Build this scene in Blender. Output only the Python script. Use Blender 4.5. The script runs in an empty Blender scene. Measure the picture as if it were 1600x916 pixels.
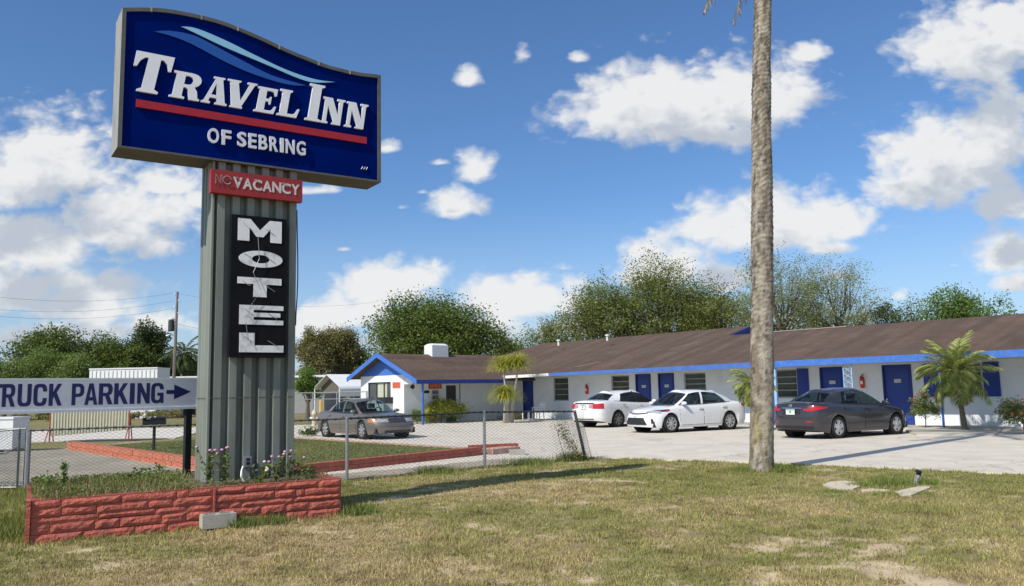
import bpy, bmesh, math, random
import numpy as np
from mathutils import Vector, Matrix

scene = bpy.context.scene
COL = scene.collection
RNG = np.random.default_rng(7)
random.seed(7)

# ------------------------------------------------------------------ camera
FPX, CX, CY, EYE = 1290., 800., 458., 1.6
PITCH, ROLL = math.atan((611. - CY) / FPX), 0.020
FWD = np.array([0, math.cos(PITCH), math.sin(PITCH)])
_r0 = np.array([1., 0, 0]); _u0 = np.cross(_r0, FWD)
RGT = math.cos(ROLL) * _r0 - math.sin(ROLL) * _u0
UPV = math.sin(ROLL) * _r0 + math.cos(ROLL) * _u0
EYEP = np.array([0, 0, EYE])
cam_data = bpy.data.cameras.new('camera')
cam = bpy.data.objects.new('camera', cam_data)
COL.objects.link(cam)
cam_data.sensor_width = 36.0
cam_data.lens = FPX / 1600. * 36.
cam_data.clip_start = 0.1
cam_data.clip_end = 4000.
cam.matrix_world = Matrix(((RGT[0], UPV[0], -FWD[0], 0), (RGT[1], UPV[1], -FWD[1], 0), (RGT[2], UPV[2], -FWD[2], EYE), (0, 0, 0, 1)))
scene.camera = cam

# ------------------------------------------------------------------ light
SUN_AZ = math.radians(46.0)      # direction the shadows run, counted from +X
SUN_EL = math.radians(43.0)
to_sun = Vector((-math.cos(SUN_AZ) * math.cos(SUN_EL), -math.sin(SUN_AZ) * math.cos(SUN_EL), math.sin(SUN_EL)))
sd = bpy.data.lights.new('sun', 'SUN'); sd.energy = 4.7; sd.angle = math.radians(0.5); sd.color = (1.0, 0.94, 0.84)
sun = bpy.data.objects.new('sun', sd); COL.objects.link(sun)
sun.rotation_euler = to_sun.to_track_quat('Z', 'Y').to_euler()
scene.view_settings.view_transform = 'Standard'
scene.view_settings.look = 'None'
scene.view_settings.gamma = 1.0
scene.view_settings.exposure = 0.0

def aty(x, y, Y):
    """world point at depth Y seen at photo pixel x, y (used only to read distances off the photograph)"""
    d = FWD + RGT * (x - CX) / FPX - UPV * (y - CY) / FPX
    return EYEP + d * (Y / d[1])
def atz(x, y, z=0.):
    d = FWD + RGT * (x - CX) / FPX - UPV * (y - CY) / FPX
    return EYEP + d * ((z - EYE) / d[2])
def onplane(x, y, p0, n):
    d = FWD + RGT * (x - CX) / FPX - UPV * (y - CY) / FPX
    return EYEP + d * (((np.asarray(p0) - EYEP) @ n) / (d @ n))

world = bpy.data.worlds.new('World'); scene.world = world; world.use_nodes = True
def build_world():
    nt = world.node_tree; N = nt.nodes; L = nt.links
    N.clear()
    out = N.new('ShaderNodeOutputWorld'); bg = N.new('ShaderNodeBackground')
    bg.inputs['Strength'].default_value = 0.105
    sky = N.new('ShaderNodeTexSky'); sky.sky_type = 'NISHITA'; sky.sun_disc = False
    sky.sun_elevation = SUN_EL
    sky.sun_rotation = math.atan2(to_sun.x, to_sun.y)
    sky.air_density = 1.0; sky.dust_density = 0.6; sky.ozone_density = 2.2; sky.altitude = 0
    tc = N.new('ShaderNodeTexCoord')
    # cloud density group: direction -> density
    g = bpy.data.node_groups.new('cloud_field', 'ShaderNodeTree')
    g.interface.new_socket('uv', in_out='INPUT', socket_type='NodeSocketVector')
    g.interface.new_socket('density', in_out='OUTPUT', socket_type='NodeSocketFloat')
    gi = g.nodes.new('NodeGroupInput'); go = g.nodes.new('NodeGroupOutput')
    def M(op, a, b=None, c=None, cl=False):
        m = g.nodes.new('ShaderNodeMath'); m.operation = op; m.use_clamp = cl
        for i, v in enumerate((a, b, c)):
            if v is None: continue
            if isinstance(v, (int, float)): m.inputs[i].default_value = v
            else: g.links.new(v, m.inputs[i])
        return m.outputs[0]
    clouds = [  # px centre and radii of the cumulus in the photograph: (x, y, rx, ry, weight)
        (1060,150,190,82,1),(975,150,105,62,1),(1170,135,130,64,1),(1262,78,38,22,.8),(1130,205,120,28,.8),(905,85,38,24,.5),
        (1520,60,120,80,1),(1590,35,100,62,1),(1490,240,135,92,1),(1560,190,85,90,1),(1405,275,70,50,1),(1555,300,80,46,.9),
        (1570,390,66,42,1),(1592,437,48,22,.9),(1205,340,150,62,1),(1280,335,90,52,1),(1105,352,72,28,.9),(1300,382,90,22,.7),
        (1042,408,90,46,1),(1122,428,76,32,.9),(985,430,52,26,.6),(1300,425,60,22,.6),(605,440,95,44,1),(650,430,48,32,1),(560,484,135,36,.9),
        (825,458,120,42,1),(760,470,80,30,.9),(760,508,150,32,.85),(880,506,120,24,.7),(742,252,40,34,.9),(690,250,44,13,.5),(712,315,52,26,.95),
        (730,116,34,24,.7),(815,76,26,36,.5),(608,226,38,18,.6),(660,296,26,12,.35),(540,385,38,13,.3),(625,322,28,9,.25),
        (75,238,145,80,1),(15,275,115,66,1),(195,330,135,72,1),(255,280,74,32,.9),(80,185,52,22,.4),(45,365,130,60,1),(330,300,80,40,.7),
        (30,432,130,58,1),(140,462,125,44,1),(245,497,76,28,.8),(505,292,70,16,.6),(80,515,210,30,.8),(470,500,110,36,.85),(880,412,36,19,.45),
        (1400,455,56,22,.4),(1490,410,38,13,.3),(900,532,120,18,.5),(640,522,200,24,.7),(170,400,80,20,.5)]
    acc = None
    for (px, py, rx, ry, w) in clouds:
        d = FWD + RGT * (px - CX) / FPX - UPV * (py - CY) / FPX
        d = FWD + RGT * (px - CX) / FPX - UPV * (py + .38 * ry - CY) / FPX      # flat cumulus base, tall rounded top
        u, v = d[0] / d[1], d[2] / d[1]
        sx, sy = FPX / (rx * 1.12), FPX / (ry * 1.50)
        ma = g.nodes.new('ShaderNodeVectorMath'); ma.operation = 'MULTIPLY_ADD'
        g.links.new(gi.outputs[0], ma.inputs[0]); ma.inputs[1].default_value = (sx, sy, 0); ma.inputs[2].default_value = (-u * sx, -v * sy, 0)
        fl = g.nodes.new('ShaderNodeVectorMath'); fl.operation = 'MULTIPLY'; fl.inputs[1].default_value = (1, -2.1, 1); g.links.new(ma.outputs[0], fl.inputs[0])
        fm = g.nodes.new('ShaderNodeVectorMath'); fm.operation = 'MAXIMUM'; g.links.new(ma.outputs[0], fm.inputs[0]); g.links.new(fl.outputs[0], fm.inputs[1])
        ln = g.nodes.new('ShaderNodeVectorMath'); ln.operation = 'LENGTH'; g.links.new(fm.outputs[0], ln.inputs[0])
        s = M('SUBTRACT', w, ln.outputs['Value'])
        acc = s if acc is None else M('MAXIMUM', acc, s)
    acc = M('MAXIMUM', acc, -1.0)
    nz = g.nodes.new('ShaderNodeTexNoise'); nz.noise_dimensions = '2D'
    nz.inputs['Scale'].default_value = 15.; nz.inputs['Detail'].default_value = 7.; nz.inputs['Roughness'].default_value = 0.56
    st = g.nodes.new('ShaderNodeVectorMath'); st.operation = 'MULTIPLY'; st.inputs[1].default_value = (1, 1.5, 1)
    g.links.new(gi.outputs[0], st.inputs[0]); g.links.new(st.outputs[0], nz.inputs['Vector'])
    vb = g.nodes.new('ShaderNodeTexVoronoi'); vb.voronoi_dimensions = '2D'; vb.feature = 'SMOOTH_F1'      # cauliflower billows
    vb.inputs['Scale'].default_value = 24.; vb.inputs['Detail'].default_value = 2.; vb.inputs['Roughness'].default_value = .5; vb.inputs['Smoothness'].default_value = .35
    wv_ = g.nodes.new('ShaderNodeVectorMath'); wv_.operation = 'MULTIPLY_ADD'; wv_.inputs[1].default_value = (.05, .05, 0); g.links.new(nz.outputs['Color'], wv_.inputs[0]); g.links.new(st.outputs[0], wv_.inputs[2]); g.links.new(wv_.outputs[0], vb.inputs['Vector'])
    nn = M('ADD', M('MULTIPLY_ADD', nz.outputs['Fac'], 0.95, -0.45), M('MULTIPLY_ADD', vb.outputs['Distance'], -.42, .24))
    dens_in = M('ADD', acc, nn)
    # the same kind of scattered cumulus everywhere outside the frame
    nz2 = g.nodes.new('ShaderNodeTexNoise'); nz2.noise_dimensions = '2D'
    nz2.inputs['Scale'].default_value = 3.2; nz2.inputs['Detail'].default_value = 7.; nz2.inputs['Roughness'].default_value = 0.58
    g.links.new(gi.outputs[0], nz2.inputs['Vector'])
    dens_out = M('MULTIPLY_ADD', nz2.outputs['Fac'], 4.0, -2.15)
    sp = g.nodes.new('ShaderNodeSeparateXYZ'); g.links.new(gi.outputs[0], sp.inputs[0])
    au = M('ABSOLUTE', sp.outputs['X'])
    wu = M('MULTIPLY_ADD', au, 6.0, -4.0, True); wv = M('MULTIPLY_ADD', sp.outputs['Y'], 6.0, -3.4, True)
    ww = M('MAXIMUM', M('MAXIMUM', wu, wv), sp.outputs['Z'], None, True)
    mx = g.nodes.new('ShaderNodeMix'); mx.data_type = 'FLOAT'
    g.links.new(ww, mx.inputs[0]); g.links.new(dens_in, mx.inputs[2]); g.links.new(dens_out, mx.inputs[3])
    g.links.new(mx.outputs[0], go.inputs[0])
    # uv in front = (x/y, z/y, 0); behind the camera the flag z = 1
    def W(op, a, b=None, c=None, cl=False):
        m = N.new('ShaderNodeMath'); m.operation = op; m.use_clamp = cl
        for i, v in enumerate((a, b, c)):
            if v is None: continue
            if isinstance(v, (int, float)): m.inputs[i].default_value = v
            else: L.new(v, m.inputs[i])
        return m.outputs[0]
    s3 = N.new('ShaderNodeSeparateXYZ'); L.new(tc.outputs['Generated'], s3.inputs[0])
    X, Y, Z = s3.outputs
    back = W('LESS_THAN', Y, 0.15)
    fy = W('MAXIMUM', W('ABSOLUTE', Y), 0.15)
    uu, vv = W('DIVIDE', X, fy), W('DIVIDE', Z, fy)
    cb = N.new('ShaderNodeCombineXYZ'); L.new(uu, cb.inputs[0]); L.new(vv, cb.inputs[1]); L.new(back, cb.inputs[2])
    def field(off):
        src = cb.outputs[0]
        if off:
            a = N.new('ShaderNodeVectorMath'); a.operation = 'ADD'; a.inputs[1].default_value = off; L.new(src, a.inputs[0]); src = a.outputs[0]
        gn = N.new('ShaderNodeGroup'); gn.node_tree = g; L.new(src, gn.inputs[0]); return gn.outputs[0]
    d0 = field(None); d1 = field((-0.014, 0.062, 0))
    mr = N.new('ShaderNodeMapRange'); mr.interpolation_type = 'SMOOTHSTEP'; L.new(d0, mr.inputs[0])
    mr.inputs[1].default_value = -0.08; mr.inputs[2].default_value = 0.50
    up = W('MULTIPLY_ADD', Z, 30.0, 0.0, True)
    mask = W('MULTIPLY', W('MULTIPLY', mr.outputs[0], up), 0.97)
    sh = N.new('ShaderNodeMapRange'); sh.interpolation_type = 'SMOOTHSTEP'; L.new(d1, sh.inputs[0])
    sh.inputs[1].default_value = 0.0; sh.inputs[2].default_value = 0.70
    cr = N.new('ShaderNodeMix'); cr.data_type = 'RGBA'
    L.new(sh.outputs[0], cr.inputs[0])
    cr.inputs[6].default_value = (8.2, 8.25, 8.25, 1); cr.inputs[7].default_value = (4.9, 5.4, 6.1, 1)
    # thin veil near the horizon
    tint = N.new('ShaderNodeMix'); tint.data_type = 'RGBA'; tint.blend_type = 'MULTIPLY'; tint.inputs[0].default_value = 1.0
    L.new(sky.outputs[0], tint.inputs[6]); tint.inputs[7].default_value = SKY_TINT
    mix = N.new('ShaderNodeMix'); mix.data_type = 'RGBA'
    veil = N.new('ShaderNodeMix'); veil.data_type = 'RGBA'      # pale humid air low over the horizon
    L.new(W('MULTIPLY', W('POWER', W('MULTIPLY_ADD', Z, -4.2, 1.0, True), 1.5), 0.60), veil.inputs[0]); L.new(tint.outputs[2], veil.inputs[6]); veil.inputs[7].default_value = (6.0, 6.8, 8.1, 1)
    L.new(mask, mix.inputs[0]); L.new(veil.outputs[2], mix.inputs[6]); L.new(cr.outputs[2], mix.inputs[7])
    L.new(mix.outputs[2], bg.inputs['Color']); L.new(bg.outputs[0], out.inputs['Surface'])
SKY_TINT = (0.72, 0.98, 1.27, 1)   # the clear saturated blue of the photograph
build_world()

# ------------------------------------------------------------------ helpers
def tag(o, label=None, cat=None, group=None, kind=None):
    if label: o['label'] = label
    if cat: o['category'] = cat
    if group: o['group'] = group
    if kind: o['kind'] = kind
    return o
def empty(name, loc=(0, 0, 0), rz=0., label=None, cat=None, group=None):
    o = bpy.data.objects.new(name, None); COL.objects.link(o)
    o.location = loc; o.rotation_euler = (0, 0, rz); o.empty_display_size = .3
    return tag(o, label, cat, group)
def link(name, me, parent=None):
    o = bpy.data.objects.new(name, me); COL.objects.link(o)
    if parent: o.parent = parent
    return o
def copy_tree(o, parent=None):
    c = o.copy(); COL.objects.link(c)
    if parent: c.parent = parent
    for ch in list(o.children): copy_tree(ch, c)
    return c

class MB:
    """collects faces, then links them as one mesh object"""
    def __init__(s): s.v = []; s.f = []; s.m = []
    def add(s, verts, faces, mi=0):
        b = len(s.v); s.v += [tuple(map(float, p)) for p in verts]
        for f in faces: s.f.append(tuple(b + i for i in f)); s.m.append(mi)
        return s
    def box(s, a, b, mi=0, rz=None, piv=None):
        x0, y0, z0 = a; x1, y1, z1 = b
        v = [(x0,y0,z0),(x1,y0,z0),(x1,y1,z0),(x0,y1,z0),(x0,y0,z1),(x1,y0,z1),(x1,y1,z1),(x0,y1,z1)]
        if rz is not None:
            px, py = piv; c, q = math.cos(rz), math.sin(rz)
            v = [(px + (x-px)*c - (y-py)*q, py + (x-px)*q + (y-py)*c, z) for x, y, z in v]
        return s.add(v, [(0,3,2,1),(4,5,6,7),(0,1,5,4),(1,2,6,5),(2,3,7,6),(3,0,4,7)], mi)
    def tube(s, pts, rad, n=6, mi=0, cap=True):
        pts = [Vector(p) for p in pts]; k = len(pts)
        rads = rad if isinstance(rad, (list, tuple)) else [rad] * k
        rings = []
        ref = Vector((0, 0, 1))
        for i, p in enumerate(pts):
            t = (pts[min(i+1, k-1)] - pts[max(i-1, 0)])
            t = t.normalized() if t.length > 1e-9 else Vector((0, 0, 1))
            a = t.cross(ref if abs(t.z) < .95 else Vector((1, 0, 0))).normalized(); b = t.cross(a)
            rings.append([p + (a * math.cos(2*math.pi*j/n) + b * math.sin(2*math.pi*j/n)) * rads[i] for j in range(n)])
        v = [q for r in rings for q in r]; f = []
        for i in range(k-1):
            for j in range(n):
                f.append((i*n+j, i*n+(j+1) % n, (i+1)*n+(j+1) % n, (i+1)*n+j))
        if cap: f.append(tuple(range(n))); f.append(tuple((k-1)*n+j for j in reversed(range(n))))
        return s.add(v, f, mi)
    def lathe(s, prof, c=(0, 0, 0), n=12, axis='z', mi=0, cap=True):
        v = []; f = []
        for r, h in prof:
            for j in range(n):
                a = 2*math.pi*j/n
                p = (r*math.cos(a), r*math.sin(a), h) if axis == 'z' else (r*math.cos(a), h, r*math.sin(a)) if axis == 'y' else (h, r*math.cos(a), r*math.sin(a))
                v.append((c[0]+p[0], c[1]+p[1], c[2]+p[2]))
        k = len(prof)
        for i in range(k-1):
            for j in range(n): f.append((i*n+j, i*n+(j+1) % n, (i+1)*n+(j+1) % n, (i+1)*n+j))
        if cap: f.append(tuple(reversed(range(n)))); f.append(tuple((k-1)*n+j for j in range(n)))
        return s.add(v, f, mi)
    def prism(s, poly, d0, d1, plane='xz', mi=0):
        """extrude a 2-D outline; plane xz goes along y, xy along z, yz along x"""
        def P(a, b, d): return (a, d, b) if plane == 'xz' else (a, b, d) if plane == 'xy' else (d, a, b)
        k = len(poly)
        v = [P(a, b, d0) for a, b in poly] + [P(a, b, d1) for a, b in poly]
        f = [tuple(range(k)), tuple(reversed(range(k, 2*k)))] + [(i, k+i, k+(i+1) % k, (i+1) % k) for i in range(k)]
        return s.add(v, f, mi)
    def mesh(s, name, mats, smooth=False, fix=True):
        me = bpy.data.meshes.new(name); me.from_pydata(s.v, [], s.f)
        for m in (mats if isinstance(mats, (list, tuple)) else [mats]): me.materials.append(m)
        me.polygons.foreach_set('material_index', s.m)
        if fix:
            bm = bmesh.new(); bm.from_mesh(me); bmesh.ops.recalc_face_normals(bm, faces=bm.faces); bm.to_mesh(me); bm.free()
        if smooth: me.polygons.foreach_set('use_smooth', [True] * len(me.polygons))
        me.update(); return me
    def build(s, name, mats, parent=None, smooth=False, fix=True):
        return link(name, s.mesh(name, mats, smooth, fix), parent)

def np_mesh(name, V, Fc, mats, attr=None, smooth=False):
    """fast mesh from arrays; Fc is (n, k)"""
    me = bpy.data.meshes.new(name); V = np.asarray(V, np.float32); Fc = np.asarray(Fc, np.int32)
    n, k = Fc.shape
    me.vertices.add(len(V)); me.vertices.foreach_set('co', V.ravel())
    me.loops.add(n*k); me.loops.foreach_set('vertex_index', Fc.ravel())
    me.polygons.add(n); me.polygons.foreach_set('loop_start', np.arange(0, n*k, k, dtype=np.int32))
    me.polygons.foreach_set('loop_total', np.full(n, k, np.int32))
    if smooth: me.polygons.foreach_set('use_smooth', np.ones(n, bool))
    for m in (mats if isinstance(mats, (list, tuple)) else [mats]): me.materials.append(m)
    if attr:
        for an, arr in attr.items():
            arr = np.asarray(arr, np.float32)
            if arr.ndim == 1:
                a = me.attributes.new(an, 'FLOAT', 'POINT'); a.data.foreach_set('value', arr)
            else:
                a = me.attributes.new(an, 'FLOAT_COLOR', 'POINT'); a.data.foreach_set('color', np.c_[arr, np.ones(len(arr))].astype(np.float32).ravel())
    me.update(calc_edges=True); return me

def vnoise(x, y, seed=0):
    r = np.random.default_rng(seed); T = r.random((256, 256))
    xi, yi = np.floor(x).astype(int), np.floor(y).astype(int); fx, fy = x - xi, y - yi
    fx = fx*fx*(3-2*fx); fy = fy*fy*(3-2*fy)
    g = lambda i, j: T[i % 256, j % 256]
    return (g(xi, yi)*(1-fx)+g(xi+1, yi)*fx)*(1-fy) + (g(xi, yi+1)*(1-fx)+g(xi+1, yi+1)*fx)*fy
def fbm(x, y, seed=0, oct=4):
    a, t, s = 1., 0., 0.
    for o in range(oct):
        s = s + a * vnoise(x * 2**o + 17.3*o, y * 2**o - 9.1*o, seed + o); t += a; a *= .55
    return s / t

# ------------------------------------------------------------------ materials
def mat(name, col, rough=.6, metal=0., var=.12, vscale=6., bump=0., bscale=40., coat=0., spec=.5, stretch=(1, 1, 1), dirt=None, dscale=1.5, trans=0., island=0.):
    m = bpy.data.materials.new(name); m.use_nodes = True
    nt = m.node_tree; N, L = nt.nodes, nt.links; b = N['Principled BSDF']
    b.inputs['Roughness'].default_value = rough; b.inputs['Metallic'].default_value = metal
    b.inputs['Coat Weight'].default_value = coat; b.inputs['Coat Roughness'].default_value = .06
    b.inputs['Specular IOR Level'].default_value = spec
    c = (*col, 1)
    tc = N.new('ShaderNodeTexCoord'); mp = N.new('ShaderNodeMapping'); mp.inputs['Scale'].default_value = stretch
    L.new(tc.outputs['Object'], mp.inputs['Vector'])
    src = None
    if var > 0:
        nz = N.new('ShaderNodeTexNoise'); nz.inputs['Scale'].default_value = vscale; nz.inputs['Detail'].default_value = 5; nz.inputs['Roughness'].default_value = .65
        L.new(mp.outputs[0], nz.inputs['Vector'])
        rp = N.new('ShaderNodeMapRange'); rp.inputs[1].default_value = .3; rp.inputs[2].default_value = .7
        rp.inputs[3].default_value = 1-var; rp.inputs[4].default_value = 1+var; L.new(nz.outputs['Fac'], rp.inputs[0])
        vm = N.new('ShaderNodeVectorMath'); vm.operation = 'SCALE'; vm.inputs[0].default_value = col; L.new(rp.outputs[0], vm.inputs['Scale'])
        src = vm.outputs[0]
    if island > 0:
        ge = N.new('ShaderNodeNewGeometry'); rp = N.new('ShaderNodeMapRange')
        rp.inputs[3].default_value = 1-island; rp.inputs[4].default_value = 1+island; L.new(ge.outputs['Random Per Island'], rp.inputs[0])
        vm = N.new('ShaderNodeVectorMath'); vm.operation = 'SCALE'; L.new(rp.outputs[0], vm.inputs['Scale'])
        if src: L.new(src, vm.inputs[0])
        else: vm.inputs[0].default_value = col
        src = vm.outputs[0]
    if dirt:
        dcol, amt = dirt
        n2 = N.new('ShaderNodeTexNoise'); n2.inputs['Scale'].default_value = dscale; n2.inputs['Detail'].default_value = 7; n2.inputs['Roughness'].default_value = .7
        L.new(mp.outputs[0], n2.inputs['Vector'])
        r2 = N.new('ShaderNodeMapRange'); r2.inputs[1].default_value = .5; r2.inputs[2].default_value = .72; r2.inputs[3].default_value = 0; r2.inputs[4].default_value = amt
        L.new(n2.outputs['Fac'], r2.inputs[0])
        mx = N.new('ShaderNodeMix'); mx.data_type = 'RGBA'; L.new(r2.outputs[0], mx.inputs[0])
        if src: L.new(src, mx.inputs[6])
        else: mx.inputs[6].default_value = c
        mx.inputs[7].default_value = (*dcol, 1); src = mx.outputs[2]
    if src: L.new(src, b.inputs['Base Color'])
    else: b.inputs['Base Color'].default_value = c
    if bump > 0:
        n3 = N.new('ShaderNodeTexNoise'); n3.inputs['Scale'].default_value = bscale; n3.inputs['Detail'].default_value = 4
        L.new(mp.outputs[0], n3.inputs['Vector'])
        bp = N.new('ShaderNodeBump'); bp.inputs['Strength'].default_value = bump; bp.inputs['Distance'].default_value = .02
        L.new(n3.outputs['Fac'], bp.inputs['Height']); L.new(bp.outputs[0], b.inputs['Normal'])
    if trans > 0:
        t = N.new('ShaderNodeBsdfTranslucent')
        if src:
            vm = N.new('ShaderNodeVectorMath'); vm.operation = 'MULTIPLY'; vm.inputs[1].default_value = (1.25, 1.35, .7); L.new(src, vm.inputs[0]); L.new(vm.outputs[0], t.inputs[0])
        else: t.inputs[0].default_value = c
        ms = N.new('ShaderNodeMixShader'); ms.inputs[0].default_value = trans
        L.new(b.outputs[0], ms.inputs[1]); L.new(t.outputs[0], ms.inputs[2]); L.new(ms.outputs[0], N['Material Output'].inputs['Surface'])
    return m

def glass(name, tint=(.5, .55, .55), clear=.5, rough=.02):
    m = bpy.data.materials.new(name); m.use_nodes = True; N, L = m.node_tree.nodes, m.node_tree.links
    b = N['Principled BSDF']; b.inputs['Base Color'].default_value = (.01, .012, .014, 1); b.inputs['Roughness'].default_value = rough; b.inputs['Specular IOR Level'].default_value = .6
    t = N.new('ShaderNodeBsdfTransparent'); t.inputs[0].default_value = (*tint, 1)
    ms = N.new('ShaderNodeMixShader'); ms.inputs[0].default_value = clear
    L.new(b.outputs[0], ms.inputs[1]); L.new(t.outputs[0], ms.inputs[2]); L.new(ms.outputs[0], N['Material Output'].inputs['Surface'])
    return m

def attr_mat(name, attr='col', rough=.85, trans=0., var=.1):
    m = bpy.data.materials.new(name); m.use_nodes = True; N, L = m.node_tree.nodes, m.node_tree.links
    b = N['Principled BSDF']; b.inputs['Roughness'].default_value = rough; b.inputs['Specular IOR Level'].default_value = .2
    a = N.new('ShaderNodeAttribute'); a.attribute_name = attr
    L.new(a.outputs['Color'], b.inputs['Base Color'])
    if trans > 0:
        t = N.new('ShaderNodeBsdfTranslucent'); L.new(a.outputs['Color'], t.inputs[0])
        ms = N.new('ShaderNodeMixShader'); ms.inputs[0].default_value = trans
        L.new(b.outputs[0], ms.inputs[1]); L.new(t.outputs[0], ms.inputs[2]); L.new(ms.outputs[0], N['Material Output'].inputs['Surface'])
    return m

WHITE = mat('white_paint_wall', (.70, .74, .77), .8, var=.05, vscale=1.2, bump=.15, bscale=30, dirt=((.42, .43, .40), .35), dscale=.9)
BLUE = mat('blue_paint', (.04, .145, .49), .55, var=.12, vscale=3, dirt=((.30, .38, .54), .30), dscale=11)
DKBLUE = mat('dark_blue_door_paint', (.012, .042, .25), .5, var=.12, vscale=2)
PALEBLUE = mat('pale_blue_paint', (.28, .45, .72), .6, var=.1)
ORANGE = mat('orange_sign_paint', (.50, .10, .035), .6, var=.12)
REDORANGE = mat('orange_letter_paint', (.75, .25, .14), .6, var=.1)
BLACK = mat('black_paint', (.012, .012, .013), .5, var=.2, vscale=20)
RUBBER = mat('black_rubber', (.012, .012, .012), .8, var=.1)
GALV = mat('galvanised_steel', (.33, .34, .35), .45, metal=.6, var=.15, vscale=12)
DKSTEEL = mat('weathered_dark_steel', (.045, .055, .055), .6, metal=.3, var=.3, vscale=15)
CHROME = mat('chrome', (.75, .76, .78), .15, metal=1., var=0)
WMETAL = mat('white_metal', (.75, .76, .76), .5, var=.06, dirt=((.5, .48, .44), .3))
CONC = mat('concrete', (.40, .38, .34), .9, var=.15, vscale=9, bump=.4, bscale=60, dirt=((.22, .21, .19), .5), dscale=3)
BARK = mat('bark', (.12, .10, .08), .9, var=.3, vscale=8, bump=.8, bscale=25)
WOODPOLE = mat('utility_pole_wood', (.19, .16, .13), .9, var=.25, vscale=4, stretch=(1, 1, .15))
YELLOW = mat('yellow_paint', (.62, .36, .05), .6)
BEIGE = mat('beige_paint', (.55, .45, .33), .7)
DARKIN = mat('dark_interior', (.02, .02, .022), .9, var=.2)
CURTAIN = mat('pale_curtain', (.78, .78, .66), .9, var=.1, vscale=3, stretch=(8, 8, .3))
BLIND = mat('window_blind', (.42, .42, .38), .8, var=.25, vscale=3)
WGLASS = glass('window_glass', (.85, .88, .86), .75)
REDX = mat('red_enamel', (.55, .02, .02), .35, var=.05)
# ------------------------------------------------------------------ ground
AX = np.array([-.664, .748]); BX = np.array([.748, .664]); ORG = np.array([15.65, 30.28])
def site(t, s): return ORG + t*AX + s*BX
def in_poly(x, y, poly):
    r = np.zeros(x.shape, bool); n = len(poly)
    for i in range(n):
        x0, y0 = poly[i]; x1, y1 = poly[(i+1) % n]
        if y0 == y1: continue
        c = ((y0 > y) != (y1 > y)) & (x < (x1-x0)*(y-y0)/(y1-y0)+x0); r ^= c
    return r

PLAN_P = np.array([-5.53, 9.55]); PLAN_A = math.atan2(11.41-9.55, -2.37+5.53)
PU = np.array([math.cos(PLAN_A), math.sin(PLAN_A)]); PN = np.array([-PU[1], PU[0]])
PLEN, PDEP = 3.67, 2.25
def plan(u, n): return PLAN_P + u*PU + n*PN
PLANTER_POLY = [plan(0, 0), plan(PLEN, 0), plan(PLEN, PDEP), plan(0, PDEP)]
FENCE = [(-8.84, 15.2), (-3.12, 15.55), (-.64, 17.6), (1.62, 19.5)]
LOT = [(60, -44), (17, 5.5), (13.5, 9.7), (8.77, 14.53), (6.6, 16.55), (4.84, 17.95), (3.2, 19.05), (1.67, 19.85), (-.5, 18.15), (-3.0, 16.1), (-6, 15.75), (-13, 15.6), (-15, 25),
       (-14.6, 27.6), (-10.3, 33.5), (-16, 41), (-13, 45), tuple(site(26, -7.4)), tuple(site(24, .3)), tuple(site(-50, .3))]
SLAB = [(-13, 15.7), (-5.1, 16.0), (-14.5, 27.1), (-17, 25.5)]
BORDER = [(-4.95, 16.2), (-.45, 21.85), (-9.7, 32.2), (-14.4, 27.2)]

def bare_field(x, y):
    f = .75*fbm(x*.7, y*.8, 3, 5) + .95*fbm(x*3.2, y*3.8, 9, 4) - .35
    near = np.clip((9.8 - y)/3.2, 0, 1)*.215 * np.clip(1.15-np.abs(x+.8)/6., .25, 1)
    return np.clip((f + near - .60)*4.2, 0, 1)
def green_field(x, y):
    f = fbm(x*.35+4, y*.35, 21, 4) + .35*fbm(x*1.9, y*1.9, 33, 3) - .17
    edge = np.clip((y - (10.6 - .10*x))/4.5, 0, 1)*.20 + np.clip((-3.2-x)/3., 0, 1)*.22
    return np.clip((f + edge - .455)*2.6, 0, 1)

def grid_axis(lo, hi, step, far):
    a = np.arange(lo, hi + 1e-6, step); o = []
    d = step
    p = hi
    while p < far: d *= 1.35; p += d; o.append(p)
    q = []; d = step; p = lo
    while p > -far: d *= 1.35; p -= d; q.append(p)
    return np.r_[q[::-1], a, o]
gx, gy = grid_axis(-13, 15, .10, 900), grid_axis(4.5, 24, .10, 900)
GX, GY = np.meshgrid(gx, gy); sh = GX.shape
bare = bare_field(GX.ravel(), GY.ravel()); gr = green_field(GX.ravel(), GY.ravel())
mott = fbm(GX.ravel()*6, GY.ravel()*6, 5, 3)
c_sand = np.array([.56, .44, .29]); c_dry = np.array([.29, .22, .115]); c_grn = np.array([.19, .175, .07])
base = c_dry[None]*(1-gr[:, None]) + c_grn[None]*gr[:, None]
gcol = (base*(1-bare[:, None]) + c_sand[None]*bare[:, None]) * (.78 + .44*mott[:, None])
nx = len(gx); ny = len(gy)
I, J = np.meshgrid(np.arange(nx-1), np.arange(ny-1)); k = (J*nx+I).ravel()
dense = (GX.ravel() > -14) & (GX.ravel() < 16) & (GY.ravel() > 4) & (GY.ravel() < 25)
GZ = np.where(dense, (fbm(GX.ravel()*1.1, GY.ravel()*1.1, 50, 3)-.5)*.05 + bare*-.012, -.01) - .012
inlot = in_poly(GX.ravel(), GY.ravel(), LOT)
GZ = np.where(inlot, -.03, GZ)
GROUND_M = attr_mat('dry_lawn_soil', 'col', .95)
def add_bump(m, scale, dist, strength=.6):
    N, L = m.node_tree.nodes, m.node_tree.links
    tc = N.new('ShaderNodeTexCoord'); n = N.new('ShaderNodeTexNoise'); n.inputs['Scale'].default_value = scale; n.inputs['Detail'].default_value = 5
    L.new(tc.outputs['Object'], n.inputs['Vector']); b = N.new('ShaderNodeBump'); b.inputs['Distance'].default_value = dist; b.inputs['Strength'].default_value = strength
    L.new(n.outputs['Fac'], b.inputs['Height']); L.new(b.outputs[0], N['Principled BSDF'].inputs['Normal'])
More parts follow.
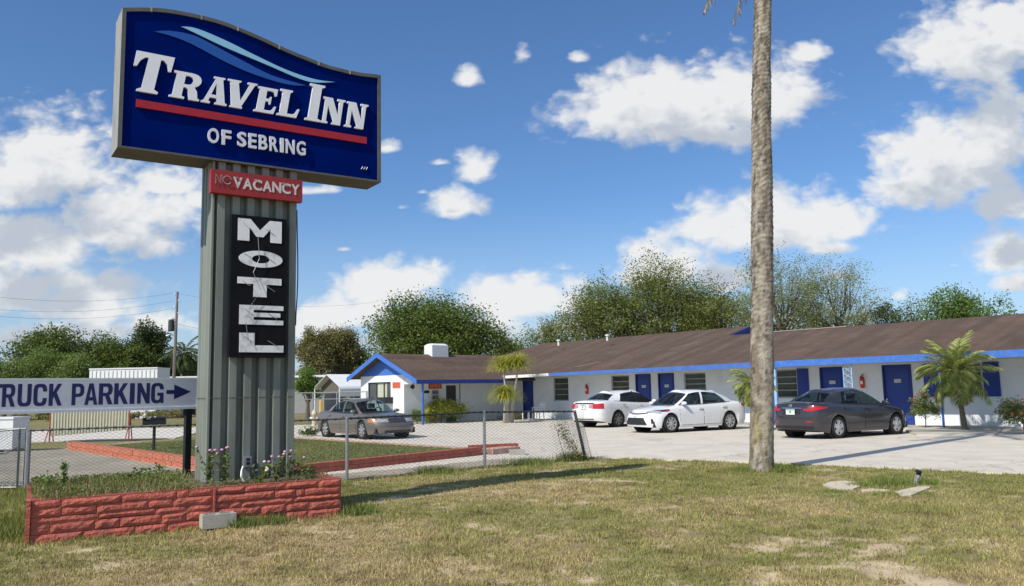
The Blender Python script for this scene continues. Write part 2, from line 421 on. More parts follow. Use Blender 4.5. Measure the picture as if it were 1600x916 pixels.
add_bump(GROUND_M, 25, .03)
g = link('ground', np_mesh('ground', np.c_[GX.ravel(), GY.ravel(), GZ], np.c_[k, k+1, k+nx+1, k+nx], GROUND_M, {'col': gcol}, smooth=True))
tag(g, 'dry patchy lawn and soil running out to the tree line', None, None, 'structure')

def sheet(name, poly, z, m, label, z1=None):
    bm = bmesh.new(); vs = [bm.verts.new((p[0], p[1], z)) for p in poly]
    f = bm.faces.new(vs); bmesh.ops.recalc_face_normals(bm, faces=[f])
    if f.normal.z < 0: f.normal_flip()
    r = bmesh.ops.extrude_face_region(bm, geom=[f])
    bmesh.ops.translate(bm, verts=[v for v in r['geom'] if isinstance(v, bmesh.types.BMVert)], vec=(0, 0, 0))
    for v in vs: v.co.z = z - .06
    bmesh.ops.triangulate(bm, faces=[q for q in bm.faces if len(q.verts) > 4])
    bmesh.ops.recalc_face_normals(bm, faces=bm.faces)
    me = bpy.data.meshes.new(name); bm.to_mesh(me); bm.free(); me.materials.append(m)
    return tag(link(name, me), label, None, None, 'structure')
LOT_M = mat('sun_bleached_concrete_paving', (.60, .545, .455), .9, var=.10, vscale=1.3, bump=.3, bscale=40, dirt=((.40, .365, .305), .45), dscale=.8)
# wandering edge between grass and paving
def wob(poly, amp=.12, step=.35, seed=1, skip=()):
    o = []; rr = random.Random(seed)
    for i, p in enumerate(poly):
        q = poly[(i+1) % len(poly)]; d = math.hypot(q[0]-p[0], q[1]-p[1])
        n = max(1, int(d/step)) if i not in skip else 1
        for j in range(n):
            a = rr.uniform(-amp, amp) if j else 0
            t = j/n; nxv, nyv = -(q[1]-p[1])/d, (q[0]-p[0])/d
            o.append((p[0]+(q[0]-p[0])*t+nxv*a, p[1]+(q[1]-p[1])*t+nyv*a))
    return o
def lot_wear(m):
    N, L = m.node_tree.nodes, m.node_tree.links; b = N['Principled BSDF']; src = b.inputs['Base Color'].links[0].from_socket
    tc = N.new('ShaderNodeTexCoord'); n = N.new('ShaderNodeTexNoise'); n.inputs['Scale'].default_value = .9; n.inputs['Detail'].default_value = 5; L.new(tc.outputs['Object'], n.inputs['Vector'])
    wp = N.new('ShaderNodeVectorMath'); wp.operation = 'MULTIPLY_ADD'; wp.inputs[1].default_value = (1.6, 1.6, 1.6); L.new(n.outputs['Color'], wp.inputs[0]); L.new(tc.outputs['Object'], wp.inputs[2])
    def mul(src, fac, lo, hi, a, c):
        r_ = N.new('ShaderNodeMapRange'); r_.inputs[1].default_value = lo; r_.inputs[2].default_value = hi; r_.inputs[3].default_value = a; r_.inputs[4].default_value = c; L.new(fac, r_.inputs[0])
        v = N.new('ShaderNodeVectorMath'); v.operation = 'SCALE'; L.new(src, v.inputs[0]); L.new(r_.outputs[0], v.inputs['Scale']); return v.outputs[0]
    for sc, w_ in ((.22, .006), (.5, .004)):                                    # cracks
        vo = N.new('ShaderNodeTexVoronoi'); vo.feature = 'DISTANCE_TO_EDGE'; vo.inputs['Scale'].default_value = sc; L.new(wp.outputs[0], vo.inputs['Vector']); src = mul(src, vo.outputs['Distance'], 0, w_, .62, 1.)
    for sc, lo, hi, c in ((.55, .60, .72, .80), (1.7, .66, .74, .62), (14, .62, .75, .84)):   # oil stains, patches, grit
        st = N.new('ShaderNodeTexNoise'); st.inputs['Scale'].default_value = sc; st.inputs['Detail'].default_value = 4; L.new(tc.outputs['Object'], st.inputs['Vector']); src = mul(src, st.outputs['Fac'], lo, hi, 1., c)
    L.new(src, b.inputs['Base Color'])
lot_wear(LOT_M)
sheet('parking_lot', wob(LOT, .07, .3, 2, skip=(0, 16, 17, 18, 19, 13, 14, 15)), .012, LOT_M, 'sun bleached concrete parking lot in front of the motel')
sheet('concrete_slab', SLAB, .022, mat('grey_tan_slab', (.30, .265, .20), .9, var=.2, vscale=.7, bump=.3, dirt=((.16, .15, .12), .7), dscale=.5), 'old grey concrete pad behind the chain link fence')
sheet('far_driveway', [(-70, 40), (-26, 31.5), (-13.5, 33.2), (-15.5, 44), (-70, 56)], .016, mat('far_paving', (.60, .555, .48), .9, var=.1, vscale=1), 'pale driveway crossing behind the ribbed panel')
LAWN_M = mat('border_lawn_turf', (.15, .165, .06), .95, var=.25, vscale=14, bump=.7, bscale=60, dirt=((.19, .165, .08), .6), dscale=2)
sheet('lawn', BORDER, .05, LAWN_M, 'rectangle of green lawn inside the red border')
sheet('dirt_strip', wob([(-4.9, 15.95), (-3.2, 15.75), (-1.0, 17.7), (1.1, 19.4), (.5, 19.6), (-.5, 19.6), (-2.5, 17.7), (-4.6, 16.3)], .1, .3, 5), .02, mat('sandy_dirt', (.34, .29, .22), .95, var=.25, vscale=8, bump=.5), 'sandy dirt strip along the foot of the fence')

# ------------------------------------------------------------------ motel
MOTEL_RZ = math.atan2(-.748, .664)
motel = empty('motel_building', (ORG[0], ORG[1], 0), MOTEL_RZ, 'long low white motel with brown shingle roof, blue fascia and blue doors', 'motel')
NF = np.array([.748, .664, 0])
def fac(px, py, s=0.):
    """facade coordinates (x along the wall, z) of a photo pixel, on the plane s metres behind the main wall"""
    p0 = np.array([*site(0, s), 0]); P = onplane(px, py, p0, NF)
    return -float((P[:2]-ORG) @ AX), float(P[2])
def fx(px, s=0.): return fac(px, 620., s)[0]

SHING = mat('brown_shingles', (.108, .068, .047), .9, var=.14, vscale=1.5, bump=.5, bscale=25, dirt=((.16, .125, .095), .4), dscale=.7)
def shingle_courses(m):
    N, L = m.node_tree.nodes, m.node_tree.links
    tc = N.new('ShaderNodeTexCoord'); br = N.new('ShaderNodeTexBrick')
    br.inputs['Scale'].default_value = 1.; br.inputs['Brick Width'].default_value = .32; br.inputs['Row Height'].default_value = .145; br.inputs['Mortar Size'].default_value = .012
    br.inputs['Color1'].default_value = (1, 1, 1, 1); br.inputs['Color2'].default_value = (.80, .80, .80, 1); br.inputs['Mortar'].default_value = (.6, .6, .6, 1)
    L.new(tc.outputs['Object'], br.inputs['Vector'])
    b = N['Principled BSDF']; src = b.inputs['Base Color'].links[0].from_socket
    mx = N.new('ShaderNodeMix'); mx.data_type = 'RGBA'; mx.blend_type = 'MULTIPLY'; mx.inputs[0].default_value = .8
    L.new(src, mx.inputs[6]); L.new(br.outputs['Color'], mx.inputs[7]); L.new(mx.outputs[2], b.inputs['Base Color'])
    bp = N.new('ShaderNodeBump'); bp.inputs['Distance'].default_value = .012; bp.inputs['Strength'].default_value = .7
    L.new(br.outputs['Fac'], bp.inputs['Height']); bp.invert = True; L.new(bp.outputs[0], b.inputs['Normal'])
shingle_courses(SHING)
def roof_streaks(m):
    N, L = m.node_tree.nodes, m.node_tree.links; b = N['Principled BSDF']; src = b.inputs['Base Color'].links[0].from_socket
    tc = N.new('ShaderNodeTexCoord'); mp = N.new('ShaderNodeMapping'); mp.inputs['Scale'].default_value = (1.1, .12, .12); L.new(tc.outputs['Object'], mp.inputs['Vector'])
    n = N.new('ShaderNodeTexNoise'); n.inputs['Scale'].default_value = 1.6; n.inputs['Detail'].default_value = 6; L.new(mp.outputs[0], n.inputs['Vector'])
    r_ = N.new('ShaderNodeMapRange'); r_.inputs[1].default_value = .35; r_.inputs[2].default_value = .68; r_.inputs[3].default_value = .82; r_.inputs[4].default_value = 1.22; L.new(n.outputs['Fac'], r_.inputs[0])
    v = N.new('ShaderNodeVectorMath'); v.operation = 'SCALE'; L.new(src, v.inputs[0]); L.new(r_.outputs[0], v.inputs['Scale']); L.new(v.outputs[0], b.inputs['Base Color'])
roof_streaks(SHING)

GREYFR = mat('weathered_window_frame', (.42, .43, .41), .6, var=.15)
WT = .20  # wall thickness
def wall_open(mb, x0, x1, z0, z1, ops, fy=0., axis='x'):
    """wall with real openings; front face at fy, body behind it"""
    xs = sorted({x0, x1, *[o[0] for o in ops], *[o[1] for o in ops]}); zs = sorted({z0, z1, *[o[2] for o in ops], *[o[3] for o in ops]})
    xs = [x for x in xs if x0 <= x <= x1]; zs = [z for z in zs if z0 <= z <= z1]
    for i in range(len(xs)-1):
        run = None
        for j in range(len(zs)-1):
            cx, cz = (xs[i]+xs[i+1])/2, (zs[j]+zs[j+1])/2
            hole = any(o[0] < cx < o[1] and o[2] < cz < o[3] for o in ops)
            if not hole:
                run = [zs[j], zs[j+1]] if run is None else [run[0], zs[j+1]]
            if hole or j == len(zs)-2:
                if run:
                    if axis == 'x': mb.box((xs[i], fy, run[0]), (xs[i+1], fy+WT, run[1]))
                    else: mb.box((fy-WT, xs[i], run[0]), (fy, xs[i+1], run[1]))
                run = None
TOP = 2.75
doors = [(817.6, 833.5), (994, 1018), (1029.4, 1054.5), (1283, 1320), (1381, 1427)]
wins = [(865, 888.5, 593, 626.7, 0, 0), (955.8, 983.8, 589, 623, 0, 0), (1069.7, 1104, 584, 618, 0, 0), (1209.7, 1247, 572, 622, 1, 1), (1471, 1537, 556, 620, 1, 2)]
ops = []; doorx = []; winx = []
for a, b in doors:
    x0, x1 = fx(a), fx(b); doorx.append((x0, x1)); ops.append((x0, x1, .02, 2.30))
for a, b, t, bt, sh_, sd_ in wins:
    x0, x1 = fx(a), fx(b); z0 = fac((a+b)/2, bt)[1]; z1 = 2.28
    z0 = max(.75, z0); winx.append((x0, x1, z0, z1, sd_)); ops.append((x0, x1, z0, z1))
XR, XL = 16.0, -28.1    # right end (past the frame), left end
mb = MB(); wall_open(mb, XL, XR, 0, 2.44, ops)
mb.box((XL, WT, 0), (XL+WT, 8, 2.3)); mb.box((XR-WT, WT, 0), (XR, 8, 2.3)); mb.box((XL, 8-WT, 0), (XR, 8, 2.3))
mb.build('wall', WHITE, motel)
# shallow plinth course of the block wall
DOORFR = mat('dark_blue_frame', (.010, .03, .17), .6)
BRASS = mat('door_brass', (.5, .42, .25), .35, metal=.9, var=0)
PLATE = mat('number_plate_card', (.45, .47, .48), .6, var=.1)
for i, (x0, x1) in enumerate(doorx):
    mb = MB(); mb.box((x0, .06, .02), (x1, .10, 2.30))
    for z0, z1 in ((.25, .95), (1.1, 2.1)):   # raised panels
        mb.box((x0+.15, .045, z0), (x1-.15, .06, z1))
    d = mb.build('door', DKBLUE, motel)
    mb = MB()
    for a, b_, c, e in ((x0, x0+.05, .02, 2.30), (x1-.05, x1, .02, 2.30), (x0+.05, x1-.05, 2.25, 2.30)): mb.box((a, -.02, c), (b_, .058, e))
    mb.build('door_frame', DOORFR, d)
    mb = MB(); mb.lathe([(.0, -.0), (.035, .01), (.035, .05), (.015, .06), (.015, .09)], (x0+.12, -.03, 1.0), 8, 'y'); mb.build('handle', BRASS, d)
    if i: MB().box(((x0+x1)/2-.13, .03, 1.62), ((x0+x1)/2+.13, .044, 1.76)).build('number_plate', PLATE, d)
def window(x0, x1, z0, z1, rows, cols, parent, fy=0., swap=None, frame=WMETAL, back=BLIND, sill=True, rowz=None, by=.16, gl=None):
    P = (lambda a, y, z: (a, fy+y, z)) if swap is None else (lambda a, y, z: (swap-y, a, z))
    def bx(mb, a, y0, z, b, y1, zz):
        p, q = P(a, y0, z), P(b, y1, zz); mb.box(tuple(map(min, p, q)), tuple(map(max, p, q)))
    mb = MB()
    bx(mb, x0, .05, z0, x0+.05, .12, z1); bx(mb, x1-.05, .05, z0, x1, .12, z1); bx(mb, x0+.05, .05, z0, x1-.05, .12, z0+.05); bx(mb, x0+.05, .05, z1-.05, x1-.05, .12, z1)
    w0, h0 = (x1-x0-.1), (z1-z0-.1)
    for r in range(1, rows): bx(mb, x0+.05, .06, z0+.05+h0*r/rows-.012, x1-.05, .11, z0+.05+h0*r/rows+.012)
    for c in range(1, cols):
        for r in range(rows): bx(mb, x0+.05+w0*c/cols-.02, .06, z0+.05+h0*r/rows+.02, x0+.05+w0*c/cols+.02, .11, z0+.05+h0*(r+1)/rows-.02)
    w = mb.build('window', frame, parent)
    for r in range(rows):
        for c in range(cols):
            mb = MB(); bx(mb, x0+.05+w0*c/cols+.02, .075, z0+.05+h0*r/rows+.02, x0+.05+w0*(c+1)/cols-.02, .085, z0+.05+h0*(r+1)/rows-.02); mb.build('pane', gl or WGLASS, w)
    mb = MB(); bx(mb, x0, by, z0, x1, by+.03, z1); mb.build('blind', back, w)
    if sill: mb = MB(); bx(mb, x0-.04, -.05, z0-.06, x1+.04, .05, z0-.003); mb.build('sill', WHITE, w)
    return w
for (x0, x1, z0, z1, sd_) in winx:
    window(x0, x1, z0, z1, 4, 1, motel, frame=GREYFR)
def shutter(x0, x1, z0, z1):
    mb = MB(); mb.box((x0, -.05, z0), (x1, -.003, z1))
    n = int((z1-z0-.12)/.09)
    for i in range(n): mb.box((x0+.05, -.065, z0+.06+i*.09), (x1-.05, -.05, z0+.11+i*.09))
    mb.build('shutter', DKBLUE, motel)
w4, w5 = winx[3], winx[4]
shutter(fx(1248), fx(1265.5), w4[2], w4[3])
shutter(fx(1446), fx(1470), w5[2], w5[3]); shutter(fx(1539), fx(1565), w5[2], w5[3])

# main roofs: (x range, eave y, eave z, ridge y, ridge z)
def roof_slab(mb, x0, x1, ye, ze0, ze1, yr, zr0, zr1, t=.10):
    v = [(x0, ye, ze0), (x1, ye, ze1), (x1, yr, zr1), (x0, yr, zr0)]; lo = [(a, b, c-t) for a, b, c in v]
    mb.add(v+lo, [(0,1,2,3),(7,6,5,4),(0,4,5,1),(1,5,6,2),(2,6,7,3),(3,7,4,0)])
YE, YR = -2.0, 4.0
YR2 = 6.1           # the left hand part is deeper, so its ridge is higher and farther back
XS = -11.7          # where the two roofs meet
def eave_z(x): return float(np.interp(x, [-29.6, XS, 16.5], [2.36, 2.57, 2.66]))
mb = MB(); roof_slab(mb, XS, XR+.5, YE, eave_z(XS), 2.66, YR, 4.17, 4.19); roof_slab(mb, XS, XR+.5, 10, 2.58, 2.66, YR, 4.17, 4.19)
r1 = mb.build('roof', SHING, motel); r1['label'] = 'lower right hand section of the brown roof'
XH = -27.6
RZ0, RZ1 = 2.57+(4.17-2.57)*(YR2-YE)/(YR-YE), 4.68
mb = MB()
v = [(XS, YE, eave_z(XS)), (XS, YR2, RZ0), (XH, YR2, RZ1), (-30.2, YE, 2.355)]
mb.add(v+[(a, b, c-.10) for a, b, c in v], [(0,1,2,3),(7,6,5,4),(0,4,5,1),(1,5,6,2),(2,6,7,3),(3,7,4,0)])
v = [(XS, 14, 2.5), (XS, YR2, RZ0), (XH, YR2, RZ1), (-30.2, 14, 2.36)]
mb.add(v+[(a, b, c-.10) for a, b, c in v], [(0,1,2,3),(7,6,5,4),(0,4,5,1),(1,5,6,2),(2,6,7,3),(3,7,4,0)])
v = [(-30.2, YE, 2.355), (XH, YR2, RZ1), (-30.2, 14, 2.36)]
mb.add(v+[(a, b, c-.10) for a, b, c in v], [(0,1,2),(5,4,3),(0,3,4,1),(1,4,5,2),(2,5,3,0)])
mb.build('roof', SHING, motel)['label'] = 'higher left hand section of the brown roof with hipped end'
RIDGE = mat('ridge_flashing', (.26, .21, .17), .8, var=.2)
mb = MB(); mb.prism([(YR-.14, 4.155), (YR, 4.20), (YR+.14, 4.155), (YR, 4.21)], fx(1207, YR), fx(1332, YR), 'yz'); mb.build('ridge_flashing', RIDGE, motel)
# patches of worn tar on the roof
PATCH = mat('worn_roof_patch', (.20, .155, .125), .9, var=.2)
def on_left_roof(x, f, up=.012):
    k = (x-XS)/(-30.2-XS) if f < .5 else (x-XS)/(XH-XS)
    return (x, YE+(YR2-YE)*f, 2.57+(RZ0-2.57)*f - .15*k + up)
for (xa, fa, xb, fb, w) in ((-16.6, .40, -15.2, .58, .12), (-13.6, .44, -12.8, .60, .1), (-17.6, .12, -16.4, .22, .16), (-15.0, .80, -14.5, .90, .2)):
    p, q = on_left_roof(xa, fa), on_left_roof(xb, fb)
    MB().add([p, (p[0]+w, *p[1:]), (q[0]+w, *q[1:]), q, *[(a, b, c-.02) for a, b, c in (p, (p[0]+w, *p[1:]), (q[0]+w, *q[1:]), q)]],
             [(0,1,2,3),(7,6,5,4),(0,4,5,1),(1,5,6,2),(2,6,7,3),(3,7,4,0)]).build('roof_patch', PATCH, motel)
p = (2.6, YE+3.2, 2.64+1.55*3.2/6+.005)
MB().box((p[0], p[1], p[2]), (p[0]+.75, p[1]+.1, p[2]+.03)).build('roof_patch', PATCH, motel)
# blue gable end where the higher roof stops, above the ridge of the lower one
mb = MB(); mb.prism([(YR-.6, 3.95), (YR2, RZ0-.13), (YR2+3.2, 3.6), (YR2+3.2, 3.2), (YR-.6, 3.2)], XS+.02, XS+.06, 'yz')
mb.build('gable_panel', DKBLUE, motel)
mb = MB(); mb.prism([(YR-.1, 4.13), (YR2, RZ0+.03), (YR2, RZ0-.12), (YR-.1, 3.98)], XS+.061, XS+.12, 'yz'); mb.build('rake_board', DKBLUE, motel)
# fascias
def slant_box(mb, x0, x1, y0, y1, za0, za1, h0, h1):
    v = [(x0,y0,za0),(x1,y0,za1),(x1,y1,za1),(x0,y1,za0),(x0,y0,za0+h0),(x1,y0,za1+h1),(x1,y1,za1+h1),(x0,y1,za0+h0)]
    mb.add(v, [(0,3,2,1),(4,5,6,7),(0,1,5,4),(1,2,6,5),(2,3,7,6),(3,0,4,7)])
xw = fx(859, -2.); xm = fx(1190, -2.)
mb = MB(); slant_box(mb, xm, XR+.5, YE-.055, YE-.003, eave_z(xm)-.25, 2.40, .235, .245); mb.build('fascia', BLUE, motel)['label'] = 'bright blue fascia board of the right hand roof'
mb = MB(); slant_box(mb, xw, xm-.004, YE-.055, YE-.003, eave_z(xw)-.17, eave_z(xm)-.235, .155, .22); mb.build('fascia', mat('chalky_blue_paint', (.055, .135, .40), .7, var=.15, vscale=2), motel)
mb = MB(); slant_box(mb, -24.5, xw-.004, YE-.055, YE-.003, eave_z(-24.5)-.16, eave_z(xw)-.165, .145, .15); mb.build('fascia', WMETAL, motel)['label'] = 'short white unpainted fascia board'
# soffit boards under the walkway roof
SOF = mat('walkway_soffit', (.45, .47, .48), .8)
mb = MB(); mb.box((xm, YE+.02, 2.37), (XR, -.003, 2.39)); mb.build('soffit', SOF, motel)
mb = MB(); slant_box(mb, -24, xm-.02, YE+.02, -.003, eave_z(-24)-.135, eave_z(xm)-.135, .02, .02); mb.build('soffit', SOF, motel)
# roof posts
def post(x, y, h, m, w=.10, name='roof_post', parent=motel):
    mb = MB(); mb.box((x-w/2, y-w/2, 0), (x+w/2, y+w/2, h)); return mb.build(name, m, parent)
xp = fx(1327, -1.9)
mb = MB()                                        # ornamental lattice post, pale blue
for dx in (-.16, .16): mb.box((xp+dx-.018, -1.92, 0), (xp+dx+.018, -1.88, 2.33))
for i in range(9):
    z = .2 + i*.23
    a, b_ = (xp-.15, -1.9, z), (xp+.15, -1.9, z+.2)
    mb.tube([a, b_], .014, 4); mb.tube([(xp+.15, -1.9, z), (xp-.15, -1.9, z+.2)], .013, 4)
mb.build('lattice_post', PALEBLUE, motel)
post(fx(1213, -1.9), -1.9, 2.33, PALEBLUE, .11)
MB().box((fx(1204, -1.9)-.05, -1.83, 0), (fx(1208, -1.9)+.1, -1.7, 2.33)).build('roof_post', DKBLUE, motel)
post(fx(1471, -1.9), -1.9, 2.33, BLUE, .06)
# walkway
mb = MB(); mb.box((-24, -2.05, 0), (XR, -.003, .045)); mb.build('walkway', CONC, motel)
# roof vents
for px, py, s in ((875, 536, 3.2), (952, 531, 3.3)):
    x = fx(px, s); z = on_left_roof(x, (s+2)/6.)[2]
    MB().lathe([(.06, z-.1), (.06, z+.16), (.11, z+.17), (.11, z+.24), (.02, z+.27)], (x, s, 0), 8).build('vent_pipe', WMETAL, motel)

# ---- office wing
OX = -23.7; OYG = -7.5
def fac2(px, py):
    """on the office front wall (x = OX): (y, z)"""
    p0 = np.array([*site(-OX, 0), 0]); n = np.array([AX[0], AX[1], 0]); P = onplane(px, py, p0, n)
    return float((P[:2]-ORG) @ BX), float(P[2])
def fac3(px, py):
    p0 = np.array([*site(0, OYG), 0]); P = onplane(px, py, p0, NF); return -float((P[:2]-ORG) @ AX), float(P[2])
mb = MB()
gw = (fac3(575, 620)[0], fac3(610.5, 620)[0], fac3(592, 625)[1], fac3(592, 597.5)[1])
wall_open(mb, OX-4.25, OX, 0, 2.55, [gw], OYG)
yd0, yd1 = fac2(695.5, 620)[0], fac2(714, 620)[0]
wall_open(mb, OYG+WT, -.003, 0, 2.55, [(yd0, yd1, .02, 2.02)], OX, 'y')
mb.box((OX-4.25, OYG+WT, 0), (OX-4.05, 1, 2.5))
mb.build('wall', WHITE, motel)['label'] = 'office wing walls, gable end in full sun'
ORX, ORZ = OX-1.7, 3.72
EF, ZF, EB, ZB = OX+1.95, 2.24, OX-4.75, 2.50
YG0, YG1 = OYG-.55, 2.2
def ofroof(mb, x0, z0, x1, z1):
    v = [(x0, YG0, z0), (x1, YG0, z1), (x1, YG1, z1), (x0, YG1, z0)]
    mb.add(v+[(a, b, c-.09) for a, b, c in v], [(0,1,2,3),(7,6,5,4),(0,4,5,1),(1,5,6,2),(2,6,7,3),(3,7,4,0)])
mb = MB(); ofroof(mb, ORX, ORZ, EF, ZF); ofroof(mb, ORX, ORZ, EB, ZB); mb.build('roof', SHING, motel)['label'] = 'gabled brown roof of the office wing'
mb = MB(); h = .24
mb.prism([(EF+.02, ZF+.02), (ORX, ORZ+.03), (EB-.02, ZB+.02), (EB-.02, ZB+.02-h), (ORX, ORZ+.03-h), (EF+.02, ZF+.02-h)], YG0-.05, YG0-.003, 'xz')
mb.build('rake_board', BLUE, motel)
mb = MB(); mb.prism([(OX, 2.553), (OX, 2.93), (ORX, 3.61), (OX-4.25, 2.63), (OX-4.25, 2.553)], OYG+.02, OYG+.08, 'xz'); mb.build('gable_panel', BLUE, motel)
mb = MB(); mb.prism([(OX+.003, 2.05), (OX+.003, 2.90), (EF-.1, 2.16), (EF-.1, 2.05)], OYG+.02, OYG+.08, 'xz'); mb.build('porch_gable', WHITE, motel)
mb = MB(); mb.box((EF-.02, YG0, ZF-.20), (EF+.03, YE-.2, ZF-.01)); mb.build('fascia', DKBLUE, motel)
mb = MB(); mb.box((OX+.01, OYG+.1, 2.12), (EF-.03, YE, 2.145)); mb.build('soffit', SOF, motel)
post(EF-.15, OYG-.1, 2.12, BLUE, .085)
GREYCUR = mat('grey_curtain', (.13, .14, .16), .8, var=.2, vscale=4, stretch=(10, 10, .3))
w = window(gw[0], gw[1], gw[2], gw[3], 1, 3, motel, OYG, None, DKSTEEL, CURTAIN, False, by=.125, gl=glass('clear_window_glass', (.95, .96, .94), .90))
for a, b_ in ((gw[0]+.05, gw[0]+.30*(gw[1]-gw[0])), (gw[1]-.22*(gw[1]-gw[0]), gw[1]-.05)):
    MB().box((a, OYG+.098, gw[2]+.05), (b_, OYG+.112, gw[3]-.05)).build('dark_curtain', GREYCUR, w)
mb = MB(); mb.box((OX-.1, yd0, .02), (OX-.06, yd1, 2.02))
d = mb.build('door', mat('dark_screen_door', (.03, .032, .034), .5, var=.3), motel); d['label'] = 'dark screen door of the office'
mb = MB()
for a, b_, c, e in ((yd0, yd0+.05, .02, 2.02), (yd1-.05, yd1, .02, 2.02), (yd0+.05, yd1-.05, 1.97, 2.02)): mb.box((OX-.058, a, c), (OX+.02, b_, e))
mb.build('door_frame', WMETAL, d)
MB().box((OX-.055, yd1-.2, .95), (OX+.0, yd1-.12, 1.1)).build('handle', GALV, d)
y = fac2(718, 620)[0]; MB().tube([(OX+.04, y, .1), (OX+.04, y, 2.12)], .03, 6).build('downpipe', GALV, motel)
# white roof cupola
mbx = fac3(665, 555)[0]
P0 = np.array([*site(-ORX, 0), 0]); n = np.array([AX[0], AX[1], 0])
def ridge_y(px, py):
    P = onplane(px, py, P0, n); return float((P[:2]-ORG) @ BX), float(P[2])
ya, yb = ridge_y(669, 545)[0], ridge_y(694, 545)[0]; zt = ridge_y(682, 537.5)[1]
mb = MB(); hw = .38
b0 = [(ORX-hw, ya, 3.3), (ORX+hw, ya, 3.3), (ORX+hw, yb, 3.3), (ORX-hw, yb, 3.3)]
b1 = [(a, b, zt-.10) for a, b, c in b0]; c = .14
b2 = [(ORX-hw+c, ya+c, zt), (ORX+hw-c, ya+c, zt), (ORX+hw-c, yb-c, zt), (ORX-hw+c, yb-c, zt)]
mb.add(b0+b1+b2, [(3,2,1,0)]+[(i, (i+1) % 4, 4+(i+1) % 4, 4+i) for i in range(4)]+[(4+i, 4+(i+1) % 4, 8+(i+1) % 4, 8+i) for i in range(4)]+[(8,9,10,11)])
mb.build('roof_cupola', WMETAL, motel)

# ---- letters
_gl = {}
def glyph(ch, off=0.):
    key = (ch, off)
    if key not in _gl:
        cu = bpy.data.curves.new('letter', 'FONT'); cu.body = ch; cu.extrude = .05; cu.offset = off; cu.resolution_u = 4
        o = bpy.data.objects.new('letter', cu); COL.objects.link(o); bpy.context.view_layer.update()
        me = bpy.data.meshes.new_from_object(o.evaluated_get(bpy.context.evaluated_depsgraph_get()))
        V = np.array([v.co[:] for v in me.vertices]); Fs = [tuple(p.vertices) for p in me.polygons]
        bpy.data.objects.remove(o); bpy.data.curves.remove(cu); bpy.data.meshes.remove(me)
        _gl[key] = (V, Fs)
    return _gl[key]
def outline(poly, holes=()):
    key = (tuple(poly), tuple(map(tuple, holes)))
    if key not in _gl:
        cu = bpy.data.curves.new('letter', 'CURVE'); cu.dimensions = '2D'; cu.fill_mode = 'BOTH'; cu.extrude = .05
        for pl in (poly, *holes):
            sp = cu.splines.new('POLY'); sp.points.add(len(pl)-1); sp.use_cyclic_u = True
            for i, (a, b) in enumerate(pl): sp.points[i].co = (a, b, 0, 1)
        o = bpy.data.objects.new('letter', cu); COL.objects.link(o); bpy.context.view_layer.update()
        me = bpy.data.meshes.new_from_object(o.evaluated_get(bpy.context.evaluated_depsgraph_get()))
        V = np.array([v.co[:] for v in me.vertices]); Fs = [tuple(p.vertices) for p in me.polygons]
        bpy.data.objects.remove(o); bpy.data.curves.remove(cu); bpy.data.meshes.remove(me)
        _gl[key] = (V, Fs)
    return _gl[key]
def put_letter(name, gl, x0, x1, z0, z1, y0, y1, m, parent, place=None):
    """fit a glyph into the box x0..x1, z0..z1 between depths y0 (front) and y1"""
    V, Fs = gl; lo, hi = V.min(0), V.max(0); W = (V-lo)/np.maximum(hi-lo, 1e-9)
    X = x0+W[:, 0]*(x1-x0); Z = z0+W[:, 1]*(z1-z0); Y = y1+W[:, 2]*(y0-y1)
    pts = list(zip(X, Y, Z))
    if place: pts = [place(*p) for p in pts]
    me = bpy.data.meshes.new(name); me.from_pydata([tuple(map(float, p)) for p in pts], [], Fs); me.materials.append(m)
    bm = bmesh.new(); bm.from_mesh(me); bmesh.ops.remove_doubles(bm, verts=bm.verts, dist=1e-5); bmesh.ops.recalc_face_normals(bm, faces=bm.faces); bm.to_mesh(me); bm.free()
    return link(name, me, parent)
ADV = dict(I=.38, M=1.12, N=.98, W=1.25, T=.88, L=.80, E=.85, F=.8, C=.98, G=1.0, A=.98, Y=.92, V=.95)
def word(s, x0, x1, z0, z1, y0, y1, m, parent, off=.02, gap=.12, space=.5, place=None, name='letter'):
    ws = [ADV.get(c, .92) if c != ' ' else space for c in s]; tot = sum(ws)+gap*(len(s)-1); k = (x1-x0)/tot; x = x0
    for c, w_ in zip(s, ws):
        if c != ' ': put_letter(name, glyph(c, off), x, x+w_*k, z0, z1, y0, y1, m, parent, place)
        x += (w_+gap)*k

# signs on the office walls
def world_of(x, y, z=0): return (ORG[0]-x*AX[0]+y*BX[0], ORG[1]-x*AX[1]+y*BX[1], z)
y0, z1 = fac2(669.5, 599); y1, z0 = fac2(689.5, 606.5); z0 = min(z0, z1-.3)
os_ = empty('office_sign', world_of(OX+.03, (y0+y1)/2, (z0+z1)/2), MOTEL_RZ+math.pi/2, 'red orange office sign above the notices beside the screen door', 'sign')
hw, hh = (y1-y0)/2, (z1-z0)/2
MB().box((-hw, -.01, -hh), (hw, .025, hh)).build('sign_panel', mat('red_orange_panel', (.36, .055, .025), .6, var=.1), os_)
word('OFFICE', -hw*.82, hw*.82, -hh*.55, hh*.55, -.022, -.0105, REDORANGE, os_)
x0, z1 = fac3(614.5, 598); x1, z0 = fac3(625.5, 605.5)
gs = empty('wall_sign', world_of((x0+x1)/2, OYG-.03, (z0+z1)/2), MOTEL_RZ, 'small orange sign on the sunlit gable wall right of the window', 'sign')
hw, hh = (x1-x0)/2, (z1-z0)/2
MB().box((-hw, -.01, -hh), (hw, .025, hh)).build('sign_panel', ORANGE, gs)
MB().box((-hw-.02, -.004, -hh-.02), (hw+.02, .02, hh+.02)).build('sign_frame', REDORANGE, gs)
y0, z1 = fac2(674, 609); y1, z0 = fac2(685.5, 624)
nb = empty('notice_board', world_of(OX+.02, (y0+y1)/2, (z0+z1)/2), MOTEL_RZ+math.pi/2, 'two small dark notices under the office sign', 'notice')
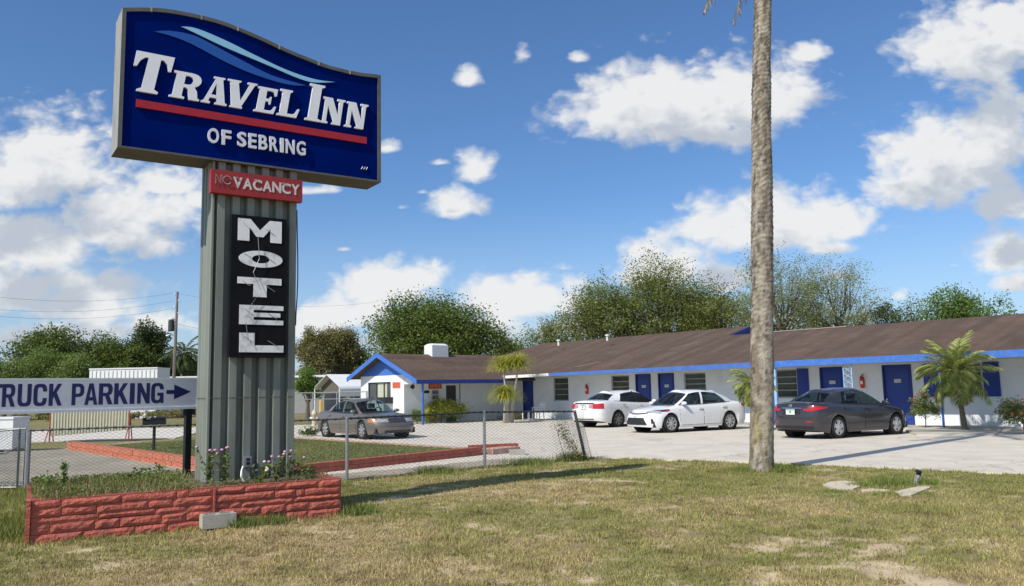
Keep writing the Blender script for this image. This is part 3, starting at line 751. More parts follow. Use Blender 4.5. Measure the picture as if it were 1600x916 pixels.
hw, hh = (y1-y0)/2, (z1-z0)/2
MB().box((-hw, -.005, -hh), (hw, .015, hh)).build('backing_board', PLATE, nb)
for a, b_ in ((.12, .85), (-.9, -.12)):
    for i in range(3): MB().box((-hw*.8, -.012, hh*(a+(b_-a)*i/3)), (hw*.8, -.0055, hh*(a+(b_-a)*(i+.72)/3))).build('notice_strip', BLACK, nb)
y0, z1 = fac2(662.5, 611); y1, z0 = fac2(670, 614.5)
tag(MB().box((0, 0, 0), (.06, y1-y0, z1-z0)).box((.02, .02, z1-z0), (.05, y1-y0-.02, z1-z0+.02)).build('wall_mailbox', BLACK), 'small black mailbox on the wall left of the office notices', 'mailbox')
o = bpy.data.objects['wall_mailbox']; o.location = world_of(OX+.005, y0, z0); o.rotation_euler = (0, 0, MOTEL_RZ)
# black box under the gable window
x0, z1 = fac3(600, 625); x1, z0 = fac3(614.5, 630.5)
ac = empty('air_conditioner', world_of((x0+x1)/2, OYG-.25, z0), MOTEL_RZ, 'black box unit jutting from the gable wall under the window', 'air conditioner')
hw = (x1-x0)/2
MB().box((-hw, -.2, 0), (hw, .245, .33)).build('case', BLACK, ac)
for i in range(6): MB().box((-hw+.05, -.215, .04+i*.045), (hw-.05, -.2, .06+i*.045)).build('grille_slat', DKSTEEL, ac)
# flood light under the office gable
fl = empty('flood_light', world_of(OX+.9, OYG-.12, 1.93), MOTEL_RZ, 'dark flood light under the office eave near the blue post', 'lamp')
MB().lathe([(.03, -.12), (.06, -.1), (.12, .05), (.12, .08)], (0, 0, -.02), 10, 'x').build('lamp_head', BLACK, fl)
MB().tube([(0, 0, 0), (0, .06, .1), (0, .12, .16)], .02, 6).build('bracket', BLACK, fl)
# extinguishers
def extinguisher(px, py, lab):
    x, z = fac(px, py); e = empty('fire_extinguisher', world_of(x, -.09, z), MOTEL_RZ, lab, 'fire extinguisher', 'red fire extinguishers on the motel wall')
    MB().lathe([(.05, -.24), (.085, -.22), (.085, .12), (.05, .2), (.025, .22)], n=10).build('cylinder', REDX, e, True)
    MB().tube([(0, 0, .22), (0, -.01, .27), (.07, -.02, .28)], .018, 6).tube([(0, 0, .25), (-.08, 0, .2), (-.1, 0, 0), (-.09, 0, -.1)], .013, 6).build('valve_and_hose', BLACK, e)
    MB().box((-.1, .07, -.28), (.1, .088, .3)).build('backplate', WMETAL, e)
    MB().box((-.055, -.092, -.08), (.055, -.07, .04)).build('instruction_label', WMETAL, e)
extinguisher(1349, 597, 'red fire extinguisher on the wall between the two right hand blue doors')
extinguisher(918.7, 608.5, 'red fire extinguisher on the wall behind the rear of a white car')
# ------------------------------------------------------------------ roadside sign
PHI = math.radians(34); SU = np.array([math.cos(PHI), math.sin(PHI), 0]); SN = np.array([SU[1], -SU[0], 0]); SP0 = np.array([-4.289, 10.93, 0])
def sgn(px, py):
    P = onplane(px, py, SP0, SN); return float((P-SP0) @ SU), float(P[2])
def sg1(a, b): return sgn(170+.3276*a, .3276*b)
sign = empty('motel_sign', tuple(SP0), PHI, 'tall roadside sign, blue wave topped cabinet over a grey corrugated pylon', 'sign')
SAGE = mat('sage_grey_paint', (.215, .240, .205), .5, var=.08, vscale=2.5, dirt=((.11, .11, .09), .75), dscale=1.6, stretch=(1.6, 1.6, .25))
SIGNBLUE = mat('sign_face_blue', (.0006, .0105, .125), .5, var=.22, vscale=.7, spec=0.)
FRAMEM = mat('sign_cabinet_metal', (.33, .33, .29), .5, var=.14, vscale=5, dirt=((.12, .10, .08), .8), dscale=5, stretch=(1, 1, .35))
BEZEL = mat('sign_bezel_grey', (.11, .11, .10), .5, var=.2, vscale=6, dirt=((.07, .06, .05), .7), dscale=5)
LETWH = mat('white_sign_letter', (.86, .87, .88), .5, var=.05, vscale=5)
LETMET = mat('silver_sign_letter', (.74, .75, .80), .4, var=.08)
SIGNRED = mat('sign_red', (.40, .012, .022), .4, var=.08)
SKYB = mat('swoosh_pale_blue', (.30, .60, .80), .4, var=.04)
MIDB = mat('swoosh_mid_blue', (.012, .09, .38), .35, var=.06)
NEON = mat('neon_tube_glass', (.42, .42, .42), .25, var=.2, vscale=30)
# pylon: core box and corrugated cladding of vertical ribs
PX0, PX1, PY, PD = .27, 1.485, .05, .55
ZT = 4.86
mb = MB(); mb.box((PX0, PY+.085, .2), (PX1, PY+PD, ZT)); core = mb.build('pylon', SAGE, sign)
# horizontal seam strap and a thin cable
for i in range(6):
    u0 = .325 + .203*i
    mb = MB(); t = .012
    mb.add([(u0-.004, PY+.086, .2), (u0+.016, PY, .2), (u0+.112, PY, .2), (u0+.118, PY+.086, .2), (u0-.004, PY+.086, ZT-.003), (u0+.016, PY, ZT-.003), (u0+.112, PY, ZT-.003), (u0+.118, PY+.086, ZT-.003)],
           [(0,1,5,4),(1,2,6,5),(2,3,7,6),(3,0,4,7),(0,3,2,1),(4,5,6,7)])
    mb.build('rib', SAGE, sign)
mb = MB(); mb.box((PX0-.004, PY-.002, .2), (PX0+.022, PY+.084, ZT-.004)); mb.build('corner_trim', SAGE, sign)
for i in range(3):
    y0 = PY+.09+.16*i
    mb = MB(); mb.add([(PX0-.003, y0, .2), (PX0-.03, y0+.02, .2), (PX0-.03, y0+.09, .2), (PX0-.003, y0+.11, .2), (PX0-.003, y0, ZT-.003), (PX0-.03, y0+.02, ZT-.003), (PX0-.03, y0+.09, ZT-.003), (PX0-.003, y0+.11, ZT-.003)],
       [(0,1,5,4),(1,2,6,5),(2,3,7,6),(3,0,4,7),(0,3,2,1),(4,5,6,7)]); mb.build('rib', SAGE, sign)
mb = MB(); mb.box((PX0-.034, PY+.09, 1.58), (PX0-.0305, PY+PD, 1.59)); mb.box((PX0+.03, PY-.003, 1.58), (PX1-.06, PY-.001, 1.588)); mb.build('seam_strip', mat('dark_sage_seam', (.10, .11, .095), .6), core)
# cabinet
top = [sg1(*p) for p in [(70,40),(150,37),(260,40),(400,65),(540,100),(700,165),(870,245),(1050,315),(1200,350),(1295,357)]]
tx = np.array([p[0] for p in top]); tz = np.array([p[1] for p in top])
tx[0] = -.955; tx[-1] = 2.765
def cat_rom(x):
    return float(np.interp(x, tx, tz))
xs = np.linspace(-.955, 2.765, 31)
zs = np.array([cat_rom(x) for x in xs]); zs = np.convolve(np.r_[zs[0], zs, zs[-1]], [.25, .5, .25], 'valid'); zs[0], zs[-1] = 6.735, 6.565
CB = 4.84; F0, F1 = .012, .52
outer = [(-.955, CB)] + [(2.765, CB)] + list(zip(xs[::-1], zs[::-1]))
inx = np.linspace(-.905, 2.715, 31); inz = np.interp(inx, xs, zs) - .052
inner = [(-.905, CB+.028), (2.715, CB+.028)] + list(zip(inx[::-1], inz[::-1]))
mb = MB(); k = len(outer)
v = [(a, -.012, b) for a, b in outer] + [(a, -.012, b) for a, b in inner] + [(a, F1, b) for a, b in outer] + [(a, F0+.01, b) for a, b in inner]
f = []
for i in range(k):
    j = (i+1) % k
    if i: f += [(i, 2*k+i, 2*k+j, j)]
f.append(tuple(range(2*k, 3*k)))
mb.add(v, f)
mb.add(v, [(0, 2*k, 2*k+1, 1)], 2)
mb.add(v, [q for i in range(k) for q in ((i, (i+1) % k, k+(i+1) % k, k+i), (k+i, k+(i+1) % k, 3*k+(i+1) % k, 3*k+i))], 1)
cab = mb.build('sign_cabinet', [FRAMEM, BEZEL, mat('shade_toned_underside', (.09, .075, .06), .7, var=.2)], sign)  # underside shade is put into its colour, darker than the cabinet metal
mb = MB(); mb.prism(inner, F0, F0+.05); fc = mb.build('sign_face', SIGNBLUE, sign)
for x in (-.6, .05, .55, 1.15, 1.75, 2.25):
    z = float(np.interp(x, xs, zs)); MB().box((x-.012, -.016, z-.055), (x+.012, .3, z+.012)).build('trim_clip', FRAMEM, cab)
LF, LB = -.024, F0-.001
T = [(.18,0),(.62,0),(.62,.05),(.53,.10),(.53,.88),(.60,.87),(.68,.78),(.73,.62),(.79,.62),(.80,1),(0,1),(.01,.62),(.07,.62),(.12,.78),(.20,.87),(.27,.88),(.27,.10),(.18,.05)]
Rp = [(0,0),(.50,0),(.50,.06),(.40,.10),(.40,.44),(.47,.44),(.56,.38),(.62,.12),(.66,0),(1.0,0),(1.0,.06),(.93,.09),(.87,.34),(.76,.49),(.88,.57),(.94,.66),(.95,.74),(.93,.83),(.88,.91),(.78,.97),(.62,1),(0,1),(0,.94),(.10,.90),(.10,.10),(0,.06)]
Rh = [(.40,.55),(.40,.88),(.53,.88),(.62,.85),(.67,.78),(.68,.71),(.66,.63),(.61,.57),(.53,.55)]
Ap = [(0,0),(.36,0),(.36,.06),(.28,.09),(.32,.22),(.60,.22),(.63,.09),(.55,.06),(.55,0),(1.05,0),(1.05,.06),(.96,.09),(.74,.92),(.82,.95),(.82,1),(.36,1),(.36,.95),(.44,.92),(.09,.09),(0,.06)]
Ah = [(.36,.33),(.58,.33),(.50,.76)]
Vp = [(0,1),(.46,1),(.46,.95),(.38,.92),(.55,.28),(.78,.92),(.70,.95),(.70,1),(1.04,1),(1.04,.95),(.96,.92),(.62,.07),(.66,.05),(.66,0),(.22,0),(.22,.05),(.27,.07),(.09,.92),(0,.95)]
Ep = [(0,0),(.78,0),(.84,.30),(.76,.30),(.68,.14),(.60,.11),(.38,.11),(.38,.46),(.50,.46),(.54,.36),(.60,.36),(.60,.66),(.54,.66),(.50,.57),(.38,.57),(.38,.89),(.60,.89),(.66,.85),(.72,.72),(.79,.72),(.79,1),(0,1),(0,.94),(.09,.90),(.09,.10),(0,.06)]
Lp = [(0,0),(.80,0),(.88,.34),(.80,.34),(.70,.15),(.60,.11),(.40,.11),(.40,.90),(.49,.94),(.49,1),(0,1),(0,.94),(.10,.90),(.10,.10),(0,.06)]
Ip = [(0,0),(.46,0),(.46,.05),(.37,.08),(.37,.92),(.46,.95),(.46,1),(0,1),(0,.95),(.09,.92),(.09,.08),(0,.05)]
Np = [(0,0),(.33,0),(.33,.06),(.25,.09),(.25,.70),(.60,.09),(.52,.06),(.52,0),(.92,0),(.92,.90),(1.02,.94),(1.02,1),(.66,1),(.66,.94),(.75,.90),(.75,.36),(.42,1),(0,1),(0,.94),(.09,.90),(.09,.09),(0,.06)]
def shear(p, k=.17): return [(a+k*b, b) for a, b in p]
Z0 = 5.632
for poly, holes, x0, x1, z1 in ((T, [], -.795, -.285, 6.185), (Rp, [Rh], -.352, .068, 6.012), (Ap, [Ah], .064, .412, 6.03), (Vp, [], .425, .838, 6.035),
                                (Ep, [], .786, 1.135, 6.01), (Lp, [], 1.115, 1.458, 6.035), (Ip, [], 1.537, 1.852, 6.205), (Np, [], 1.772, 2.178, 6.04), (Np, [], 2.152, 2.552, 6.035)):
    put_letter('letter', outline(shear(poly), [shear(h_) for h_ in holes]), x0, x1, Z0, z1, LF, LB, LETWH, fc)
mb = MB(); mb.box((-.75, -.02, 5.415), (2.524, LB, 5.52)); mb.build('red_bar', SIGNRED, fc)
word('OF', .170, .485, 5.075, 5.288, LF, LB, LETMET, fc, .022, .24)
word('SEBRING', .572, 1.557, 5.085, 5.297, LF, LB, LETMET, fc, .022, .24)
def swoosh(up_, lo, m, y):
    mb = MB(); a = [sg1(*p) for p in up_]; b = [sg1(*p) for p in lo]
    def den(pts, n=24):
        p = np.array(pts); t = np.linspace(0, len(p)-1, n); i = np.clip(t.astype(int), 0, len(p)-2); o = []
        for tt, ii in zip(t, i):
            p0, p1, p2, p3 = p[max(ii-1, 0)], p[ii], p[ii+1], p[min(ii+2, len(p)-1)]; s = tt-ii
            o.append(.5*((2*p1)+(-p0+p2)*s+(2*p0-5*p1+4*p2-p3)*s*s+(-p0+3*p1-3*p2+p3)*s**3))
        return o
    A, B = den(a), den(b)
    mb.prism([tuple(q) for q in A] + [tuple(q) for q in B[::-1]][1:-1], y, LB)
    mb.build('swoosh', m, fc)
swoosh([(345,127),(420,137),(560,195),(700,265),(850,335),(980,378),(1078,392)], [(345,127),(400,152),(560,228),(760,312),(900,372),(980,393),(1078,392)], SKYB, -.004)
swoosh([(217,150),(290,147),(400,167),(500,215),(640,290),(780,360),(942,408)], [(217,150),(300,172),(400,212),(560,297),(700,357),(850,402),(942,408)], MIDB, .002)
# maker's tiny squiggle, bottom right of the face
mb = MB(); a, b = sg1(1205, 802)
mb.tube([(a+.02*i, .004, b+(.025 if i % 2 else -.015)) for i in range(6)], .006, 4); mb.build('signature_mark', LETMET, fc)
# vacancy board
q = [sgn(331, 266), sgn(469.5, 282), sgn(333, 303), sgn(469, 319)]
vx0, vx1, vz0, vz1 = .215, 1.50, 4.375, 4.70
vb = MB().box((vx0, -.06, vz0), (vx1, PY-.003, vz1)).build('vacancy_board', mat('faded_red_board', (.32, .022, .022), .55, var=.15, vscale=5, dirt=((.2, .03, .03), .6)), sign)
VL = mat('vacancy_letter_white', (.62, .58, .56), .6, var=.25, vscale=25)
def vx(a): return vx0 + (a-125)/(1480-125)*(vx1-vx0)
word('VACANCY', vx(440), vx(1432), vz0+.095, vz0+.250, -.066, -.0605, VL, vb, .03, .07)
word('NO', vx(180), vx(410), vz0+.12, vz0+.265, -.064, -.0605, mat('unlit_letter_red', (.36, .10, .09), .5, var=.3, vscale=30), vb, -.01, .1)
for tb_ in ([(vx(190), -.072, vz0+.13), (vx(200), -.074, vz0+.25), (vx(255), -.074, vz0+.14), (vx(262), -.072, vz0+.255)],
            [(vx(350)+.06*math.cos(t), -.073, vz0+.19+.055*math.sin(t)) for t in np.linspace(0.3, 5.6, 12)],
            *[[(vx(455+c*140), -.072, vz0+.24), (vx(500+c*140), -.076, vz0+.245), (vx(540+c*140), -.072, vz0+.20)] for c in (0, 2, 5)]):
    MB().tube(tb_, .0045, 5).build('neon_tube', NEON, vb)
# MOTEL board
bx0, bx1, bz0, bz1 = .505, 1.275, 2.13, 4.10
BLK = mat('black_sign_board', (.008, .009, .012), .75, var=.3, vscale=3, spec=.12)
mo = MB().box((bx0, -.05, bz0), (bx1, PY-.003, bz1)).build('motel_board', BLK, sign)
ML = mat('chipped_white_letter', (.86, .86, .85), .5, var=.06, vscale=14, dirt=((.30, .30, .31), .8), dscale=7)
Mm = [(0,0),(.26,0),(.26,.62),(.42,.22),(.58,.22),(.74,.62),(.74,0),(1,0),(1,1),(.72,1),(.5,.52),(.28,1),(0,1)]
Oo = [(.5+.5*math.cos(t), .5+.5*math.sin(t)) for t in np.linspace(0, 2*math.pi, 29)[:-1]]; Oh = [(.5+.20*math.cos(t), .5+.25*math.sin(t)) for t in np.linspace(0, 2*math.pi, 25)[:-1]]
Tt = [(.36,0),(.66,0),(.66,.66),(1,.66),(1,1),(0,1),(0,.66),(.36,.66)]
Ee = [(0,0),(1,0),(1,.24),(.32,.24),(.32,.40),(.93,.40),(.93,.62),(.32,.62),(.32,.76),(1,.76),(1,1),(0,1)]
Ll = [(0,0),(1,0),(1,.36),(.34,.36),(.34,1),(0,1)]
rows = [(369,342,439,380),(370,390,439,420),(368,432,437,466),(371,475,437,509),(371,518,434,552)]
for (a, b, c, d), (pl, hl) in zip(rows, ((Mm, []), (Oo, [Oh]), (Tt, []), (Ee, []), (Ll, []))):
    (x0, z1), (x1, z0) = sgn(a, b), sgn(c, d); x1 = max(x1, x0+.6)
    z1 = sgn((a+c)/2, b+3)[1]; z0 = sgn((a+c)/2, d-1)[1]
    put_letter('letter', outline(pl, hl), x0+.012, x0+.625, z0, z1, -.058, -.0505, ML, mo)
    zc = (z0+z1)/2; mb = MB()
    mb.tube([(x0+.08, -.062, z1-.05), (x0+.15, -.064, zc+.03), (x0+.19, -.064, zc+.02)], .0035, 5); mb.build('neon_tube', NEON, mo); mb = MB()
    mb.tube([(x0+.40, -.062, zc+.03), (x0+.45, -.064, zc), (x0+.53, -.062, zc-.05)], .0035, 5)
    mb.build('neon_tube', NEON, mo)
mb = MB(); x = bx0+.36
mb.tube([(x, -.075, 3.8), (x+.02, -.082, 3.5), (x-.06, -.078, 3.3), (x+.05, -.085, 3.05), (x-.08, -.08, 2.85), (x-.15, -.085, 2.6), (x-.12, -.08, 2.4), (x-.05, -.07, 2.28)], .004, 5)
mb.build('loose_wire', GALV, mo)
# drooping cable on the right hand edge, power socket and cord at the foot
mb = MB(); mb.tube([(PX1+.008, PY+.1, 4.3), (PX1+.012, PY+.09, 4.0), (PX1+.022, PY+.08, 3.6), (PX1+.026, PY+.08, 3.3), (PX1+.018, PY+.08, 3.0), (PX1+.01, PY+.09, 2.8), (PX1+.008, PY+.1, 2.6)], .009, 5); mb.build('cable', BLACK, sign)
sx, sz = sgn(386.5, 720.5)
so = MB().box((sx-.055, -.035, sz-.075), (sx+.05, PY-.003, sz+.06)).build('socket_box', GALV, sign)
MB().box((sx-.025, -.042, sz-.05), (sx+.025, -.0355, sz-.008)).box((sx-.025, -.042, sz+.004), (sx+.025, -.0355, sz+.04)).build('socket_face', BLACK, so)
mb = MB(); mb.tube([(sx-.06, -.01, sz-.07), (sx-.09, -.05, sz-.12), (sx-.11, -.1, sz-.2), (sx-.06, -.12, sz-.27), (sx+.0, -.08, sz-.3)], .013, 6); mb.build('cord', LETWH, sign)

# ------------------------------------------------------------------ planter of red stone
planter = empty('stone_planter', (*PLAN_P, 0), PLAN_A, 'low planter wall of red painted rough stone round the sign pylon', 'planter')
RED = mat('red_painted_stone', (.46, .118, .080), .85, var=.30, vscale=9, bump=.9, bscale=30, dirt=((.30, .10, .075), .8), dscale=4)
REDM = mat('red_painted_mortar', (.30, .06, .045), .85, var=.2, vscale=10, bump=.5)
PH = .47
def rock(mb, x0, x1, z0, z1, y0=-.010, dep=.026, rr=random, nx=None):
    nx = nx or max(2, int((x1-x0)/.055)); nz = max(2, int((z1-z0)/.03)); g = .0035
    vs = []; fs = []
    base = rr.uniform(.2, 1.0)
    for j in range(nz+1):
        for i in range(nx+1):
            u, w_ = i/nx, j/nz
            e = min(1, min(u, 1-u)*(x1-x0)/.03, min(w_, 1-w_)*(z1-z0)/.02)
            b = (fbm(np.array([(x0+u*(x1-x0))*9.]), np.array([(z0+w_*(z1-z0))*16.+x0*3]), 77, 3)[0])
            y = y0 - dep*e*(.15+.85*b*base*1.3) - (.0 if e < .2 else rr.uniform(0, .008))
            jx = rr.uniform(-.006, .006) if 0 < i < nx else 0
            vs.append((x0+g+(x1-x0-2*g)*u+jx, y, z0+g+(z1-z0-2*g)*w_+(rr.uniform(-.004, .004) if 0 < j < nz else 0)))
    n = len(vs)
    for j in range(nz):
        for i in range(nx):
            a = j*(nx+1)+i; fs.append((a, a+1, a+nx+2, a+nx+1))
    rim = [i for i in range(nx+1)] + [(j*(nx+1)+nx) for j in range(1, nz+1)] + [nz*(nx+1)+i for i in range(nx-1, -1, -1)] + [j*(nx+1) for j in range(nz-1, 0, -1)]
    bk = []
    for r in rim:
        bk.append(len(vs)); vs.append((vs[r][0], .03, vs[r][2]))
    m = len(rim)
    for i in range(m): fs.append((rim[i], bk[i], bk[(i+1) % m], rim[(i+1) % m]))
    mb.add(vs, fs)
rs = random.Random(11)
SEAM = 2.02
mb = MB(); mb.box((0, .0, -.1), (PLEN, .16, PH)); mb.box((0, .16, -.1), (.16, PDEP, PH)); mb.box((PLEN-.16, .16, -.1), (PLEN, PDEP, PH)); mb.box((.16, PDEP-.16, -.1), (PLEN-.16, PDEP, PH))
mb.build('wall_core', REDM, planter)
def panel(x0, x1):
    rows_ = [0, .085, .20, .275, .375, PH-.012]
    for r in range(5):
        x = x0; first = True
        while x < x1-.02:
            w_ = rs.uniform(.26, .75) if rs.random() < .8 else rs.uniform(.12, .2)
            if x+w_ > x1-.14: w_ = x1-x
            za, zb = rows_[r]+rs.uniform(-.012, .012)*(r > 0), rows_[r+1]
            if r == 4: zb = PH-.006
            mb = MB(); rock(mb, x, x+w_, za-(.06 if r == 0 else 0), zb, rr=rs); mb.build('stone', RED, planter, fix=False); x += w_
panel(.035, SEAM-.014); panel(SEAM+.014, PLEN-.004)
mb = MB(); mb.box((SEAM-.012, -.035, -.05), (SEAM+.012, -.001, PH-.01)); mb.build('panel_joint', RED, planter)
mb = MB(); mb.box((-.012, -.045, -.05), (.03, .20, PH+.004)); mb.build('corner_post', RED, planter)
SOIL = mat('planter_soil', (.13, .10, .07), .95, var=.3, vscale=10, bump=.8)
mb = MB(); n = 14
def soil_z(u, w_): return PH-.035 + .07*math.sin(math.pi*min(1, w_/PDEP)) * (1-.4*u/PLEN)
vs = []; fs = []
for j in range(9):
    for i in range(n+1):
        u, w_ = .15+(PLEN-.3)*i/n, .15+(PDEP-.3)*j/8; vs.append((u, w_, soil_z(u, w_)+rs.uniform(-.015, .015)))
for j in range(8):
    for i in range(n): a = j*(n+1)+i; fs.append((a, a+1, a+n+2, a+n+1))
mb.add(vs, fs); mb.build('soil', SOIL, planter, True)

# cinder block leaning at the planter foot
bp_ = atz(332, 826, 0)
cb = empty('cinder_block', (bp_[0]+.02, bp_[1]+.12, .0), PLAN_A+.02, 'pale concrete cinder block lying at the foot of the red planter', 'block')
mb = MB(); L2, D2, H2 = .20, .10, .165
mb.box((-L2, -D2, 0), (L2, -D2+.032, H2)); mb.box((-L2, D2-.032, 0), (L2, D2, H2))
for a in (-L2, -.018, L2-.036): mb.box((a, -D2+.032, 0), (a+.036, D2-.032, H2-.002))
mb.build('block_shell', mat('pale_cinder', (.42, .40, .34), .95, var=.12, vscale=12, bump=.6, bscale=90, dirt=((.3, .27, .2), .5), dscale=6), cb)

# ------------------------------------------------------------------ truck parking sign
tr = np.array([-4.63, 12.12]); tdir = np.array([-.715, -.70]); tdir /= np.linalg.norm(tdir)
tl = -tdir
TA = math.atan2(tl[1], tl[0]); tn = np.array([tl[1], -tl[0], 0])
truck = empty('truck_parking_sign', (tr[0], tr[1], 0), TA, 'white truck parking sign with navy letters and arrow on a black post', 'sign')
def tsg(px, py):
    P = onplane(px, py, np.array([*tr, 0]), tn); return float((P[:2]-tr) @ tl), float(P[2])
TX0 = tsg(-48, 620)[0]; TX1 = tsg(309, 612)[0]; tz1 = tsg(306, 591)[1]; tz0 = tsg(306, 634.5)[1]; tzl1 = tsg(2, 593.5)[1]; tzl0 = tsg(2, 645)[1]
PANW = mat('white_sign_panel', (.86, .86, .88), .5, var=.04, vscale=3, dirt=((.6, .61, .65), .4), dscale=3)
NAVY = mat('navy_letter_paint', (.018, .018, .13), .5, var=.12)
tzA, tzB = (tz0+tzl0)/2, (tz1+tzl1)/2
MB().box((TX0, 0, tzA), (TX1, .05, tzB)).build('sign_panel', PANW, truck)
mb = MB()
mb.box((TX0-.01, -.012, tzB-.016), (TX1+.012, .062, tzB+.012)); mb.box((TX0-.01, -.012, tzA-.03), (TX1+.012, .062, tzA+.004)); mb.box((TX1-.012, -.010, tzA+.004), (TX1+.010, .060, tzB-.016)); mb.box((TX0-.01, -.010, tzA+.004), (TX0+.012, .060, tzB-.016))
mb.build('sign_frame', PANW, truck)
CONDENSED = dict(   # condensed grotesque capitals, unit box
    T=([(.35,0),(.65,0),(.65,.84),(1,.84),(1,1),(0,1),(0,.84),(.35,.84)], []),
    R=([(0,0),(.3,0),(.3,.40),(.45,.40),(.68,0),(1,0),(.74,.43),(.90,.50),(.97,.62),(.97,.80),(.90,.93),(.72,1),(0,1)], [[(.3,.55),(.3,.84),(.58,.84),(.67,.78),(.67,.61),(.58,.55)]]),
    U=([(0,1),(0,.25),(.06,.10),(.2,.02),(.4,0),(.6,0),(.8,.02),(.94,.10),(1,.25),(1,1),(.7,1),(.7,.26),(.64,.17),(.5,.15),(.36,.17),(.3,.26),(.3,1)], []),
    C=([(1,.36),(1,.25),(.94,.10),(.8,.02),(.6,0),(.4,0),(.2,.02),(.06,.1),(0,.25),(0,.75),(.06,.9),(.2,.98),(.4,1),(.6,1),(.8,.98),(.94,.9),(1,.75),(1,.65),(.7,.65),(.7,.75),(.64,.83),(.5,.85),(.36,.83),(.3,.75),(.3,.25),(.36,.17),(.5,.15),(.64,.17),(.7,.25),(.7,.36)], []),
    K=([(0,0),(.3,0),(.3,.30),(.38,.42),(.68,0),(1,0),(.58,.60),(.96,1),(.64,1),(.3,.60),(.3,1),(0,1)], []),
    P=([(0,0),(.3,0),(.3,.38),(.62,.38),(.84,.43),(.96,.56),(.96,.82),(.84,.95),(.62,1),(0,1)], [[(.3,.53),(.3,.85),(.55,.85),(.66,.79),(.66,.59),(.55,.53)]]),
    A=([(0,0),(.27,0),(.33,.20),(.67,.20),(.73,0),(1,0),(.66,1),(.34,1)], [[(.38,.36),(.62,.36),(.5,.78)]]),
    I=([(0,0),(1,0),(1,1),(0,1)], []),
    N=([(0,0),(.28,0),(.28,.58),(.70,0),(1,0),(1,1),(.72,1),(.72,.42),(.3,1),(0,1)], []),
    G=([(1,.52),(1,0),(.8,0),(.77,.07),(.6,0),(.4,0),(.2,.02),(.06,.1),(0,.25),(0,.75),(.06,.9),(.2,.98),(.4,1),(.6,1),(.8,.98),(.94,.9),(1,.75),(1,.68),(.7,.68),(.7,.75),(.64,.83),(.5,.85),(.36,.83),(.3,.75),(.3,.25),(.36,.17),(.5,.15),(.64,.17),(.7,.25),(.7,.37),(.5,.37),(.5,.52)], []))
def tletters(s, spans):
    for c, (a, b) in zip(s, spans):
        x0, z1 = tsg(.2184*a, 440+.2184*738); x1 = tsg(.2184*b, 620)[0]
        put_letter('letter', outline(*CONDENSED[c]), x0, x1, lz0, lz1, -.006, -.0005, NAVY, truck)
lz1 = (tsg(115, 440+.2184*735)[1] + tsg(235, 440+.2184*722)[1])/2; lz0 = (tsg(115, 440+.2184*890)[1]+tsg(235, 440+.2184*868)[1])/2
tletters('TRUCK', [(-100, 13), (19, 109), (130, 224), (243, 334), (353, 444)])
tletters('PARKING', [(516, 600), (608, 697), (709, 806), (819, 916), (931, 962), (984, 1071), (1083, 1169)])
ax0, ax1, ax2 = tsg(.2184*1190, 615)[0], tsg(.2184*1245, 615)[0], tsg(.2184*1364, 615)[0]; zm = (lz0+lz1)/2+.012
put_letter('arrow', outline([(ax0, zm-.028), (ax1, zm-.028), (ax1, zm-.105), (ax2, zm), (ax1, zm+.105), (ax1, zm+.028), (ax0, zm+.028)]), ax0, ax2, zm-.105, zm+.105, -.006, -.0005, NAVY, truck)
mb = MB(); mb.box((-.115, .063, .32), (-.03, .15, tzB-.05)); mb.build('post', BLACK, truck)
mb = MB(); mb.box((TX0+.1, .063, -.1), (TX0+.19, .15, tzB-.05)); mb.build('post', BLACK, truck)
mb = MB(); mb.box((-.16, .064, tzA-.12), (.02, .149, tzA-.033)); mb.build('bracket', DKSTEEL, truck)

# ------------------------------------------------------------------ chain link fences
def chain_mesh(p0, p1, z0, z1, sp=.062, r=.0040, wob=.0, bulge=0.):
    p0, p1 = np.array(p0, float), np.array(p1, float); Ln = np.linalg.norm(p1-p0); d = (p1-p0)/Ln; nrm = np.array([-d[1], d[0]])
    n = int(Ln/sp); m = max(2, int((z1-z0)/(sp*.5))); V = []; Fq = []
    offs = np.array([[1, 0], [-.5, .87], [-.5, -.87]])
    for i in range(n+1):
        s = i*sp + np.where((np.arange(m+1) + i) % 2 == 0, 0, sp*.99) ; z = z0 + (z1-z0)*np.arange(m+1)/m
        s = np.minimum(s, Ln)
        side = np.where((np.arange(m+1)) % 2 == 0, .003, -.003) + bulge*np.sin(np.pi*s/Ln)*np.sin(np.pi*(z-z0)/(z1-z0))
        if wob: side = side + wob*(vnoise(s*1.3, z*1.7, 3)-.5); 
        c = np.c_[p0[0]+d[0]*s+nrm[0]*side, p0[1]+d[1]*s+nrm[1]*side, z]
        b = len(V)//1
        ring = np.repeat(c[:, None, :], 3, 1)
        for q in range(3):
            ring[:, q, 0] += d[0]*offs[q, 0]*r + nrm[0]*offs[q, 1]*r; ring[:, q, 1] += d[1]*offs[q, 0]*r + nrm[1]*offs[q, 1]*r
        V.append(ring.reshape(-1, 3))
        k = np.arange(m)[:, None]*3 + np.arange(3)[None]; k2 = np.arange(m)[:, None]*3 + (np.arange(3)[None]+1) % 3
        Fq.append(np.stack([k, k2, k2+3, k+3], -1).reshape(-1, 4) + i*(m+1)*3)
    return np.concatenate(V), np.concatenate(Fq)
WIRE = mat('fence_wire', (.20, .21, .215), .5, metal=.5, var=.25, vscale=20)
PIPE = mat('fence_pipe', (.13, .145, .15), .5, metal=.5, var=.25, vscale=10)
fence = empty('chain_link_fence', (*FENCE[1], 0), 0, 'waist high chain link fence with a slumped right end, behind the red planter', 'fence')
FO = np.array([*FENCE[1], 0])
def rel(p, z): return (p[0]-FO[0], p[1]-FO[1], z)
tops = [1.06, 1.15, 1.17, 1.10]
V = []; Fq = []; nb_ = 0
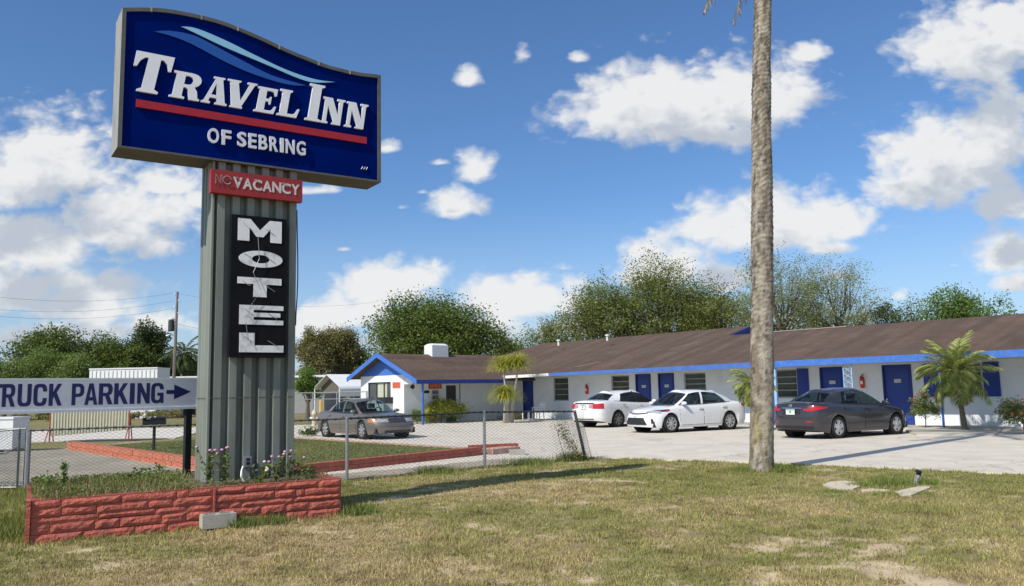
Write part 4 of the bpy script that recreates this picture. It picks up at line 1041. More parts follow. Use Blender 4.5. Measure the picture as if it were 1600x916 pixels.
for i in range(3):
    a, b = chain_mesh(rel(FENCE[i], 0)[:2], rel(FENCE[i+1], 0)[:2], .03, (tops[i]+tops[i+1])/2-.02, wob=.05); V.append(a); Fq.append(b+nb_); nb_ += len(a)
link('wire_mesh', np_mesh('wire_mesh', np.concatenate(V), np.concatenate(Fq), WIRE), fence)
for i, (p, h, r) in enumerate(zip(FENCE, tops, (.045, .030, .030, .035))):
    q = rel(p, 0); lean = np.array([-.26, -.20]) if i == 3 else np.array([0, 0])
    if i == 3: q = (q[0]+.03, q[1], 0)
    mb = MB(); mb.tube([(q[0], q[1], -.1), (q[0]+lean[0], q[1]+lean[1], h+.02)], r, 8); mb.build('post', GALV if i in (0, 1, 2) else PIPE, fence)
    mb = MB(); mb.lathe([(r+.004, h-.01), (r+.005, h+.02), (.012, h+.03)], (q[0]+lean[0], q[1]+lean[1], 0), 8); mb.build('post_cap', GALV, fence)
mb = MB()
pts = [rel(FENCE[0], tops[0]), rel(FENCE[1], tops[1]), rel(FENCE[2], tops[2]), (rel(FENCE[3], 0)[0]-.25, rel(FENCE[3], 0)[1]-.2, tops[3])]
for a, b in zip(pts[:-1], pts[1:]):
    mb.tube([a, b], .019, 6)
    # twisted tie wires along the rail
    A_, B_ = Vector(a), Vector(b)
    for k_ in range(int((B_-A_).length/.16)):
        c_ = A_.lerp(B_, (k_+.5)*.16/(B_-A_).length); mb.tube([c_-(B_-A_).normalized()*.02, c_+(B_-A_).normalized()*.02], .026, 5)
mb.build('top_rail', DKSTEEL, fence)
# loose roll of mesh and dead vine at the slumped end
V = []; Fq = []; nb_ = 0
e0, e1 = np.array(rel(FENCE[2], 0)[:2]), np.array(rel(FENCE[3], 0)[:2])
for j in range(7):
    a0 = e0 + (e1-e0)*(.66+.045*j) + np.array([.10*math.sin(j*2.1), .10*math.cos(j*1.7)]); b0 = a0 + np.array([.12*math.cos(j*1.3)+.10, .05*math.sin(j)])
    a, b = chain_mesh(a0, a0+(b0-a0)*1.8, .0, .95-.05*(j % 3), wob=.15); 
    a[:, 0] += (a[:, 2]-.5)*-.22; a[:, 1] += (a[:, 2]-.5)*-.10
    V.append(a); Fq.append(b+nb_); nb_ += len(a)
link('loose_mesh_roll', np_mesh('loose_mesh_roll', np.concatenate(V), np.concatenate(Fq), DKSTEEL), fence)
# gate leaf on the left of the thick post
gate = empty('chain_link_gate', (-8.95, 15.2, 0), math.pi, 'sagging chain link gate left of the thick grey post', 'gate')
V, Fq = chain_mesh((0.05, 0), (3.2, 0), .05, 1.08, wob=.3, sp=.052, r=.0042)
link('wire_mesh', np_mesh('wire_mesh', V, Fq, WIRE), gate)
mb = MB()
mb.tube([(.06, 0, .05), (.06, 0, 1.09)], .02, 6); mb.tube([(3.2, 0, .05), (3.2, 0, 1.09)], .02, 6); mb.tube([(.42, .02, .0), (.45, .02, 1.09)], .018, 6)
mb.tube([(.06, 0, 1.09), (.7, .0, 1.04), (1.6, 0, 1.06), (3.2, 0, 1.09)], .018, 6); mb.tube([(.06, .0, .05), (3.2, 0, .05)], .018, 6); mb.tube([(.06, 0, .78), (.3, -.04, .66), (.7, -.02, .62), (1.2, 0, .66)], .012, 5)
mb.build('gate_frame', PIPE, gate)
g2 = empty('chain_link_gate', (-9.05, 15.55, 0), math.pi-.10, 'second chain link gate leaf folded close behind the sagging one', 'gate')
V, Fq = chain_mesh((0.05, 0), (3.4, 0), .05, 1.06, wob=.2, sp=.05, r=.004)
link('wire_mesh', np_mesh('wire_mesh', V, Fq, WIRE), g2)
mb = MB(); mb.tube([(.05, 0, .05), (.05, 0, 1.08), (3.4, 0, 1.08), (3.4, 0, .05), (.05, 0, .05)], .018, 6); mb.build('gate_frame', PIPE, g2)

# far fence between the pylon and the office
ff = empty('chain_link_fence', (-12.2, 47, 0), 0, 'distant pale chain link fence with double rails in front of the carport', 'fence')
FFP = [(-13.5, 49.0), (-11.5, 47.6), (-9.9, 46.5), (-8.0, 45.2)]
for p in FFP: MB().tube([(p[0]+12.2, p[1]-47, -.1), (p[0]+12.2, p[1]-47, 1.75)], .04, 6).build('post', GALV, ff)
V = []; Fq = []; nb_ = 0
for a_, b_ in zip(FFP[:-1], FFP[1:]):
    a, b = chain_mesh((a_[0]+12.2, a_[1]-47), (b_[0]+12.2, b_[1]-47), .05, 1.7, sp=.12, r=.004); V.append(a); Fq.append(b+nb_); nb_ += len(a)
    MB().tube([(a_[0]+12.2, a_[1]-47, 1.72), (b_[0]+12.2, b_[1]-47, 1.72)], .03, 6).build('rail', GALV, ff)
    MB().tube([(a_[0]+12.2, a_[1]-47, 1.35), (b_[0]+12.2, b_[1]-47, 1.35)], .025, 6).build('rail', GALV, ff)
link('wire_mesh', np_mesh('wire_mesh', np.concatenate(V), np.concatenate(Fq), WIRE), ff)

# ------------------------------------------------------------------ red border wall round the lawn
border = empty('red_border_wall', (*BORDER[0], 0), 0, 'low red painted brick border round the rectangle of green lawn', 'border wall')
BR = mat('red_border_brick', (.40, .10, .062), .8, var=.22, vscale=5, bump=.5, dirt=((.26, .07, .05), .5), dscale=3)
BRO = mat('orange_red_border_brick', (.46, .14, .075), .8, var=.18, vscale=4, bump=.5, dirt=((.42, .18, .12), .6), dscale=2)
BRP = mat('faded_pink_border', (.50, .30, .24), .85, var=.2, vscale=3, dirt=((.6, .52, .46), .7), dscale=1.5)
def brick_run(a, b, h, w_, m, name, n_course=2, bl=.4):
    a, b = np.array(a)-np.array(BORDER[0]), np.array(b)-np.array(BORDER[0]); Ln = np.linalg.norm(b-a); d = (b-a)/Ln; ang = math.atan2(d[1], d[0])
    mb = MB(); rr = random.Random(len(name)+int(Ln*10)); 
    nrm = np.array([-d[1], d[0]])
    c = (a+b)/2
    for r in range(n_course):
        s = -.2*(r % 2)
        while s < Ln:
            s0, s1 = max(0, s), min(Ln, s+bl-.012); 
            if s1-s0 > .05:
                j = rr.uniform(-.008, .008)
                mb.box((s0, -w_/2+j, h*r/n_course), (s1, w_/2+j, h*(r+1)/n_course-.008), rz=None)
            s += bl
    mb.box((0, -w_/2+.02, 0), (Ln, w_/2-.02, h-.015))
    c_, q = math.cos(ang), math.sin(ang)
    mb.v = [(a[0]+x*c_-y*q, a[1]+x*q+y*c_, z) for x, y, z in mb.v]
    return mb.build(name, m, border)
brick_run(BORDER[0], (-.9, 21.2), .22, .2, BR, 'front_run')
brick_run(BORDER[3], BORDER[0], .26, .3, BRO, 'side_run')
brick_run((-1.0, 22.45), BORDER[2], .10, .22, BRP, 'back_run', 1)
brick_run((-.75, 21.3), (-.05, 22.1), .16, .5, BRP, 'corner_step', 1, .5)
brick_run((-1.2, 21.9), (.05, 22.4), .22, .2, BR, 'corner_run', 2)
MB().box((-.15-BORDER[0][0], 20.85-BORDER[0][1], 0), (.25-BORDER[0][0], 21.1-BORDER[0][1], .14)).build('corner_block', CONC, border)

# ------------------------------------------------------------------ small things on the left
gp = atz(240, 706, 0)
grill = empty('park_grill', (gp[0], gp[1], 0), math.radians(20), 'black park barbecue grill on a single post', 'grill')
MB().tube([(0, 0, -.1), (0, 0, .80)], .045, 8).build('post', BLACK, grill)
mb = MB(); mb.box((-.32, -.2, .80), (.32, .2, .83)); mb.box((-.32, -.2, .83), (-.29, .2, 1.02)); mb.box((.29, -.2, .83), (.32, .2, 1.02)); mb.box((-.29, .17, .83), (.29, .2, 1.02)); mb.box((-.29, -.2, .83), (.29, -.17, .93)); mb.build('fire_box', BLACK, grill)
for i in range(9): MB().tube([(-.26+.065*i, -.19, .96), (-.26+.065*i, .19, .96)], .008, 5).build('grate_bar', DKSTEEL, grill)
MB().tube([(-.2, -.2, .97), (-.2, -.32, .99), (-.1, -.32, .99), (-.1, -.2, .97)], .012, 5).build('handle', GALV, grill)

rp0, rp1 = atz(78, 691, 0), atz(199, 689, 0)
rb = empty('ribbed_panel_stand', (rp0[0], rp0[1], 0), math.atan2(rp1[1]-rp0[1], rp1[0]-rp0[0]), 'beige ribbed metal panel standing on red angled legs', 'panel stand')
RL = float(np.linalg.norm(rp1[:2]-rp0[:2])); REDLEG = mat('rusty_red_leg', (.33, .06, .04), .7, var=.2)
TAN = mat('beige_ribbed_metal', (.40, .38, .28), .6, var=.1)
TANR = mat('beige_rib', (.46, .44, .33), .6, var=.1)
v = [(-.0, 0, .22), (RL, 0, .42), (RL, 0, 1.55), (0, 0, 1.55)]; MB().add(v+[(a, b+.03, c) for a, b, c in v], [(0,1,2,3),(7,6,5,4),(0,4,5,1),(1,5,6,2),(2,6,7,3),(3,7,4,0)]).build('panel', TAN, rb)
me = None
n = int(RL/.12)
for i in range(n):
    x = .05+i*.12; mb = MB(); z0 = .22+.2*x/RL+.01
    mb.prism([(x, -.003), (x+.02, -.03), (x+.06, -.03), (x+.08, -.003)], z0, 1.54, 'xy'); mb.build('rib', TANR, rb)
for x, s in ((-.04, 1), (RL+.04, 1)):
    for dy in (-.45, .45):
        MB().tube([(x, dy*.6, 0), (x, .0, .6 if dy < 0 else 1.2)], .022, 6).build('leg', REDLEG, rb)
    MB().tube([(x, .02, .0), (x, .02, 1.55)], .025, 6).build('leg', REDLEG, rb)
wb0 = atz(39, 706, 0)
wbx = empty('white_storage_box', (wb0[0]-2.05, wb0[1]+.5, 0), 0, 'plain white storage box behind the chain link gate', 'storage box')
MB().box((-1.6, -.45, .08), (1.6, .45, 1.02)).build('body', WMETAL, wbx)
MB().box((-1.62, -.48, 1.023), (1.62, .48, 1.09)).build('lid', WMETAL, wbx)
for x in (-1.4, 0, 1.4): MB().box((x-.08, -.4, 0), (x+.08, .4, .078)).build('foot', GALV, wbx)
for x in (-.8, .0, .8): MB().box((x-.02, -.46, .1), (x+.02, -.452, 1.0)).build('side_seam', GALV, wbx)

# concrete scraps and standpipe in the lawn
p = atz(1325, 761, 0)
def slab_piece(poly, z, name, lab, m=CONC):
    c = np.mean(np.array(poly), 0); mb = MB(); mb.prism([(a-c[0], b-c[1]) for a, b in poly], -.06, z, 'xy')
    o = mb.build(name, m); o.location = (c[0], c[1], 0); tag(o, lab, 'concrete'); return o
def pz(*pp): return [tuple(atz(x, y, 0)[:2]) for x, y in pp]
SL = mat('pale_concrete_scrap', (.58, .50, .385), .9, var=.15, vscale=6, bump=.5, dirt=((.42, .35, .25), .6), dscale=4)
slab_piece(pz((1286,759),(1296,755),(1318,753),(1338,755),(1344,762),(1333,766),(1312,767),(1298,763)), .022, 'concrete_slab_piece', 'broad pale concrete slab sunk in the grass, farthest from the standpipe', SL)
slab_piece(pz((1345,766),(1360,764),(1392,766),(1388,769),(1347,769)), .008, 'concrete_slab_piece', 'narrow strip of buried concrete between the two slabs', SL)
slab_piece(pz((1398,771),(1412,767),(1436,762),(1450,761),(1453,764),(1438,770),(1424,776),(1408,777)), .022, 'concrete_slab_piece', 'tan concrete slab right beside the standpipe', SL)
pp = atz(1434, 758, 0)
sp_ = empty('standpipe', (pp[0], pp[1], 0), 0, 'short grey standpipe with a black cap leaning out of the lawn', 'standpipe')
MB().tube([(-.05, 0, -.05), (-.02, 0, .06), (.0, 0, .13)], [.035, .035, .03], 8).build('pipe', mat('old_grey_pipe', (.24, .25, .24), .6, var=.3), sp_)
MB().tube([(.0, 0, .10), (.02, 0, .15)], .042, 8).build('collar', GALV, sp_)
MB().tube([(.02, 0, .15), (.03, -.02, .20), (-.02, -.04, .22)], [.036, .04, .03], 8).build('cap', BLACK, sp_)
tuft_spots = [(pp[0]+.05, pp[1]+.05)]
# ------------------------------------------------------------------ cars
def sup(th, w, d, e): return w*abs(math.sin(th))**(2/e), d*abs(math.cos(th))**(2/e)
GLASS_IN = {}
def make_car(name, label, P, paint, loc, heading, k=1.0):
    car = empty(name, (loc[0], loc[1], .012), heading, label, 'car', None); car.scale = (k, k, k)
    L_, W_, H_, wb = P['L'], P['W']/2, P['H'], P['wb']; xf = wb/2+P['fo']; xr = -(L_-xf)
    wr = P['wr']; Ra = wr+.042; z0 = P.get('z0', .17)
    xs_f, xs_r = wb/2, -wb/2
    def zs(x): return float(np.interp(x, [p[0] for p in P['belt']], [p[1] for p in P['belt']]))
    levels = P['levels']     # (fraction, width factor, nose dx, tail dx)
    df, dr, ef, er = P.get('df', .85), P.get('dr', .55), P.get('ef', 2.6), P.get('er', 3.2)
    NF_, NR_ = 12, 10
    xa, xb = xf-df, xr+dr
    side = list(np.arange(xa-.05, xb+.02, -.055))
    def loop(lv):
        fr, wf, dx0, dx1 = lv; w = W_*wf; o = []
        for i in range(NF_+1):
            th = math.pi/2*i/NF_; y, d = sup(th, w, df-dx0, ef); o.append((xa+d, y))
        for x in side: o.append((x, w))
        for i in range(NR_, -1, -1):
            th = math.pi/2*i/NR_; y, d = sup(th, w, dr-dx1, er); o.append((xb-d, y))
        return o
    def arch(x):
        z = 0
        for c in (xs_f, xs_r):
            if abs(x-c) < Ra: z = max(z, wr+math.sqrt(Ra*Ra-(x-c)**2))
        return z
    grid = []
    for li, lv in enumerate(levels):
        row = []
        for (x, y) in loop(lv):
            zb = z0 + P.get('lip', 0)*0
            # lift the bottom at nose and tail
            zb += .05*max(0, (x-xs_f-.5)/.4) + .10*max(0, (xs_r-.45-x)/.5)
            top = zs(x); z = zb+lv[0]*(top-zb)
            a = arch(x)
            if a and y > W_*.75: z = max(z, min(a, top-.05)+.006*li)
            row.append(Vector((x, y, z)))
        grid.append(row)
    NA = len(grid[0]); NL = len(levels)
    def pt(a, l, sgn=1):
        a = min(max(a, 0), NA-1.001); l = min(max(l, 0), NL-1.001); i, j = int(a), int(l); u, v = a-i, l-j
        p = grid[j][i].lerp(grid[j][i+1], u).lerp(grid[j+1][i].lerp(grid[j+1][i+1], u), v)
        return Vector((p.x, p.y*sgn, p.z))
    def nrm(a, l, sgn=1):
        e = .35; d1 = pt(a+e, l, sgn)-pt(a-e, l, sgn); d2 = pt(a, l+e, sgn)-pt(a, l-e, sgn)
        n = d1.cross(d2)*(-sgn)
        if n.length < 1e-9: return Vector((1 if a < NA/2 else -1, 0, 0))
        n.normalize()
        ref = pt(a, l, sgn); 
        if n.dot(Vector((ref.x, ref.y*2.5, 0))) < 0: n = -n
        return n
    def ax(x, front=None):
        """index along the loop where the side (or corner) reaches x, read on the widest level"""
        row = grid[3]; best = min(range(NA-1), key=lambda i: abs((row[i].x+row[i+1].x)/2-x) if row[i].y > .02 or True else 9)
        x0, x1 = row[best].x, row[best+1].x
        return best + (0 if x0 == x1 else min(1, max(0, (x-x0)/(x1-x0))))
    def ay(y, front):
        row = grid[3]; rng = range(0, NF_) if front else range(NA-2, NA-2-NR_, -1)
        for i in rng:
            a, b = sorted((row[i].y, row[i+1].y))
            if a <= y <= b+1e-9: return i + (0 if row[i].y == row[i+1].y else (y-row[i].y)/(row[i+1].y-row[i].y))
        return NF_ if front else NA-1-NR_
    def lz(a, z):
        """level index at height z at loop position a"""
        for j in range(NL-1):
            p, q = pt(a, j).z, pt(a, min(j+1, NL-1.01)).z
            if p <= z <= q or j == NL-2: return j+min(1, max(0, (z-p)/max(q-p, 1e-6)))
        return 0
    def patch(nm, a0, a1, lo, hi, m, parent, sgn=1, off=.006, na=8, nl=3, both=False):
        """panel proud of the body; lo, hi are heights (functions of 0..1 along the patch, or numbers)"""
        f_lo = lo if callable(lo) else (lambda t: lo); f_hi = hi if callable(hi) else (lambda t: hi)
        mb = MB()
        for sg in ((1, -1) if both else (sgn,)):
            vs = []; fs = []
            for i in range(na+1):
                t = i/na; a = a0+(a1-a0)*t
                for j in range(nl+1):
                    z = f_lo(t)+(f_hi(t)-f_lo(t))*j/nl; l = lz(a, z); edge = i in (0, na) or j in (0, nl)
                    p = pt(a, l, sg)+nrm(a, l, sg)*off
                    vs.append(p)
            nb = len(vs); vs += vs[:nb]; n0 = len(vs)
            for i in range(na+1):
                t = i/na; a = a0+(a1-a0)*t
                for j in range(nl+1):
                    z = f_lo(t)+(f_hi(t)-f_lo(t))*j/nl; l = lz(a, z); vs.append(pt(a, l, sg)-nrm(a, l, sg)*.01)
            def q(i, j): return i*(nl+1)+j
            for i in range(na):
                for j in range(nl): fs.append((q(i, j), q(i+1, j), q(i+1, j+1), q(i, j+1)))
            rim = [q(i, 0) for i in range(na+1)]+[q(na, j) for j in range(1, nl+1)]+[q(i, nl) for i in range(na-1, -1, -1)]+[q(0, j) for j in range(nl-1, 0, -1)]
            for i in range(len(rim)):
                b, c = rim[i], rim[(i+1) % len(rim)]; fs.append((nb+b, n0+b, n0+c, nb+c))
            mb.add(vs, fs)
        return mb.build(nm, m, parent, True)
    # body shell
    mb = MB(); vs = []; fs = []
    for sg in (1, -1):
        b = len(vs)
        for row in grid: vs += [(p.x, p.y*sg, p.z) for p in row]
        for j in range(NL-1):
            for i in range(NA-1): fs.append((b+j*NA+i, b+j*NA+i+1, b+(j+1)*NA+i+1, b+(j+1)*NA+i))
    ML_ = 8; b = len(vs); crown = P.get('crown', .05)
    top = grid[-1]
    def deck(i, s):     # s from -1 (right) to 1 (left)
        p = top[i]; k = min(1, p.y/(W_*.8))
        return Vector((p.x, p.y*s, p.z + crown*k*(1-s*s)))
    for i in range(NA):
        for j in range(ML_+1): vs.append(deck(i, -1+2*j/ML_))
    for i in range(NA-1):
        for j in range(ML_): fs.append((b+i*(ML_+1)+j, b+i*(ML_+1)+j+1, b+(i+1)*(ML_+1)+j+1, b+(i+1)*(ML_+1)+j))
    mb.add(vs, fs)
    me = mb.mesh('body', paint, True, False)
    bm = bmesh.new(); bm.from_mesh(me); bmesh.ops.remove_doubles(bm, verts=bm.verts, dist=1e-4); bmesh.ops.recalc_face_normals(bm, faces=bm.faces); bm.to_mesh(me); bm.free()
    body = link('body', me, car)
    # under side
    mb = MB(); mb.box((xr+.25, -W_+.12, z0+.03), (xf-.25, W_-.12, z0+.22)); 
    for c in (xs_f, xs_r): mb.lathe([(Ra+.01, -W_+.04), (Ra+.01, -W_+.3), (.02, -W_+.3)], (c, 0, wr), 20, 'y', cap=False).lathe([(.02, W_-.3), (Ra+.01, W_-.3), (Ra+.01, W_-.04)], (c, 0, wr), 20, 'y', cap=False)
    mb.build('underbody', DARKIN, car)
    # wheel arch liners are the dark drums above; wheels
    for x in (xs_f, xs_r):
        for sg in (1, -1):
            yw = sg*(W_-.115)
            mb = MB(); w2 = .10; r_in = wr*.71
            mb.lathe([(r_in, -w2), (wr-.02, -w2), (wr, -w2+.03), (wr, w2-.03), (wr-.02, w2), (r_in, w2), (r_in-.02, w2-.05), (r_in-.02, -w2+.05), (r_in, -w2)], (x, yw, wr), 24, 'y', cap=False)
            wl = mb.build('wheel', RUBBER, car, True)
            mb = MB(); yo = yw+sg*(w2-.035)
            mb.lathe([(r_in+.005, -.02), (r_in+.005, .03), (r_in-.03, .03), (r_in-.03, -.02), (r_in+.005, -.02)], (x, yo, wr), 24, 'y', cap=False)
            ns = P.get('spokes', 5)
            for k in range(ns):
                a = 2*math.pi*k/ns+.3; c, s = math.cos(a), math.sin(a); h0, h1 = P.get('spw', .05), P.get('spw', .05)*.7
                q = lambda r, h, y: (x+r*c-h*s, yo+y, wr+r*s+h*c)
                v = [q(.03, -h1, -.01), q(.03, h1, -.01), q(r_in-.02, h0, -.01), q(r_in-.02, -h0, -.01)]
                v2 = [q(.03, -h1, sg*.03), q(.03, h1, sg*.03), q(r_in-.02, h0, sg*.022), q(r_in-.02, -h0, sg*.022)]
                mb.add(v+v2, [(0,1,2,3),(7,6,5,4),(0,4,5,1),(1,5,6,2),(2,6,7,3),(3,7,4,0)])
            mb.lathe([(.055, -.01), (.055, sg*.04), (.03, sg*.05)] if sg > 0 else [(.03, -.05), (.055, -.04), (.055, .01)], (x, yo, wr), 12, 'y')
            mb.build('rim', P['rim'], wl)
            MB().lathe([(r_in-.03, -.005), (r_in-.03, .0)], (x, yo-sg*.03, wr), 20, 'y').build('brake_disc', DARKIN, wl)
    # greenhouse
    G = P['gh']          # ids: base and roof points (x, y[, z])
    zr = lambda x: float(np.interp(x, [p[0] for p in P['roof']], [p[1] for p in P['roof']]))
    ids = ['F0', 'F1', 'A2', 'B1', 'B2', 'C1', 'C2', 'R0']; segs = [6, 1, 4, 1, 4, 2, 6]
    def half():
        bs, rs_ = [], []; seg_of = []
        for k in range(7):
            (bx0, by0), (rx0, ry0) = G[ids[k]]; (bx1, by1), (rx1, ry1) = G[ids[k+1]]
            for i in range(segs[k]):
                t = i/segs[k]
                if k == 0: y = by1*t; bp = (bx0-(bx0-bx1)*t*t, y); y2 = ry1*t; rp = (rx0-(rx0-rx1)*t*t, y2)
                elif k == 6: u = 1-t; bp = (bx1-(bx1-bx0)*u*u, by0*u); rp = (rx1-(rx1-rx0)*u*u, ry0*u)
                else: bp = (bx0+(bx1-bx0)*t, by0+(by1-by0)*t); rp = (rx0+(rx1-rx0)*t, ry0+(ry1-ry0)*t)
                bs.append(bp); rs_.append(rp); seg_of.append(k)
        bs.append(G['R0'][0]); rs_.append(G['R0'][1])
        return bs, rs_, seg_of
    bs, rs_, seg_of = half(); NH = len(bs)
    rows = [0, .07, .3, .6, .92, 1.0]
    def zdeck(x, y):
        i = min(range(NA), key=lambda k_: abs(top[k_].x-x)); s = min(1, abs(y)/max(top[i].y, .01)); return deck(i, s).z-.012
    rc = P.get('rcrown', .045)
    xmid, hl, archd = P.get('xmid', -.35), .72, P.get('arch', .06)
    def drop(x): return archd*min(2.2, ((x-xmid)/hl)**2)
    def gpt(i, v, sg):
        bx, by = bs[i]; rx, ry = rs_[i]
        zb = zdeck(bx, by); zt = zr(rx) - (.035+drop(rx))*(1 if seg_of[min(i, NH-2)] in (1, 2, 3, 4, 5) else min(1, ry/P['rw'])**2)
        bul = .035*math.sin(math.pi*v)
        x = bx+(rx-bx)*v; y = by+(ry-by)*v; z = zb+(zt-zb)*v
        k = seg_of[min(i, NH-2)]
        if k in (2, 3, 4, 1, 5): y += bul*(1 if y > .05 else 0)
        else:
            z += bul*.8
        return Vector((x, y*sg, z))
    mbp = MB(); vs = []; fs = []; NV = len(rows); dark = []
    glassf = {}
    for sg in (1, -1):
        b = len(vs)
        for i in range(NH):
            for v in rows: vs.append(gpt(i, v, sg))
        for i in range(NH-1):
            k = seg_of[i]
            for j in range(NV-1):
                q = (b+i*NV+j, b+(i+1)*NV+j, b+(i+1)*NV+j+1, b+i*NV+j+1)
                isg = (k in (0, 6) and j < NV-2) or (k in (2, 4) and 1 <= j < NV-2) or (k == 5 and P.get('quarter') and 1 <= j < NV-2 and i == seg_of.index(5))
                if isg:
                    key = {0: 'windshield', 6: 'rear_window', 2: 'front_side_window', 4: 'rear_side_window', 5: 'rear_side_window'}[k]
                    glassf.setdefault((key, 0 if k in (0, 6) else sg), []).append([vs[a_] for a_ in q])
                else: (dark if k == 3 and P.get('dark_b') else fs).append(q)
    # roof cap
    b = len(vs); RM = 6
    for i in range(NH):
        p = gpt(i, 1, 1)
        for j in range(RM+1):
            s = -1+2*j/RM; vs.append(Vector((p.x, p.y*s, p.z + (rc+drop(p.x))*(1-s*s)*min(1, p.y/(P['rw']*.8)))))
    for i in range(NH-1):
        for j in range(RM): fs.append((b+i*(RM+1)+j, b+i*(RM+1)+j+1, b+(i+1)*(RM+1)+j+1, b+(i+1)*(RM+1)+j))
    mbp.add(vs, fs); mbp.add(vs, dark, 1); me = mbp.mesh('cabin', [paint, BLKP], True, False)
    bm = bmesh.new(); bm.from_mesh(me); bmesh.ops.remove_doubles(bm, verts=bm.verts, dist=1e-4); bmesh.ops.recalc_face_normals(bm, faces=bm.faces); bm.to_mesh(me); bm.free()
    link('cabin', me, car)
    for (key, sg), quads in glassf.items():
        mb = MB()
        for q in quads: mb.add([Vector((p.x, p.y, p.z)) - Vector((0, .006*(1 if p.y > 0 else -1) if sg else 0, .004)) for p in q], [(0, 1, 2, 3)])
        me = mb.mesh(key, P['glass'], True, False)
        bm = bmesh.new(); bm.from_mesh(me); bmesh.ops.remove_doubles(bm, verts=bm.verts, dist=1e-4); bmesh.ops.recalc_face_normals(bm, faces=bm.faces); bm.to_mesh(me); bm.free()
        link(key, me, car)
    # window trim strip at the belt line
    mb = MB()
    for sg in (1, -1):
        i0, i1 = seg_of.index(2), seg_of.index(5)+1
        mb.tube([gpt(i, .05, sg)+Vector((0, .006*sg, 0)) for i in range(i0, i1+1)], .012, 5)
    mb.build('belt_trim', BLACK if not P.get('chrome_trim') else CHROME, car)
    # interior
    zi = zs(0)
    for x in (.25,):
        for y in (-.36, .36):
            mb = MB(); mb.box((x-.25, y-.22, .35), (x+.2, y+.22, .52)); mb.add([(x-.28, y-.22, .5), (x-.12, y-.22, .5), (x-.30, y-.19, 1.05), (x-.38, y-.19, 1.05), (x-.28, y+.22, .5), (x-.12, y+.22, .5), (x-.30, y+.19, 1.05), (x-.38, y+.19, 1.05)],
               [(0,1,2,3),(7,6,5,4),(0,4,5,1),(1,5,6,2),(2,6,7,3),(3,7,4,0)]); mb.box((x-.39, y-.12, 1.07), (x-.30, y+.12, zi+.33)); mb.build('seat', P['seat'], car)
    mb = MB(); x = -.95; mb.box((x-.3, -.6, .4), (x+.2, .6, .6)); mb.box((x-.35, -.6, .6), (x-.2, .6, zi+.13)); mb.build('rear_seat', P['seat'], car)
    gx0 = G['F1'][0][0]
    MB().box((gx0-.65, -.66, zi-.25), (gx0-.05, .66, zi-.02)).build('dashboard', DARKIN, car)
    MB().box((xr+.9, -.7, .24), (gx0-.1, .7, .30)).build('cabin_floor', DARKIN, car)
    mb = MB(); cx_, cy_, cz_ = gx0-.75, .36, zi+.02
    mb.tube([(cx_+.06*math.sin(t), cy_+.18*math.cos(t), cz_+.17*math.sin(t)) for t in np.linspace(0, 2*math.pi, 17)], .015, 5); mb.build('steering_wheel', DARKIN, car)
    # doors with handles
    bxA, bxB, bxC = min(G['A2'][0][0]+.05, xs_f-Ra-.04), (G['B1'][0][0]+G['B2'][0][0])/2, G['C1'][0][0]
    for sg in (1, -1):
        for (p, q) in ((bxA, bxB+.012), (bxB-.012, max(bxC, xs_r+.12))):
            a0, a1 = ax(p), ax(q)
            def lo(t, a0=a0, a1=a1):
                a = a0+(a1-a0)*t; return max(z0+.09, pt(a, 0).z+.03)
            da = .012/.055
            seam = patch('door_gap', a0-da, a1+da, lambda t, lo=lo: lo(t)-.012, lambda t, a0=a0, a1=a1: zs(pt(a0+(a1-a0)*t, 0).x)-.012, BLKP, car, sg, .0015, 10, 5)
            d = patch('door', a0, a1, lo, lambda t, a0=a0, a1=a1: zs(pt(a0+(a1-a0)*t, 0).x)-.02, paint, car, sg, .005, 10, 5)
            a = a1-(a1-a0)*.14 if True else 0; zc = zs(q)-.13; n_ = nrm(a, lz(a, zc), sg); c = pt(a, lz(a, zc), sg)+n_*.028
            MB().box((c.x-.09, c.y-.012, c.z-.018), (c.x+.09, c.y+.012, c.z+.018)).build('handle', P.get('handle', paint), d)
        # mirror
        mx, my = gx0-.30, G['A2'][0][1]
        mb = MB(); mz = zs(mx)+.075
        n0 = len(mb.v); mb.lathe([(.035, -.05), (.062, -.04), (.065, .0), (.058, .05), (.025, .09)], (0, 0, 0), 12, 'x'); mb.v = [(mx+a, sg*(my+.15)+b*1.75, mz+c) for a, b, c in mb.v]; mb.box((mx-.02, sg*(my+.04) - .06, mz-.06), (mx+.03, sg*(my+.04)+.06, mz-.03)); mb.build('mirror', paint, car, True)
    # bumpers, hood and boot lid seams
    patch('front_bumper', ax(xs_f+Ra+.05), 0, lambda t: pt(ax(xs_f+Ra+.05)*(1-t), 0).z+.012, P['bz'], paint, car, off=.010, na=14, nl=3, both=True)
    patch('rear_bumper', ax(xs_r-Ra-.05), NA-1.001, lambda t: pt(ax(xs_r-Ra-.05)+(NA-1-ax(xs_r-Ra-.05))*t, 0).z+.012, P['rz'], paint, car, off=.012, na=14, nl=3, both=True)
    def deck_panel(nm, i0, i1, s):
        vs = []; fs = []; m = 6
        for i in range(i0, i1+1):
            for j in range(m+1): vs.append(deck(i, -s+2*s*j/m)+Vector((0, 0, .006)))
        nb = len(vs); vs += [v.copy() for v in vs[:nb]]; n0 = len(vs); vs += [v-Vector((0, 0, .012)) for v in vs[:nb]]
        n = i1-i0
        for i in range(n):
            for j in range(m): a = i*(m+1)+j; fs.append((a, a+1, a+m+2, a+m+1))
        rim = [j for j in range(m+1)]+[i*(m+1)+m for i in range(1, n+1)]+[n*(m+1)+j for j in range(m-1, -1, -1)]+[i*(m+1) for i in range(n-1, 0, -1)]
        for k in range(len(rim)): b_, c_ = rim[k], rim[(k+1) % len(rim)]; fs.append((nb+b_, n0+b_, n0+c_, nb+c_))
        MB().add(vs, fs).build(nm, paint, car, True)
    ih = int(ax(gx0+.12)); deck_panel('hood', 4, ih, .92)
